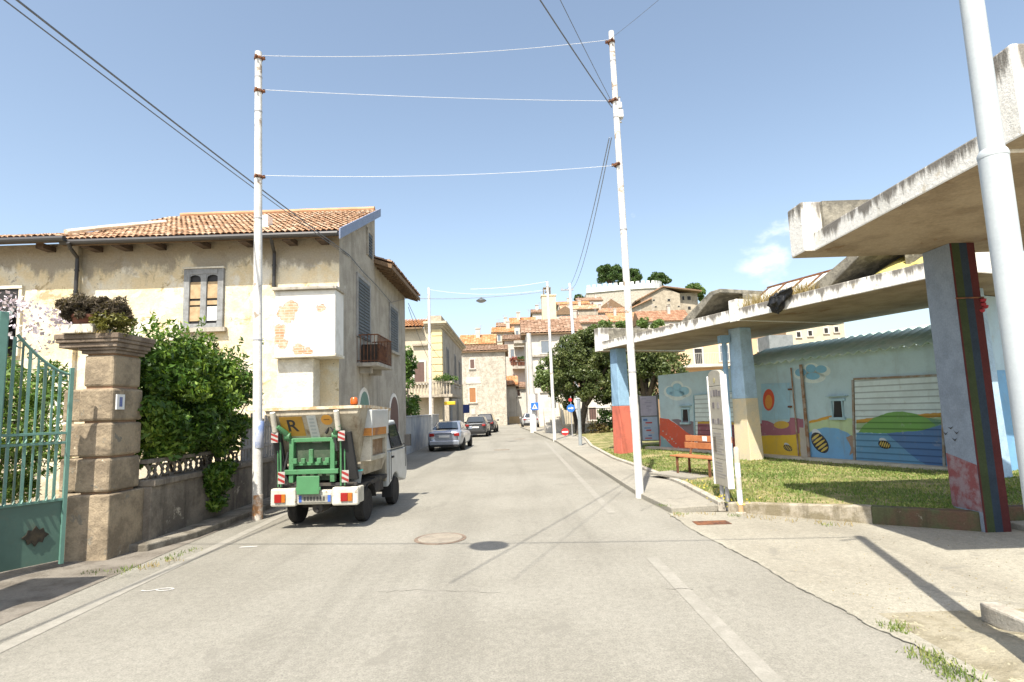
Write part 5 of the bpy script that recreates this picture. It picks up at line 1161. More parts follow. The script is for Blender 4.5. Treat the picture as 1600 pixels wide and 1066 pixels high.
CHAS = M('chassis_grime', (.045, .042, .04), (.08, .07, .055), 6)
def wheel(parent, x, y, r, w, rim, side):
    mb = MB(); mb.lathe((x, y, r), [(r * .62, -w * .5), (r * .93, -w * .5), (r, -w * .36), (r, w * .36), (r * .93, w * .5), (r * .62, w * .5)], 28, 'x'); o = mb.build('wheel', TYRE, parent, smooth=True, world=False)
    mb = MB(); s_ = side; pr = [(r * .64, w * .40 * s_), (r * .60, w * .47 * s_), (r * .5, w * .36 * s_), (r * .3, w * .40 * s_), (r * .12, w * .46 * s_), (.005, w * .46 * s_)]
    mb.lathe((x, y, r), pr if s_ > 0 else pr, 24, 'x'); mb.build('rim', rim, o, smooth=True, world=False)
    return o
tr = thing('tipper_truck', 'small white refuse tipper truck with green bin lift parked by the garden wall', 'truck', (-3.38, 10.7, 0), -.06)
def tb(name, m, boxes, bevel=.006, parent=None, mi=None):
    mb = MB()
    for i, b in enumerate(boxes): mb.box(b[0], b[1], mi[i] if mi else None)
    return mb.build(name, m, parent or tr, bevel=bevel, world=False)
# running gear
tb('chassis', CHAS, [((-.42, -.72, .40), (-.32, 2.5, .52)), ((.32, -.72, .40), (.42, 2.5, .52)), ((-.70, -.62, .62), (.70, 1.2, .70)), ((-.32, -.5, .42), (.32, -.42, .50)), ((-.6, .0 - .04, .26), (.6, .04, .34)), ((-.6, 1.8, .26), (.6, 1.88, .34)), ((.44, .45, .42), (.68, 1.0, .72)), ((-.68, .45, .42), (-.44, 1.0, .72))])
for x, s_ in ((-.60, -1), (.60, 1)):
    wheel(tr, x, 0, .29, .17, RIMW, s_); wheel(tr, x * 1.03, 1.86, .29, .165, RIMW, s_)
for s_ in (-1, 1):
    mb = MB(); x0, x1 = s_ * .50, s_ * .73
    for k in range(8):
        a0, a1 = math.pi * (.08 + .84 * k / 8), math.pi * (.08 + .84 * (k + 1) / 8); r1 = .37
        mb.add([(x0, r1 * math.cos(a0), .29 + r1 * math.sin(a0)), (x1, r1 * math.cos(a0), .29 + r1 * math.sin(a0)), (x1, r1 * math.cos(a1), .29 + r1 * math.sin(a1)), (x0, r1 * math.cos(a1), .29 + r1 * math.sin(a1))], [(0, 1, 2, 3)])
    o = mb.build('mudguard', BLACK, tr, world=False); o.modifiers.new('s', 'SOLIDIFY').thickness = .012
    tb('mud_flap', BLACK, [((min(s_ * .52, s_ * .72), 1.44, .2), (max(s_ * .52, s_ * .72), 1.455, .5))], .003)
mb = MB(); mb.tube([(.02, .3, .36), (.02, -.5, .34), (.02, -.68, .31)], [.05, .05, .03], 10); mb.lathe((.02, -.45, .35), [(.09, -.2), (.10, -.15), (.10, .15), (.09, .2)], 14, 'y'); mb.build('exhaust', CHAS, tr, smooth=True, world=False)
# rear bumper, lamps, plate
bp = tb('rear_bumper', M('scuffed_white_bumper', (.54, .52, .45), (.42, .40, .33), 4, .4, .65, .5, spots=((.22, .17, .11), .60, 6)), [((-.74, -.80, .40), (-.30, -.68, .70)), ((.32, -.80, .40), (.77, -.68, .70)), ((-.297, -.76, .42), (.317, -.69, .66))], .03)
mb = MB(); mb.box((.68, -.67, .42), (.765, -.45, .69)); mb.build('bumper_end', M('scuffed_white_bumper', ()), bp, bevel=.02, world=False)
for x in (-.66, .48):
    o = tb('tail_lamp', LENS_R, [((x, -.825, .47), (x + .12, -.803, .61))], .006); tb('amber_lens', LENS_A, [((x + .123 if x > 0 else x - .0, -.824, .47), (x + .2 if x > 0 else x + .0001, -.803, .61))] if x > 0 else [((x + .123, -.824, .47), (x + .19, -.803, .61))], .006, o)
pl = tb('number_plate', M('grubby_plate', (.30, .29, .25), (.2, .19, .16), 9), [((-.26, -.775, .46), (.30, -.763, .58))], .003)
for k in range(7): x = -.17 + k * .055; tb('plate_character', paint('plate_ink', (.05, .05, .05), .6), [((x, -.778, .485), (x + .035, -.7755, .555))], 0, pl)
for x in (-.255, .245): tb('blue_strip', paint('plate_blue', (.05, .12, .42), .5), [((x, -.7785, .465), (x + .05, -.7755, .575))], 0, pl)
# hopper tub
mb = MB(); secs = [(-.86, 1.93, .77, .81, 2.03), (-.28, .98, .63, .81, 2.03), (-.06, .84, .63, .77, 1.99), (.9, .84, .66, .75, 1.97), (1.16, 1.0, .66, .75, 1.97)]
vs = []
for (y, zb_, h0_, h1_, zt_) in secs: vs += [(-h0_, y, zb_), (h0_, y, zb_), (h1_, y, zt_), (-h1_, y, zt_)]
fs = [(0, 1, 2, 3)[::-1]]; fs = [(3, 2, 1, 0)[::-1] and (0, 1, 2, 3)]
for i in range(4):
    a = 4 * i; b = a + 4; fs += [(a + 1, a, b, b + 1), (a + 2, a + 1, b + 1, b + 2), (a, a + 3, b + 3, b)]
fs.append((19, 18, 17, 16)); mb.add(vs, fs)
mb.k = 1; mb.quad((-.74, -.6, 1.75), (.74, -.6, 1.75), (.72, 1.1, 1.75), (-.72, 1.1, 1.75))
hop = mb.build('hopper', [TUB, CHAS], tr, world=False)
hop.modifiers.new('s', 'SOLIDIFY').thickness = -.02
mb = MB(); rim = [(-.82, -.87, 2.03), (.82, -.87, 2.03), (.80, -.28, 2.03), (.76, 1.17, 1.98), (-.76, 1.17, 1.98), (-.80, -.28, 2.03), (-.82, -.87, 2.03)]
for a, b in zip(rim[:-1], rim[1:]):
    d = (V(b) - V(a)); nn = V((-d.y, d.x, 0)).normalized() * .035; mb.obox(V(a) - nn - V((0, 0, .02)), d, nn * 2, (0, 0, .05))
mb.build('rim', M('rust_edged_rim', (.45, .30, .16), (.55, .48, .36), 6, .4, .6), hop, world=False)
for s_ in (-1, 1):
    mb = MB()
    for z in (1.3, 1.72): x = .63 + (z - .84) / 1.13 * .13; mb.box((s_ * (x - .02), -.05, z), (s_ * (x + .03), 1.14, z + .05))
    mb.hexa([(s_ * .60, -.36, .98), (s_ * .66, -.36, .98), (s_ * .66, -.22, .84), (s_ * .60, -.22, .84), (s_ * .79, -.30, 1.98), (s_ * .84, -.30, 1.98), (s_ * .84, -.2, 1.98), (s_ * .79, -.2, 1.98)])
    mb.build('rib_frame', TUB, hop, bevel=.006, world=False)
# side locker: white upper box with a rust stain, framed brown panel below
lk = tb('side_locker', WHITE_P, [((.70, -.42, 1.52), (.90, .62, 1.98))], .012)
tb('rust_stain', RUSTY, [((.899, -.40, 1.525), (.9035, .45, 1.66)), ((.72, -.4235, 1.525), (.895, -.4205, 1.66))], 0, lk)
lk2 = tb('tool_frame', M('dirty_cream_frame', (.48, .45, .37), (.36, .33, .26), 5), [((.66, -.36, 1.08), (.86, -.27, 1.515)), ((.66, .55, 1.08), (.86, .64, 1.515)), ((.66, -.267, 1.08), (.86, .547, 1.16)), ((.66, -.267, 1.45), (.86, .547, 1.515))], .01)
tb('brown_panel', M('brown_locker_panel', (.22, .14, .08), (.36, .27, .18), 7), [((.70, -.265, 1.162), (.80, .545, 1.448))], 0, lk2)
# lift mechanism
cxm = -.07
lf = tb('bin_lift', LIFT, [((cxm - .40, -.70, .78), (cxm - .32, -.60, 1.52)), ((cxm + .32, -.70, .78), (cxm + .40, -.60, 1.52)), ((cxm - .47, -.72, .92), (cxm + .47, -.66, 1.0)), ((cxm - .42, -.68, 1.46), (cxm + .42, -.62, 1.53)), ((cxm - .42, -.66, 1.06), (cxm + .42, -.60, 1.12))], .008)
tb('back_plate', M('dark_green_plate', (.04, .07, .04), (.07, .09, .06), 6), [((cxm - .38, -.585, .8), (cxm + .38, -.57, 1.5))], 0, lf)
tb('skid_plate', LIFT, [((cxm - .2, -.84, .60), (cxm + .19, -.81, .90)), ((cxm - .22, -.83, .66), (cxm + .21, -.815, .72))], .008, lf)
for k in range(5):
    x = cxm - .28 + k * .14; h_ = 1.34 if k == 2 else 1.19; tb('comb_tooth', LIFT, [((x - .035, -.74, 1.10), (x + .035, -.68, h_))], .006, lf)
for s_ in (-1, 1):
    mb = MB(); x = cxm + s_ * .42
    mb.tube([(x, -.66, 1.5), (x + s_ * .02, -.74, 1.62), (x + s_ * .11, -.86, 1.74)], [.045, .05, .035], 8); mb.lathe((x, -.7, 1.56), [(.065, -.05), (.065, .05)], 12, 'x'); mb.build('lift_arm', LIFT, lf, bevel=0, smooth=True, world=False)
    mb = MB(); mb.tube([(x + s_ * .10, -.72, .72), (x + s_ * .11, -.76, 1.7)], .016, 8); mb.tube([(x + s_ * .16, -.70, .72), (x + s_ * .165, -.72, 1.4)], .012, 8); mb.build('rod', LIFT, lf, world=False)
    mb = MB(); x2 = (-.66 if s_ < 0 else .44); mb.tube([(x2, -.82, 1.66), (x2, -.93, 1.98)], .045, 12); mb.build('hydraulic_cylinder', M('cream_cylinder', (.60, .57, .48), (.5, .46, .38), 4), lf, smooth=True, world=False)
    x3 = (-.73 if s_ < 0 else .42); mb = MB(); w_ = .14 if s_ < 0 else .22
    mb.hexa([(x3, -.60, .80), (x3 + w_ + .06, -.60, .80), (x3 + w_ + .06, -.50, .80), (x3, -.50, .80), (x3, -.80, 1.62), (x3 + w_, -.80, 1.62), (x3 + w_, -.72, 1.62), (x3, -.72, 1.62)]); mb.build('rubber_guard', BLACK, lf, bevel=.01, world=False)
    def chevron(x, y, z, w_, h_, name='reflector_board'):
        o = tb(name, SIL, [((x, y - .012, z), (x + w_, y, z + h_))], .002, lf); mb = MB()
        for k in range(2):
            z0 = z + h_ * (.45 * k + .02); mb.add([(x + .002, y - .0145, z0 + h_ * .30), (x + w_ - .002, y - .0145, z0), (x + w_ - .002, y - .0145, z0 + h_ * .24), (x + .002, y - .0145, z0 + h_ * .50)], [(0, 1, 2, 3)])
        mb.build('red_stripes', REDR, o, world=False)
    chevron(-.72 if s_ < 0 else .44, -.83, 1.47, .12, .17); chevron(-.60 if s_ < 0 else .50, -.81, .78, .12, .20)
mb = MB(); mb.tube([(.18, -.7, 1.6), (.26, -.72, 1.72), (.34, -.74, 1.6), (.38, -.72, 1.3)], .025, 8); mb.tube([(-.5, -.66, 1.3), (-.55, -.7, 1.0), (-.5, -.68, .8)], .02, 8); mb.build('hydraulic_hose', BLACK, lf, smooth=True, world=False)
mb = MB(); mb.box((-.66, -.66, .71), (.70, -.60, .76)); mb.build('cross_member', CHAS, tr, world=False)
# signs on the slanted tailboard
tn = V((0, -.855, -.518)); tu = V((0, -.518, .855))
def tail(x, z): return V((x, -.86 + (1.93 - z) * .611, z)) + tn * .022
def plate(name, x0, x1, z0, z1, m, lift=.003, parent=hop):
    mb = MB(); a = tail(x0, z0); mb.obox(a, V((x1 - x0, 0, 0)), tail(x0, z1) - a, tn * lift); return mb.build(name, m, parent, world=False)
sg = plate('yellow_sign', -.58, -.18, 1.58, 1.91, paint('sign_yellow', (.40, .225, .03), .5, dirt=((.2, .13, .06), .8)))
c = tail(-.38, 1.75) + tn * .004; text_mesh('letter', 'R', .33, paint('sign_black', (.02, .02, .02), .5), sg, frame4(c, (1, 0, 0), tu), .001, True)
mb = MB(); ctr = tail(.24, 1.84); n = 20
mb.prism([ctr + V((.10 * math.cos(2 * math.pi * k / n), 0, 0)) + tu * (.10 * math.sin(2 * math.pi * k / n)) for k in range(n)], tn * .003); st = mb.build('round_sticker', paint('sticker_orange', (.58, .28, .04), .5), hop, world=False)
mb = MB(); mb.obox(ctr + tn * .0032 + V((-.05, 0, 0)), V((.1, 0, 0)), tu * .02, tn * .001); mb.build('dash_mark', paint('sticker_brown', (.2, .10, .02), .5), st, world=False)
vp = plate('faded_label', -.10, .06, 1.46, 1.92, paint('label_grey_white', (.48, .50, .48), .6)); rr = random.Random(2)
for k in range(7):
    z = 1.49 + k * .06; mb = MB(); a = tail(-.07, z) + tn * .0033; mb.obox(a, V((.09, 0, 0)), tail(-.07, z + .03) + tn * .0033 - a, tn * .001); mb.build('faded_character', paint('label_grey', (.34, .38, .38), .6), vp, world=False)
# beacon
mb = MB(); mb.lathe((.62, -.55, 2.06), [(.02, -.1), (.02, 0), (.05, 0), (.055, .02)], 12); bc = mb.build('beacon_stalk', CHAS, tr, world=False)
mb = MB(); mb.lathe((.62, -.55, 2.08), [(.062, 0), (.066, .03), (.06, .10), (.045, .12), (.01, .125)], 18); mb.build('beacon', paint('beacon_orange', (.50, .10, .012), .25), bc, smooth=True, world=False)
# bucket and straps between hopper and mudguard
mb = MB(); mb.lathe((.60, -.42, .72), [(.09, 0), (.115, .2), (.125, .2), (.12, .22)], 16); mb.build('bucket', paint('grey_bucket', (.2, .22, .23), .6), tr, smooth=True, world=False)
mb = MB(); mb.tube([(.60 + .12 * math.cos(q), -.42 + .12 * math.sin(q), .935) for q in np.linspace(0, 6.3, 18)], .014, 6); mb.build('teal_band', paint('teal_plastic', (.06, .38, .36), .5), tr, world=False)
# cab
ar = [(1.86 + .36 * math.cos(math.pi * k / 10), .30 + .36 * math.sin(math.pi * k / 10)) for k in range(11)]
prof = [(1.28, .42)] + [(y, z) for y, z in ar[::-1] if z > .42] + [(2.72, .40), (2.84, .55), (2.82, .9), (2.70, 1.14), (1.28, 1.14)]
mb = MB(); mb.prism([(-.70, y, z) for y, z in prof], (1.40, 0, 0))
up = [(-.69, 1.28, 1.141), (.69, 1.28, 1.141), (.69, 2.69, 1.141), (-.69, 2.69, 1.141), (-.60, 1.32, 1.72), (.60, 1.32, 1.72), (.58, 2.22, 1.76), (-.58, 2.22, 1.76)]
mb.hexa(up); cab = mb.build('cab', WHITE_P, tr, bevel=.035, seg=3, world=False)
def lerp3(a, b, t): return V(a).lerp(V(b), t)
for s_ in (-1, 1):
    q = [V((s_ * .69, 1.28, 1.141)), V((s_ * .69, 2.69, 1.141)), V((s_ * .58, 2.22, 1.76)), V((s_ * .60, 1.32, 1.72))]
    def uv(u, v_): return (q[0].lerp(q[1], u)).lerp(q[3].lerp(q[2], u), v_) + V((s_ * .008, 0, 0))
    mb = MB(); pts = [uv(.20, .08), uv(.82, .08), uv(.88, .86), uv(.20, .86)]; mb.prism(pts, (s_ * .006, 0, 0)); dw = mb.build('side_window', GLASS, cab, world=False)
    mb = MB()
    for a, b in ((0, 1), (1, 2), (2, 3), (3, 0)): mb.tube([pts[a] + V((s_ * .006, 0, 0)), pts[b] + V((s_ * .006, 0, 0))], .016, 6)
    mb.build('seal', BLACK, dw, world=False)
    mb = MB(); x = s_ * .704
    for a, b in (((1.5, .55), (1.5, 1.14)), ((1.5, 1.14), (2.66, 1.14)), ((2.66, 1.14), (2.7, .7)), ((1.34, .50), (1.34, 1.12))): mb.tube([(x, a[0], a[1]), (x, b[0], b[1])], .006, 4)
    d_ = mb.build('door_seam', BLACK, cab, world=False)
    tb('door_handle', BLACK, [((s_ * .70, 1.55, .98), (s_ * .725, 1.68, 1.02))], .004, cab)
    mb = MB(); mb.tube([(s_ * .66, 2.50, 1.2), (s_ * .80, 2.52, 1.24)], .015, 6); mb.box((s_ * .74, 2.47, 1.17), (s_ * .88, 2.55, 1.43)); mb.build('mirror', BLACK, cab, bevel=.012, world=False)
mb = MB(); q = [V((-.69, 2.69, 1.141)), V((.69, 2.69, 1.141)), V((.58, 2.22, 1.76)), V((-.58, 2.22, 1.76))]; ctr = sum(q, V((0, 0, 0))) / 4; mb.poly([ctr + (p - ctr) * .88 + V((0, .03, .02)) for p in q][::-1]); mb.build('windscreen', GLASS, cab, world=False)
mb = MB(); mb.quad((-.45, 1.296, 1.25), (.45, 1.296, 1.25), (.42, 1.313, 1.60), (-.42, 1.313, 1.60)); mb.build('rear_window', GLASS, cab, world=False)
tb('hopper_bracket', M('grimy_cream_steel', ()), [((-.68, 1.17, .55), (.68, 1.25, 1.9))], .01)
# ---------------------------------------------------------------- cars
def make_car(label, loc, rz, body, kind='saloon', sc=1.0, group=None, L=4.5, W=.88, HT=1.43):
    o = thing('parked_car', label, 'car', loc, rz, group)
    hb = kind != 'saloon'; zk = HT - 1.43
    if not hb: S = [(0, .66, .40, .80, .86), (.05, .80, .30, .90, .97), (.35, .865, .22, .94, 1.03), (.9, W, .2, .93, 1.02), (2.2, W, .2, .90, .96), (3.4, W * .99, .2, .86, .92), (4.05, W * .95, .22, .76, .82), (L - .12, W * .8, .30, .62, .66), (L, W * .6, .38, .55, .57)]
    else: S = [(0, .68, .38, .86, .92), (.05, .80, .30, .95, 1.02), (.3, .85, .22, .98, 1.06), (.9, W, .2, .97, 1.04), (2.0, W, .2, .95, 1.0), (2.9, W * .99, .2, .92, .97), (3.4, W * .95, .22, .82, .88), (L - .12, W * .8, .30, .66, .7), (L, W * .6, .38, .58, .6)]
    vs = []; K = 13
    for (y, w_, zb_, zbelt, zd) in S:
        half = [(0, zb_), (w_ * .80, zb_), (w_ * .97, zb_ + .12), (w_, (zb_ + zbelt) / 2), (w_ * .985, zbelt), (w_ * .80, zd), (0, zd + .02)]
        ring = half + [(-x, z) for x, z in half[-2:0:-1]]
        vs += [(x, y, z) for x, z in ring]
    n = len(ring); fs = []
    for i in range(len(S) - 1):
        for k in range(n): fs.append((i * n + k, i * n + (k + 1) % n, (i + 1) * n + (k + 1) % n, (i + 1) * n + k))
    fs.append(tuple(range(n))); fs.append(tuple(range((len(S) - 1) * n, len(S) * n))[::-1]); fs = [f[::-1] for f in fs]
    mb = MB(); mb.add(vs, fs); b_ = mb.build('body', body, o, world=False, smooth=True); b_.modifiers.clear(); m_ = b_.modifiers.new('ss', 'SUBSURF'); m_.levels = m_.render_levels = 2
    if not hb: y0, y1, y2, y3 = .50, 1.35, 2.35, 3.25
    else: y0, y1, y2, y3 = .10, .45, 1.95, 2.9
    zb_, zt = .95, HT; wb, wt = .74, .55
    mb = MB(); mb.hexa([(-wb, y0, zb_), (wb, y0, zb_), (wb, y3, zb_ - .03), (-wb, y3, zb_ - .03), (-wt, y1, zt - .03), (wt, y1, zt - .03), (wt, y2, zt - .01), (-wt, y2, zt - .01)]); g_ = mb.build('roof', body, o, bevel=.09, seg=4, smooth=True, world=False)
    g_.modifiers.clear(); bb_ = g_.modifiers.new('b', 'BEVEL'); bb_.width = .10; bb_.segments = 4
    def pane(name, q, s_, off):
        q = [V(p) for p in q]; c_ = sum(q, V((0, 0, 0))) / len(q); nn = (q[1] - q[0]).cross(q[2] - q[0]).normalized()
        if nn.dot(c_ - V((0, 1.8, 1.1))) < 0: nn = -nn
        mb = MB(); mb.prism([c_ + (p - c_) * s_ + nn * off for p in q], nn * .008); return mb.build(name, GLASS, o, world=False)
    pane('rear_window', [(-wb, y0, zb_ + .1), (wb, y0, zb_ + .1), (wt, y1, zt - .05), (-wt, y1, zt - .05)], .82, .012)
    pane('windscreen', [(-wb, y3, zb_ + .03), (wb, y3, zb_ + .03), (wt, y2, zt - .03), (-wt, y2, zt - .03)], .86, .012)
    for s_ in (-1, 1):
        ym = (y0 + y3) / 2 - .1
        for (a, b2, c_, d_) in ((y0 + .35, ym - .04, ym - .04, y1 + .08), (ym + .04, y3 - .5, y2 - .02, ym + .04)):
            def sx(z): return s_ * (wb + (wt - wb) * (z - zb_) / (zt - zb_) + .008)
            z0, z1 = 1.03, zt - .08; mb = MB(); mb.prism([(sx(z0), a, z0), (sx(z0), b2, z0), (sx(z1), c_, z1), (sx(z1), d_, z1)], (s_ * .008, 0, 0)); mb.build('side_window', GLASS, o, world=False)
        mb = MB(); x = s_ * .60; zl = .80 if not hb else .86
        mb.box((x - .13, -.012, zl - .085), (x + .13, .16, zl + .075)); mb.build('tail_lamp', LENS_R, o, bevel=.03, world=False)
        mb = MB(); mb.tube([(s_ * .85, y3 - .55, .98), (s_ * .95, y3 - .55, 1.02)], .02, 6); mb.box((s_ * .90, y3 - .6, .96), (s_ * 1.05, y3 - .48, 1.09)); mb.build('mirror', body, o, bevel=.02, world=False)
        for y in (.85, L - .82): wheel(o, s_ * (W - .10), y, .315, .21, RIMS, s_)
    mb = MB(); mb.box((-.72, -.05, .30), (.72, .10, .52)); mb.build('rear_bumper', body if not hb else BLACK, o, bevel=.05, seg=3, world=False)
    mb = MB(); mb.box((-.26, -.03 if not hb else -.03, .66), (.26, .0, .77)); mb.build('number_plate', paint('plate_white', (.66, .66, .64), .5), o, bevel=.004, world=False)
    mb = MB(); mb.box((-.66, -.052, .22), (.66, .06, .298)); mb.build('rear_valance', BLACK, o, world=False)
    return o
SILVER = paint('silver_car_paint', (.40, .43, .49), .28, .6, .6); DGREY = paint('dark_grey_car_paint', (.075, .08, .085), .25, .4, .6); BLK = paint('black_car_paint', (.03, .03, .034), .25, .2, .6); LGREY = paint('pale_silver_car_paint', (.50, .51, .52), .3, .4, .6)
make_car('silver saloon car parked along the grey boundary wall', (-3.42, 28.1, 0), -.045, SILVER)
make_car('dark grey hatchback parked ahead of the silver saloon', (-2.85, 42.0, 0), -.03, DGREY, 'hatch', L=4.0, HT=1.50)
make_car('black car parked farthest along the left kerb', (-2.55, 49.0, 0), -.05, BLK, 'hatch', L=4.1, HT=1.62)
make_car('pale silver small car parked at the bend beyond the utility pole', (1.62, 58.5, 0), .02, LGREY, 'hatch', L=3.8, HT=1.5)
# ================================================================ village
STN = M('rubble_stone', (.40, .35, .27), (.30, .26, .20), .8, .4, .62, .95, .5, 3, spots=((.33, .29, .22), .6, 1.1), fine=.25)
STN2 = M('pale_rubble_stone', (.46, .425, .355), (.34, .31, .255), 1.6, .4, .62, .95, .5, 2.5, spots=((.42, .38, .30), .6, 1.3), fine=.25)
WHT = M('white_render', (.58, .55, .485), (.47, .44, .38), .8, .42, .65, .9, .2, 6, streak=((.42, .38, .32), .35, 1.2))
CRM = M('cream_render', (.52, .46, .34), (.44, .39, .29), .8, .42, .65, .9, .2, 6, streak=((.38, .34, .28), .4, 1.2))
GRYR = M('grey_beige_render', (.50, .47, .41), (.42, .39, .34), .8, .42, .65, .9, .2, 6, streak=((.28, .26, .22), .5, 1))
PEACH = M('peach_render', (.68, .47, .28), (.62, .42, .25), .8, .42, .65, .9, .15, 6)
SH_BR = paint('brown_shutters', (.12, .07, .055), .6); SH_OR = paint('orange_brown_shutters', (.32, .14, .05), .6); SH_GR = paint('grey_blue_shutters', (.16, .19, .22), .6)
rgt = random.Random(17)
def gable_roof(mb, x0, x1, y0, y1, ze, zr, axis='x', ov=.35, pw=.42, pl=.7, m=1):
    """tiled roof; axis = direction of the ridge"""
    if axis == 'x':
        ym = (y0 + y1) / 2; h = zr - ze
        mb.prism([(x0 - ov, y0 - ov, ze - .12), (x0 - ov, y1 + ov, ze - .12), (x0 - ov, y1 + ov, ze), (x0 - ov, ym, zr), (x0 - ov, y0 - ov, ze)], (x1 - x0 + 2 * ov, 0, 0), 0); mb.k = m
        v_ = V((0, ym - y0 + ov, h)); tiles(mb, (x0 - ov, y0 - ov, ze + .01), (1, 0, 0), v_, x1 - x0 + 2 * ov, v_.length, pw, pl, rgt, .07, .03)
        v_ = V((0, -(y1 - ym + ov), h)); tiles(mb, (x0 - ov, y1 + ov, ze + .01), (1, 0, 0), v_, x1 - x0 + 2 * ov, v_.length, pw, pl, rgt, .07, .03)
    else:
        xm = (x0 + x1) / 2; h = zr - ze
        mb.prism([(x0 - ov, y0 - ov, ze - .12), (x1 + ov, y0 - ov, ze - .12), (x1 + ov, y0 - ov, ze), (xm, y0 - ov, zr), (x0 - ov, y0 - ov, ze)], (0, y1 - y0 + 2 * ov, 0), 0); mb.k = m
        for sgn, xs0 in ((1, x0 - ov), (-1, x1 + ov)):
            v_ = V((sgn * (xm - x0 + ov), 0, h)); tiles(mb, (xs0, y0 - ov, ze + .01), (0, 1, 0), v_, y1 - y0 + 2 * ov, v_.length, pw, pl, rgt, .07, .03)
    mb.k = 0
def add_window(par, r, y, m=SH_BR, frame=WHT, sill=True, name='window'):
    a, b = Yp(r[0], r[3], y), Yp(r[2], r[1], y); mb = MB(); mb.box((a.x, y - .05, a.z), (b.x, y + .02, b.z)); w_ = mb.build(name, m, par)
    mb = MB(); t_ = .13; mb.box((a.x - t_, y - .08, a.z), (a.x - .002, y, b.z + t_)); mb.box((b.x + .002, y - .08, a.z), (b.x + t_, y, b.z + t_)); mb.box((a.x - .002, y - .08, b.z + .002), (b.x + .002, y, b.z + t_))
    if sill: mb.box((a.x - .2, y - .16, a.z - .12), (b.x + .2, y, a.z - .002))
    mb.build('frame', frame, w_)
    mb = MB(); xm = (a.x + b.x) / 2; mb.box((xm - .03, y - .065, a.z + .03), (xm + .03, y - .052, b.z - .03)); mb.build('mullion', m, w_)
    return w_
def house(name, label, cat, px0, px1, eave, ridge, y, d, wall, tile, bottom=None, axis='x', wins=(), group=None, z0=None, ov=.35, pw=.42):
    pm = (px0 + px1) / 2; a, b = Yp(px0, eave, y), Yp(px1, eave, y); ze = (a.z + b.z) / 2; zr = Yp(pm, ridge, y + (d / 2 if axis == 'x' else 0)).z
    if z0 is None: z0 = Yp(pm, bottom, y).z if bottom else -.1
    o = thing(name, label, cat, (pm and (a.x + b.x) / 2, y, z0), 0, group)
    mb = MB(); mb.box((a.x, y, z0), (b.x, y + d, ze - .121))
    if axis == 'y': mb.prism([(a.x, y + .002, ze - .12), (b.x, y + .002, ze - .12), ((a.x + b.x) / 2, y + .002, zr - .18)], (0, d - .004, 0))
    mb.build('wall', wall, o)
    mb = MB(); gable_roof(mb, a.x, b.x, y, y + d, ze, zr, axis, ov, pw, pw * 1.6); mb.build('roof', [WOODBROWN, tile], o)
    if group:
        q = 1 + len([c for c in COL.objects if c.name.startswith('chimney')]); xx = a.x + (b.x - a.x) * (.2 + .6 * ((q * 37) % 10) / 10); mb = MB(); zz = (ze + zr) / 2 if axis == 'x' else zr - .6
        mb.box((xx, y + d * .3, zz - .8), (xx + .7, y + d * .3 + .7, zr + .9)); mb.box((xx - .1, y + d * .3 - .1, zr + .902), (xx + .8, y + d * .3 + .8, zr + 1.05)); mb.build('chimney', GRYR, o)
        mb = MB(); xx = a.x + (b.x - a.x) * (.15 + .7 * ((q * 53) % 10) / 10); mb.tube([(xx, y + d * .5, zr - .3), (xx, y + d * .5, zr + 1.9)], .035, 5)
        for k in range(4): mb.tube([(xx - .5 + .1 * k, y + d * .5, zr + 1.75 - .17 * k), (xx + .5 - .1 * k, y + d * .5, zr + 1.75 - .17 * k)], .02, 4)
        mb.build('aerial', BAND, o)
    for wd in wins: add_window(o, wd[:4], y, wd[4] if len(wd) > 4 else SH_BR)
    return o
# ---- the yellow villa
VY = 40.0; vl = thing('yellow_villa', 'pale yellow corner villa with a stone balcony and brown shuttered window', 'house', (-6, VY, 0))
def vx(px, y=VY): return Yp(px, 560, y).x
xr = vx(690); xl = vx(612); xmid = vx(668); zc1 = Yp(690, 512, VY).z; ze1 = Yp(640, 524, VY).z
mb = MB(); mb.box((xl, VY, -.1), (xr, VY + 16, zc1)); o = mb.build('wall', [CRM, PL_SHADE_GREY], vl)
for p in o.data.polygons: p.material_index = 1 if p.normal.x > .5 else 0  # street face takes the greyer plaster, shade held in its colour
mb = MB()
for e, a, b in ((.12, 0, .14), (.28, .14, .26), (.42, .26, .42)): mb.box((xmid - .2, VY - e, zc1 + a + .002), (xr + e, VY + 16 + e, zc1 + b))
mb.build('cornice', CRM, vl)
mb = MB(); mb.box((xmid, VY + .2, zc1 + .43), (xr, VY + 15, zc1 + .9)); mb.build('parapet', STN, vl)
mb = MB(); a = V((xl - .3, VY - .5, zc1 + .05)); sl = V((0, 4.5, 1.2)); mb.obox(a - V((0, 0, .14)), (xmid - .25 - a.x, 0, 0), sl, (0, 0, .1)); mb.k = 1; tiles(mb, a, (1, 0, 0), sl, xmid - .25 - a.x, sl.length, .24, .42, rgt); mb.build('roof', [WOODBROWN, TILE_ORANGE], vl)
QY = M('yellow_quoin', (.68, .56, .30), (.6, .5, .28), 2)
z = Yp(685, 592, VY).z; k = 0
while z < zc1 - .5:
    mb = MB(); mb.box((vx(675), VY - .06, z), (xr + .06, VY + .5, z + .46)); mb.build('quoin', QY, vl, bevel=.03); z += .5
add_window(vl, (648, 566, 663, 599), VY, SH_BR, WHT); 
mb = MB(); a, b = Yp(645, 541, VY), Yp(668, 537, VY); mb.box((a.x, VY - .2, a.z), (b.x, VY, a.z + .14)); mb.build('hood_mould', STN, vl)
zb = Yp(655, 622, VY).z
mb = MB(); mb.box((vx(636), VY - .95, zb), (xr + .8, VY - .002, zb + .18)); mb.box((xr + .003, VY - .002, zb), (xr + .8, VY + 6, zb + .18)); bl = mb.build('balcony', STN, vl)
zt = Yp(655, 598, VY).z
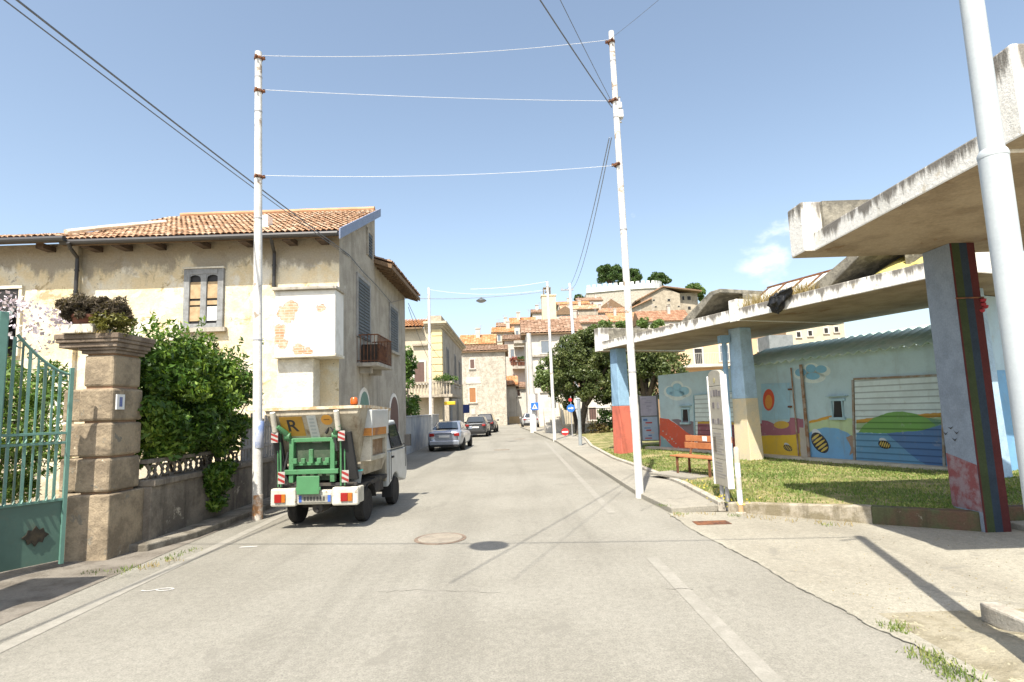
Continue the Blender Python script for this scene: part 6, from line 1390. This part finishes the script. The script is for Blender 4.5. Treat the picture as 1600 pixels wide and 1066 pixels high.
mb = MB(); mb.box((vx(636), VY - .95, zt - .12), (xr + .8, VY - .78, zt)); mb.box((xr + .63, VY - .777, zt - .12), (xr + .8, VY + 6, zt)); mb.build('handrail', STN, bl)
for k in range(22): x = vx(636) + .1 + k * .21; mb = MB(); mb.lathe((x, VY - .86, zb + .181), [(.06, 0), (.035, .1), (.075, .35), (.04, .6), (.06, zt - zb - .305)], 8); mb.build('baluster', STN, bl, smooth=True) if x < xr + .75 else None
for x in (xr + .25, vx(672)): mb = MB(); mb.box((x, VY - .9, -.05), (x + .3, VY - .6, zb - .002)); mb.build('balcony_pier', STN, vl)
for (ya, yb3, z0, z1, nm, m) in ((43, 44.3, 4.0, 6.6, 'window', SHUT), (48.5, 49.8, 4.0, 6.6, 'window', SHUT), (52.5, 53.7, 4.1, 6.4, 'window', SHUT), (44.5, 46, .05, 3.0, 'door', SH_GR), (50, 51.4, .05, 2.9, 'door', SHUT)): shutter_win(nm, vl, ya, yb3, z0, z1, xr + .003, m, nm == 'door', nm == 'window', GREYTRIM)
P = clumps((xr + .4, VY - .8, zt + .1), (.9, .5, .3), 18, .18, 1500, np.random.default_rng(6)); vs, q = leafcloud(P, .05, np.random.default_rng(6), .5); o = thing('balcony_plants', 'small green potted plants trailing along the villa balcony', 'plants', (xr + .4, VY - .8, zt)); npmesh('foliage', vs, q, LEAF_MID, o)
mb = MB(); q = Xp(694, 633, xr + .5); mb.obox(q, (.7, 0, .0), (0, .5, 0), (0, 0, .22)); tag(mb.build('yellow_sign', paint('sunny_yellow_sign', (.65, .42, .02), .5), None, q, bevel=.03), 'small yellow projecting sign on the street side of the villa', 'sign')
mb = MB(); q = Yp(728, 639, 57.5); mb.box((q.x - .36, 57.45, q.z - .42), (q.x + .36, 57.5, q.z + .42)); nb = mb.build('street_sign', paint('navy_sign', (.025, .05, .20), .4), None, (q.x, 57.5, 0), bevel=.03); tag(nb, 'dark blue street sign on a post at the far end of the villa', 'sign')
mb = MB(); mb.tube([(q.x - .25, 57.55, -.05), (q.x - .25, 57.55, q.z + .45)], .05, 8); mb.build('post', BAND, nb)
# ---- stone house on the bend
sh_ = house('stone_house', 'flat fronted rubble stone house at the bend with two brown shuttered windows', 'house', 722, 789, 549, 541, 72, 7, STN2, TILE_BROWN, None, 'x', [(735, 562, 741, 576, SH_BR), (734, 606, 743, 629, SH_OR)])
mb = MB(); a, b = Yp(728, 600, 72), Yp(751, 589, 72); mb.box((a.x, 71.94, a.z), (b.x, 72, b.z)); mb.build('white_patch', WHT, sh_)
mb = MB(); a, b = Yp(737, 648, 72), Yp(743, 639, 72); mb.box((a.x, 71.92, a.z), (b.x, 72, b.z)); mb.build('grey_panel', GRYR, sh_)
# ---- white house closing the street
wh = house('white_house', 'small white house closing the street with a fresh orange roof', 'house', 769, 806, 603, 589, 80, 7, WHT, TILE_ORANGE, None, 'x', [(783, 604.5, 788, 619, SH_BR), (776, 641, 780, 651, SH_GR)])
add_window(wh, (785.5, 640, 790.5, 661), 80, SH_BR, WHT, False, 'door'); 
w2 = house('white_house', 'plain white annex with brown tiles to the right of the orange roofed house', 'house', 806.5, 822, 606, 598, 80.6, 6, WHT, TILE_BROWN, None, 'x', [(804.5 + 4, 609, 812, 619, SH_BR)])
mb = MB(); a, b = Yp(796, 662, 79), Yp(812, 650.5, 79); mb.box((a.x, 78.9, -.1), (b.x, 79.1, b.z)); tag(mb.build('ochre_parapet', M('ochre_wall', (.55, .42, .25), (.48, .37, .22), 2), None, (a.x, 79, 0)), 'low ochre wall before the white annex at the end of the road', 'wall')
mb = MB(); a, b = Yp(768, 661, 77), Yp(774, 650, 77)
for i in range(3): pass
# ---- grey house with balconies, and the white corner house on the right
gh = house('grey_balcony_house', 'grey beige house with two concrete balconies of potted plants above the white house', 'house', 788, 826, 531, 524, 88, 8, GRYR, TILE_BROWN, None, 'x', [(798, 546, 803, 562, SH_GR)])
for (p0_, p1_, py) in ((801, 823, 577), (803, 823, 543)):
    a, b = Yp(p0_, py, 87), Yp(p1_, py, 87); mb = MB(); mb.box((a.x, 86.2, a.z), (b.x, 87.99, a.z + .35)); bq = mb.build('balcony', CONC, gh)
    mb = MB(); mb.box((a.x, 86.2, a.z + .352), (a.x + .06, 87.9, a.z + 1.3)); 
    for k in range(12): x = a.x + (b.x - a.x) * k / 11; mb.box((x, 86.22, a.z + .352), (x + .04, 86.26, a.z + 1.3))
    mb.box((a.x, 86.2, a.z + 1.3), (b.x, 86.28, a.z + 1.36)); mb.build('railing', RUST, bq)
a = Yp(808, 570, 86.5); mb = MB()
for k, (px, m) in enumerate(((797, 0), (805, 0), (812, 1), (818, 1))):
    c = Yp(px if px > 800 else 801, 570, 86.6); o = thing('potted_plant', ('plant in a terracotta pot at the railing end of the upper balcony', 'plant in a terracotta pot standing second on the balcony', 'bushy plant in a pot in the middle of the balcony', 'bushy plant in a pot nearest the white corner house')[k], 'plant', (c.x, 86.6, c.z), 0, 'potted plants on the balcony')
    mb = MB(); mb.lathe((c.x, 86.6, c.z - .1), [(.25, 0), (.34, .5), (.38, .5), (.3, .52)], 12); mb.build('pot', M('terracotta', ()), o, smooth=True)
    g = np.random.default_rng(k); P = clumps((c.x, 86.6, c.z + .8), (.4, .4, .45), 12, .2, 260, g); vs, q = leafcloud(P, .1, g, .5); npmesh('foliage', vs, q, LEAF_MID if m else leafmat('red_leaves', ((.2, .05, .04), (.3, .08, .06), (.4, .16, .1)), 2), o)
H5Y = 64.0
h5 = house('white_corner_house', 'tall white corner house with a brown hipped roof behind the utility pole', 'house', 821, 905, 521, 500, H5Y, 9, WHT, TILE_BROWN, None, 'x', [(846, 533, 857, 552, SH_GR), (874, 533, 884, 552, SH_GR), (846, 590, 857, 612, SH_BR)], ov=.5)
mb = MB(); a, b = Yp(829, 558, H5Y), Yp(905, 555, H5Y); mb.box((a.x, H5Y - .25, a.z), (b.x, H5Y - .002, a.z + .22)); mb.build('string_course', CONC, h5)
mb = MB(); a = Yp(829, 622, H5Y); add_window(h5, (832, 616, 838, 655), H5Y, SH_BR, GREYTRIM, False, 'door')
mb = MB(); a, b = Yp(803, 536, H5Y), Yp(821, 533, H5Y); mb.box((a.x, H5Y + .3, a.z), (b.x - .01, H5Y + 3, a.z + .3)); mb.build('canopy_slab', CONC, h5)
# ---- outside stair and low white house behind the clipped tree
lw = house('low_white_house', 'low white house with a brown roller blind behind the clipped tree', 'house', 868, 1003, 606, 596, 50, 7, WHT, TILE_BROWN, None, 'x', [(921, 637, 931, 656, SH_BR), (962, 628, 974, 650, SH_GR)])
st = thing('outside_stair', 'whitewashed outside stair climbing beside the low white house', 'stair', (Yp(866, 680, 43).x, 43, 0))
x0, x1 = Yp(853, 670, 43).x, Yp(879, 670, 43).x
for k in range(9): mb = MB(); mb.box((x0, 43 + k * .3, -.05), (x1, 43 + (k + 1) * .3 - .002, .22 + k * .21)); mb.build('step', WHT, st, bevel=.015)
mb = MB(); mb.prism([(x1 + .003, 42.7, -.05), (x1 + .003, 46, -.05), (x1 + .003, 46, 3.0), (x1 + .003, 45.7, 3.0), (x1 + .003, 42.7, .7)], (.18, 0, 0)); mb.build('parapet', CRM, st)
mb = MB(); mb.prism([(x1 + .2, 45.2, -.05), (x1 + 2.0, 45.2, -.05), (x1 + .2, 45.2, 2.7)], (0, .25, 0)); mb.build('buttress', CRM, st)
gwl = thing('garden_wall', 'low whitish garden wall with an iron railing before the low white house', 'wall', (Yp(888, 690, 41).x, 41, 0))
a, b = Yp(884, 690, 41).x, Yp(990, 690, 41).x; mb = MB(); mb.box((a, 41, -.05), (b, 41.25, .75)); mb.build('base', CRM, gwl)
mb = MB()
for k in range(26): x = a + .1 + k * .17; mb.box((x, 41.1, .752), (x + .025, 41.125, 1.75))
mb.box((a, 41.1, 1.75), (a + 4.5, 41.13, 1.8)); mb.build('railing', SHUT, gwl)
o = plant('garden_shrub', 'green garden shrub beside the red pillar in front of the low white house', 'shrub', (Yp(951, 655, 38).x, 38, 1.0), (.9, .7, 1.1), 1800, .09, LEAF_MID, .35, 24, 0.0, seed=41)
o = plant('garden_shrub', 'low brownish garden shrub under the clipped tree', 'shrub', (Yp(937, 674, 37).x, 37, .5), (.7, .5, .5), 900, .08, leafmat('bronze_leaves', ((.10, .07, .03), (.16, .12, .05), (.18, .2, .06)), 2), .25, 16, 0.0, seed=42)
# ---- clipped round trees
def big_tree(label, base, C, R, nl, size, mat, nc, rc, seed, group=None, name='clipped_tree', tr_=.26):
    o = thing(name, label, 'tree', base, 0, group); g = np.random.default_rng(seed)
    P = clumps(C, R, nc, rc, nl, g, .86, -.75); vs, q = leafcloud(P, size, g, .62); npmesh('crown', vs, q, mat, o)
    C = V(C); trunk_mb(base, V((base[0] * .65 + C.x * .35, base[1] * .65 + C.y * .35, C.z - R[2] * .35)), tr_, tr_ * .6, [C + V((R[0] * .5 * math.cos(a), R[1] * .5 * math.sin(a), R[2] * .25)) for a in (0, 1.3, 2.6, 3.9, 5.2)], seed).build('trunk', BARK, o, smooth=True)
    return o
tb_ = V((Yp(908, 690, 38).x, 38, .1)); c = Yp(935, 582, 38)
big_tree('round clipped holm oak on the lawn to the left of the red and blue pillar', (tb_.x, tb_.y, .1), (c.x, tb_.y, c.z), (3.0, 2.7, 3.05), 48000, .085, LEAF_DARK, 150, .55, 51)
c = Yp(864, 594, 41); big_tree('smaller round crown at the kerb, the sunlit left clump of the big holm oak', (c.x + 1.6, 41, .1), (c.x + .1, 41, c.z), (1.3, 1.3, 1.6), 10000, .085, leafmat('sunlit_oak_leaves', ((.05, .085, .022), (.10, .15, .042), (.20, .26, .09)), .7), 60, .42, 52, tr_=.16)  # sunlit side of the oak as a separate crown, lit tone in leaf colour
c = Yp(1012, 580, 31); big_tree('dark clipped holm oak under the canopy edge behind the tall pole', (c.x - .3, 31, .1), (c.x, 31, c.z), (1.9, 1.9, 1.75), 17000, .085, LEAF_DARK, 90, .5, 53)
# ---- signs and posts near the trees
p = G(907, 696, .1); o = thing('grey_post', 'slim grey lamp post standing in front of the clipped tree trunk', 'post', (p.x, p.y, .1)); t_ = Yp(904, 624, p.y); mb = MB(); mb.tube([(p.x, p.y, .05), t_], [.085, .075], 12); mb.build('shaft', M('grey_post_paint', (.28, .31, .32), (.24, .26, .27), 3), o, smooth=True); mb = MB(); mb.lathe((t_.x, t_.y, t_.z), [(.09, 0), (.09, .03), (.02, .07)], 12); mb.build('cap', BAND, o)
BLUE = paint('sign_blue', (.03, .16, .55), .4); SWH = paint('sign_white', (.75, .75, .75), .4); SRED = paint('sign_red', (.5, .03, .03), .4)
def disc(c, r, n=24): return [c + V((r * math.cos(2 * math.pi * k / n), 0, r * math.sin(2 * math.pi * k / n))) for k in range(n)]
c = Yp(892, 638, 36); o = thing('arrow_sign', 'round blue direction sign with a white arrow in front of the tree', 'sign', (c.x, 36, 0)); mb = MB(); mb.prism(disc(c, .25), (0, .02, 0)); mb.build('disc', BLUE, o)
mb = MB(); mb.prism([c + V((x, -.004, z)) for x, z in ((-.17, -.03), (.04, -.03), (.04, -.09), (.18, .0), (.04, .09), (.04, .03), (-.17, .03))], (0, .003, 0)); mb.build('arrow', SWH, o)
mb = MB(); mb.tube([(c.x + .02, 36.06, .05), (c.x + .02, 36.06, c.z + .75)], .03, 8); mb.build('post', BAND, o)
mb = MB(); c3 = c + V((-.02, 0, .52)); mb.prism(disc(c3, .11), (0, .02, 0)); mb.build('small_red_disc', SRED, o)
c = Yp(883, 675, 33.6); o = thing('no_entry_sign', 'low red sign with a white bar standing by the kerb pole', 'sign', (c.x, 33.6, .1)); mb = MB(); mb.prism(disc(c, .22, 8), (0, .02, 0)); mb.build('disc', SRED, o); mb = MB(); mb.box((c.x - .17, 33.594, c.z - .04), (c.x + .17, 33.599, c.z + .04)); mb.build('bar', SWH, o); mb = MB(); mb.tube([(c.x, 33.65, .05), (c.x, 33.65, c.z)], .03, 6); mb.build('post', BAND, o)
c = Yp(835.5, 635, 46.6); o = thing('crossing_sign', 'square blue pedestrian crossing sign on the utility pole', 'sign', c); mb = MB(); mb.box((c.x - .3, 46.6, c.z - .3), (c.x + .3, 46.63, c.z + .3)); mb.build('panel', BLUE, o, bevel=.01)
mb = MB(); mb.prism([c + V((x, -.006, z)) for x, z in ((-.22, -.2), (.22, -.2), (0, .22))], (0, .005, 0)); tri = mb.build('triangle', SWH, o)
mb = MB(); mb.prism([c + V((x, -.010, z)) for x, z in ((-.02, .08), (.02, .08), (.03, 0), (.08, -.16), (.05, -.16), (0, -.06), (-.05, -.16), (-.08, -.16), (-.03, 0))], (0, .003, 0)); mb.build('walking_figure', DARK, tri)
mb = MB(); mb.tube([(c.x - .5, 46.8, c.z), (c.x + .25, 46.66, c.z)], .025, 6); mb.build('bracket', BAND, o)
# ---- hill
def hill_z(x, y):
    a = max(0, min(1, (y - 98) / 150)); a = a * a * (3 - 2 * a); b = max(0, min(1, (x + 45) / 75)); b = b * b * (3 - 2 * b); c = max(0, min(1, (185 - x) / 110)); c = c * c * (3 - 2 * c)
    return -1.5 + 41 * a * (.30 + .70 * b) * (.15 + .85 * c)
hv, hf = [], []; n1, n2 = 60, 44
for j in range(n2 + 1):
    for i in range(n1 + 1): x = -260 + 620 * i / n1; y = 92 + 420 * (j / n2) ** 1.3; hv.append((x, y, hill_z(x, y) + (1.2 * math.sin(x * .13) * math.sin(y * .1) if y > 105 else 0)))
for j in range(n2):
    for i in range(n1): a = j * (n1 + 1) + i; hf.append((a, a + 1, a + n1 + 2, a + n1 + 1))
tag(MB().add(hv, hf).build('hill', M('hill_scrub', (.10, .13, .05), (.20, .18, .10), .08, .4, .6, .95, .4, .5), smooth=True), kind='structure')
HG = 'houses climbing the hill'
def th(label, *a, **k): k.setdefault('group', HG); return house('hill_house', label, 'house', *a, **k)
th('house with a pinkish roof lowest on the hill behind the clipped tree', 880, 951, 505, 494, 118, 8, STN, tilemat('pink_brown_tiles', ((.26, .15, .10), (.36, .22, .15), (.42, .29, .22)), ), 535, 'x', [(892, 509, 896, 514), (925, 509, 929, 514)], pw=.6)
th('dark stone house below the cross-arm pole top', 866, 900, 491, 479, 150, 8, GRYR, TILE_BROWN, 520, 'y', [(878, 495, 882, 501)], pw=.6)
th('stone house with a tan roof between the bell tower and the orange roofs', 878, 934, 484, 477, 160, 9, STN, TILE_OLD, 512, 'x', [(900, 487, 903, 491)], pw=.6)
th('house with the bright orange roof left of the castle', 872, 921, 476, 471.5, 190, 9, STN, TILE_ORANGE, 500, 'x', [], pw=.7)
th('white walled house with a brown roof tucked under the castle wall', 903, 941, 470, 465.5, 215, 9, WHT, TILE_BROWN, 492, 'x', [(924, 472.5, 927, 476)], pw=.7)
th('gabled rubble house below the middle of the castle wall', 936, 975, 482, 468, 200, 12, STN2, TILE_OLD, 505, 'y', [(948, 481, 951, 485)], pw=.7)
th('long house with an orange tiled roof across the middle of the hill', 914, 978, 489, 482, 165, 9, WHT, tilemat('orange_tan_tiles', ((.27, .14, .08), (.37, .21, .125), (.44, .31, .21))), 515, 'x', [(946, 492, 951, 498), (925, 492, 929, 497)], pw=.6)
th('house with mottled orange roof seen beside the tall kerb pole', 953, 1001, 503, 489, 148, 9, STN, tilemat('mottled_orange_tiles', ((.27, .13, .065), (.38, .20, .10), (.44, .29, .18))), 530, 'x', [], pw=.6)
th('low house with a wide brown roof and pale ridge below the big stone house', 1001, 1078, 502, 486, 140, 9, GRYR, tilemat('red_brown_tiles', ((.20, .10, .06), (.27, .15, .09), (.33, .21, .14))), 530, 'x', [(1046, 506, 1050, 511)], pw=.6)
# big stone house by the castle: a gabled wing and a flank
bs = thing('big_stone_house', 'big stone house with small windows and orange hipped roof right of the castle', 'house', (Yp(1040, 490, 185).x, 185, 20), 0, HG)
a, b, c_ = Yp(1001, 468, 185), Yp(1062, 459, 185), Yp(1088, 458, 188)
mb = MB(); pk = Yp(1036, 448, 185); mb.prism([(a.x, 185, 15), (b.x, 185, 15), (b.x, 185, b.z), (pk.x, 185, pk.z - .3), (a.x, 185, a.z)], (0, 14, 0)); mb.box((b.x + .003, 187, 15), (c_.x, 199, c_.z)); mb.build('wall', STN, bs)
mb = MB(); ld = V((pk.x - a.x + 1.6, 0, pk.z - a.z + .55)); mb.obox((a.x - 1.6, 184.4, a.z - .75), ld, (0, 15, 0), (0, 0, .3)); mb.k = 1; tiles(mb, (a.x - 1.6, 184.4, a.z - .42), (0, 1, 0), ld, 15, ld.length, .6, 1.0, rgt, .09, .03); mb.build('roof', [WOODBROWN, tilemat('orange_tan_tiles', ())], bs)
mb = MB(); rd = V((c_.x - pk.x + .6, 0, c_.z - pk.z)); mb.obox((pk.x, 184.4, pk.z - .25), rd, (0, 15, 0), (0, 0, .3)); mb.k = 1; tiles(mb, (pk.x, 184.4, pk.z + .08), (0, 1, 0), rd, 15, rd.length, .6, 1.0, rgt, .09, .03); mb.build('roof', [WOODBROWN, tilemat('orange_tan_tiles', ())], bs)
mb = MB(); e0, e1 = Yp(985, 481, 184), Yp(1019, 465, 184); ld = e1 - e0; mb.obox(e0 - V((0, 0, .3)), ld, (0, .95, 0), (0, 0, .35)); mb.build('lower_verge', tilemat('orange_tan_tiles', ()), bs)
mb = MB(); e0, e1 = Yp(986, 482, 186), Yp(1001, 475, 186); mb.prism([(e0.x, 185.0, 15), (a.x - .003, 185.0, 15), (a.x - .003, 185.0, e1.z), (e0.x, 185.0, e0.z)], (0, 10, 0)); mb.build('wing', STN2, bs)
for r in ((1020, 468, 1023, 470.5), (1023, 478.5, 1026, 480.5), (1043, 467, 1047, 471), (1043, 476, 1047, 478.5), (1060 - 1, 478, 1062, 480)): add_window(bs, r, 185, DARK, STN2, False)
for r in ((1074, 463, 1079, 469), (1075, 479, 1079, 484), (1066, 463, 1069, 469)): add_window(bs, r, 187, DARK, STN2, False)
# castle terrace with white battlements
cs = thing('battlement_terrace', 'stone terrace wall crowned by white swallow square battlements on the hilltop', 'castle', (Yp(975, 480, 258).x, 258, 30))
pts = [(916, 458.5), (934, 457), (960, 454.5), (985, 452.5), (1008, 451), (1022, 450.5), (1030, 451), (1034, 453)]; ys = [258, 258, 258, 258, 258, 259, 262, 268]
W_ = [Yp(p[0], p[1], y) for p, y in zip(pts, ys)]; tops = [Yp(p[0], p[1] - 7.5, y) for p, y in zip(pts, ys)]
mb = MB()
for i in range(len(W_) - 1): a, b = W_[i], W_[i + 1]; a2, b2 = a + V((0, 30, 0)), b + V((0, 30, 0)); z0 = 35; mb.hexa([(a.x, a.y, z0), (b.x, b.y, z0), (b2.x, b2.y, z0), (a2.x, a2.y, z0), a, b, b2, a2])
mb.build('stone_wall', STN2, cs)
WB_ = M('castle_white', (.74, .74, .72), (.66, .66, .64), .5)
mb = MB()
for i in range(len(W_) - 1):
    a, b, t0, t1 = W_[i], W_[i + 1], tops[i], tops[i + 1]; o_ = V((0, -.5, .01)); th_ = V((0, 1.4, 0)); mb.hexa([a + o_, b + o_, b + th_ + o_, a + th_ + o_, t0 + o_, t1 + o_, t1 + th_ + o_, t0 + th_ + o_])
mb.build('parapet', WB_, cs)
tot = [0]
for a, b in zip(tops[:-1], tops[1:]): tot.append(tot[-1] + (b - a).length)
n = 17
for k in range(n):
    s0 = tot[-1] * (k + .12) / n; s1 = s0 + tot[-1] / n * .58
    def at(s):
        for i in range(len(tot) - 1):
            if s <= tot[i + 1] + 1e-6: return tops[i].lerp(tops[i + 1], (s - tot[i]) / (tot[i + 1] - tot[i]))
    a, b = at(s0), at(s1); o_ = V((0, -.48, .012)); mb = MB(); mb.hexa([a + o_, b + o_, b + o_ + V((0, 1.3, 0)), a + o_ + V((0, 1.3, 0)), a + o_ + V((0, 0, 1.35)), b + o_ + V((0, 0, 1.35)), b + o_ + V((0, 1.3, 1.35)), a + o_ + V((0, 1.3, 1.35))]); mb.build('merlon', WB_, cs)
def hill_tree(label, px, py, rx, rz, y, seed, nl=9000, mat=LEAF_FAR, size=.45, base=None):
    c = Yp(px, py, y); R = (rx * y / 900, rx * y / 900, rz * y / 900); zb_ = c.z - R[2] - 5 if base is None else base
    return big_tree(label, (c.x, y, zb_), tuple(c), R, nl, size, mat, 46, R[0] * .30, seed, 'trees on the hilltop', 'hill_tree', .6)
hill_tree('tall broad tree behind the left half of the battlements', 953, 431, 20, 18, 280, 61, 12000)
hill_tree('rounded tree on the right shoulder of the tall tree behind the battlements', 984, 436, 18, 14, 284, 62, 10000)
hill_tree('smaller tree at the right end of the battlements', 1030, 440, 17, 12, 290, 63, 9000)
hill_tree('pale green tree just right of the big stone house', 1082, 459, 18, 13, 230, 64, 9000, leafmat('pale_far_leaves', ((.07, .12, .03), (.12, .19, .05), (.18, .26, .08)), .25), .4)
hill_tree('dark tree at the foot of the terrace wall', 905, 466, 8, 5, 240, 65, 3000)
for k, (px, py, rx, rz, lab) in enumerate(((945, 509, 14, 7, 'low green bush over the pinkish roof'), (972, 508, 12, 8, 'low green bush left of the tall kerb pole top of canopy'), (1005, 506, 11, 10, 'green bush right of the tall kerb pole below the brown roof'), (1028, 508, 12, 8, 'green bush at the right below the wide brown roof'), (925, 515, 14, 8, 'low green bush above the clipped tree'))):
    y = 104 + k; c = Yp(px, py, y); plant('hill_bush', lab, 'bush', tuple(c), (rx * y / 900, 1.5, rz * y / 900), 1500, .2, leafmat('pale_far_leaves', ()), .5, 24, 1.0, None if k else None, seed=70 + k)
# bell tower
bt = thing('bell_tower', 'cream bell tower with an open iron bell frame rising over the roofs', 'tower', (Yp(856, 507, 130).x, 130, 5))
a, b = Yp(848, 505, 130), Yp(868, 462, 130); mb = MB(); mb.box((a.x, 130, 2), (b.x, 133, b.z)); mb.box((a.x - .15, 129.85, b.z + .003), (b.x + .15, 133.15, b.z + .3)); mb.build('shaft', M('cream_tower', (.66, .56, .38), (.56, .48, .33), .8), bt)
mb = MB(); x0, x1 = Yp(850, 460, 130).x, Yp(860, 460, 130).x; zt = Yp(855, 450, 130).z
for x in (x0, x1): mb.box((x - .12, 130.2, b.z + .301), (x + .12, 130.5, zt)); mb.box((x - .12, 132, b.z + .301), (x + .12, 132.3, zt))
mb.box((x0 - .15, 130.15, zt + .002), (x1 + .15, 132.35, zt + .2)); mb.tube([((x0 + x1) / 2, 131.2, zt), ((x0 + x1) / 2, 131.2, zt + 2.0)], .06, 6); mb.build('bell_frame', M('dark_frame', (.20, .17, .13), (.14, .12, .1), 3), bt)
mb = MB(); mb.lathe(((x0 + x1) / 2, 131.2, zt - .9), [(.4, 0), (.3, .3), (.2, .7), (.03, .8)], 12); mb.build('bell', RUST, bt)
# houses left of the street end
th('white house with an orange roof above the stone house at the bend', 719, 772, 539, 524, 98, 9, WHT, TILE_ORANGE, 600, 'x', [(757, 541, 760, 546)], pw=.5)
th('white gabled house high on the left with a small chimney', 798, 836, 507, 497, 118, 9, WHT, TILE_ORANGE, 570, 'x', [(806, 517, 810, 524, SH_GR)], pw=.5)
th('narrow cream house with an orange roof stepped below the gabled house', 770, 801, 520, 512, 112, 8, CRM, TILE_ORANGE, 590, 'x', [(778, 524, 782, 533, SH_GR), (789, 523, 793, 531, SH_BR)], pw=.5)
th('small house with a brown roof peeping behind the stepped house', 777, 798, 511, 504.5, 125, 7, GRYR, TILE_BROWN, 560, 'x', [], pw=.5)
th('pale house filling the gap beside the bell tower', 832, 850, 489, 484, 140, 7, WHT, TILE_BROWN, 530, 'x', [], pw=.5)
# buildings seen under the long canopy
pb = house('peach_house', 'peach coloured apartment house with a long balcony under the long canopy', 'house', 1058, 1228, 518, 508, 48, 9, PEACH, TILE_BROWN, None, 'x', [(1086, 545, 1096, 569, DARK), (1126, 540, 1137, 564, SH_GR), (1186, 532, 1196, 548, DARK)])
mb = MB(); a, b = Yp(1064, 575, 47), Yp(1140, 572, 47); mb.box((a.x, 46.6, a.z), (b.x, 47.99, a.z + .22)); bq = mb.build('balcony', WHT, pb)
mb = MB()
for k in range(30): x = a.x + (b.x - a.x) * k / 29; mb.box((x, 46.63, a.z + .222), (x + .02, 46.65, a.z + 1.1))
mb.box((a.x, 46.62, a.z + 1.1), (b.x, 46.67, a.z + 1.14)); mb.build('railing', paint('pale_railing', (.5, .48, .42), .6), bq)
house('beige_block', 'beige apartment block with small dark windows above the kiosk roof', 'building', 1226, 1318, 500, 494, 76, 10, CRM, TILE_BROWN, None, 'x', [(1245, 519, 1250, 527, DARK), (1263, 517, 1268, 525, DARK), (1288, 513, 1293, 521, DARK), (1304, 511, 1309, 519, DARK)])
mb = MB(); a = Yp(1212, 545, 44); mb.box((a.x - .9, 43, 0), (a.x + .9, 45, Yp(1212, 526, 44).z)); o = mb.build('roof_hut', M('grey_hut', (.22, .24, .24), (.17, .19, .19), 2), None, (a.x, 44, 0)); tag(o, 'dark grey hut in front of the peach house', 'hut')
# distant trees so that the plain does not end in a bare horizon
g = np.random.default_rng(88); vsL, qL, off = [], [], 0
for k in range(170):
    x = g.uniform(20, 330) if k % 3 else g.uniform(-330, -30); y = g.uniform(95, 150) + abs(x) * .2; z = hill_z(x, y); R = g.uniform(2.5, 5)
    if -30 < x < 24 or (.12 < x / y < .33): continue
    P = clumps((x, y, z + R * .9), (R, R, R * .9), 14, R * .4, 260, g); v_, q = leafcloud(P, .7, g, .6); vsL.append(v_); qL.append(q + off); off += len(v_)
tag(npmesh('distant_woods', np.concatenate(vsL), np.concatenate(qL), LEAF_FAR), kind='stuff')
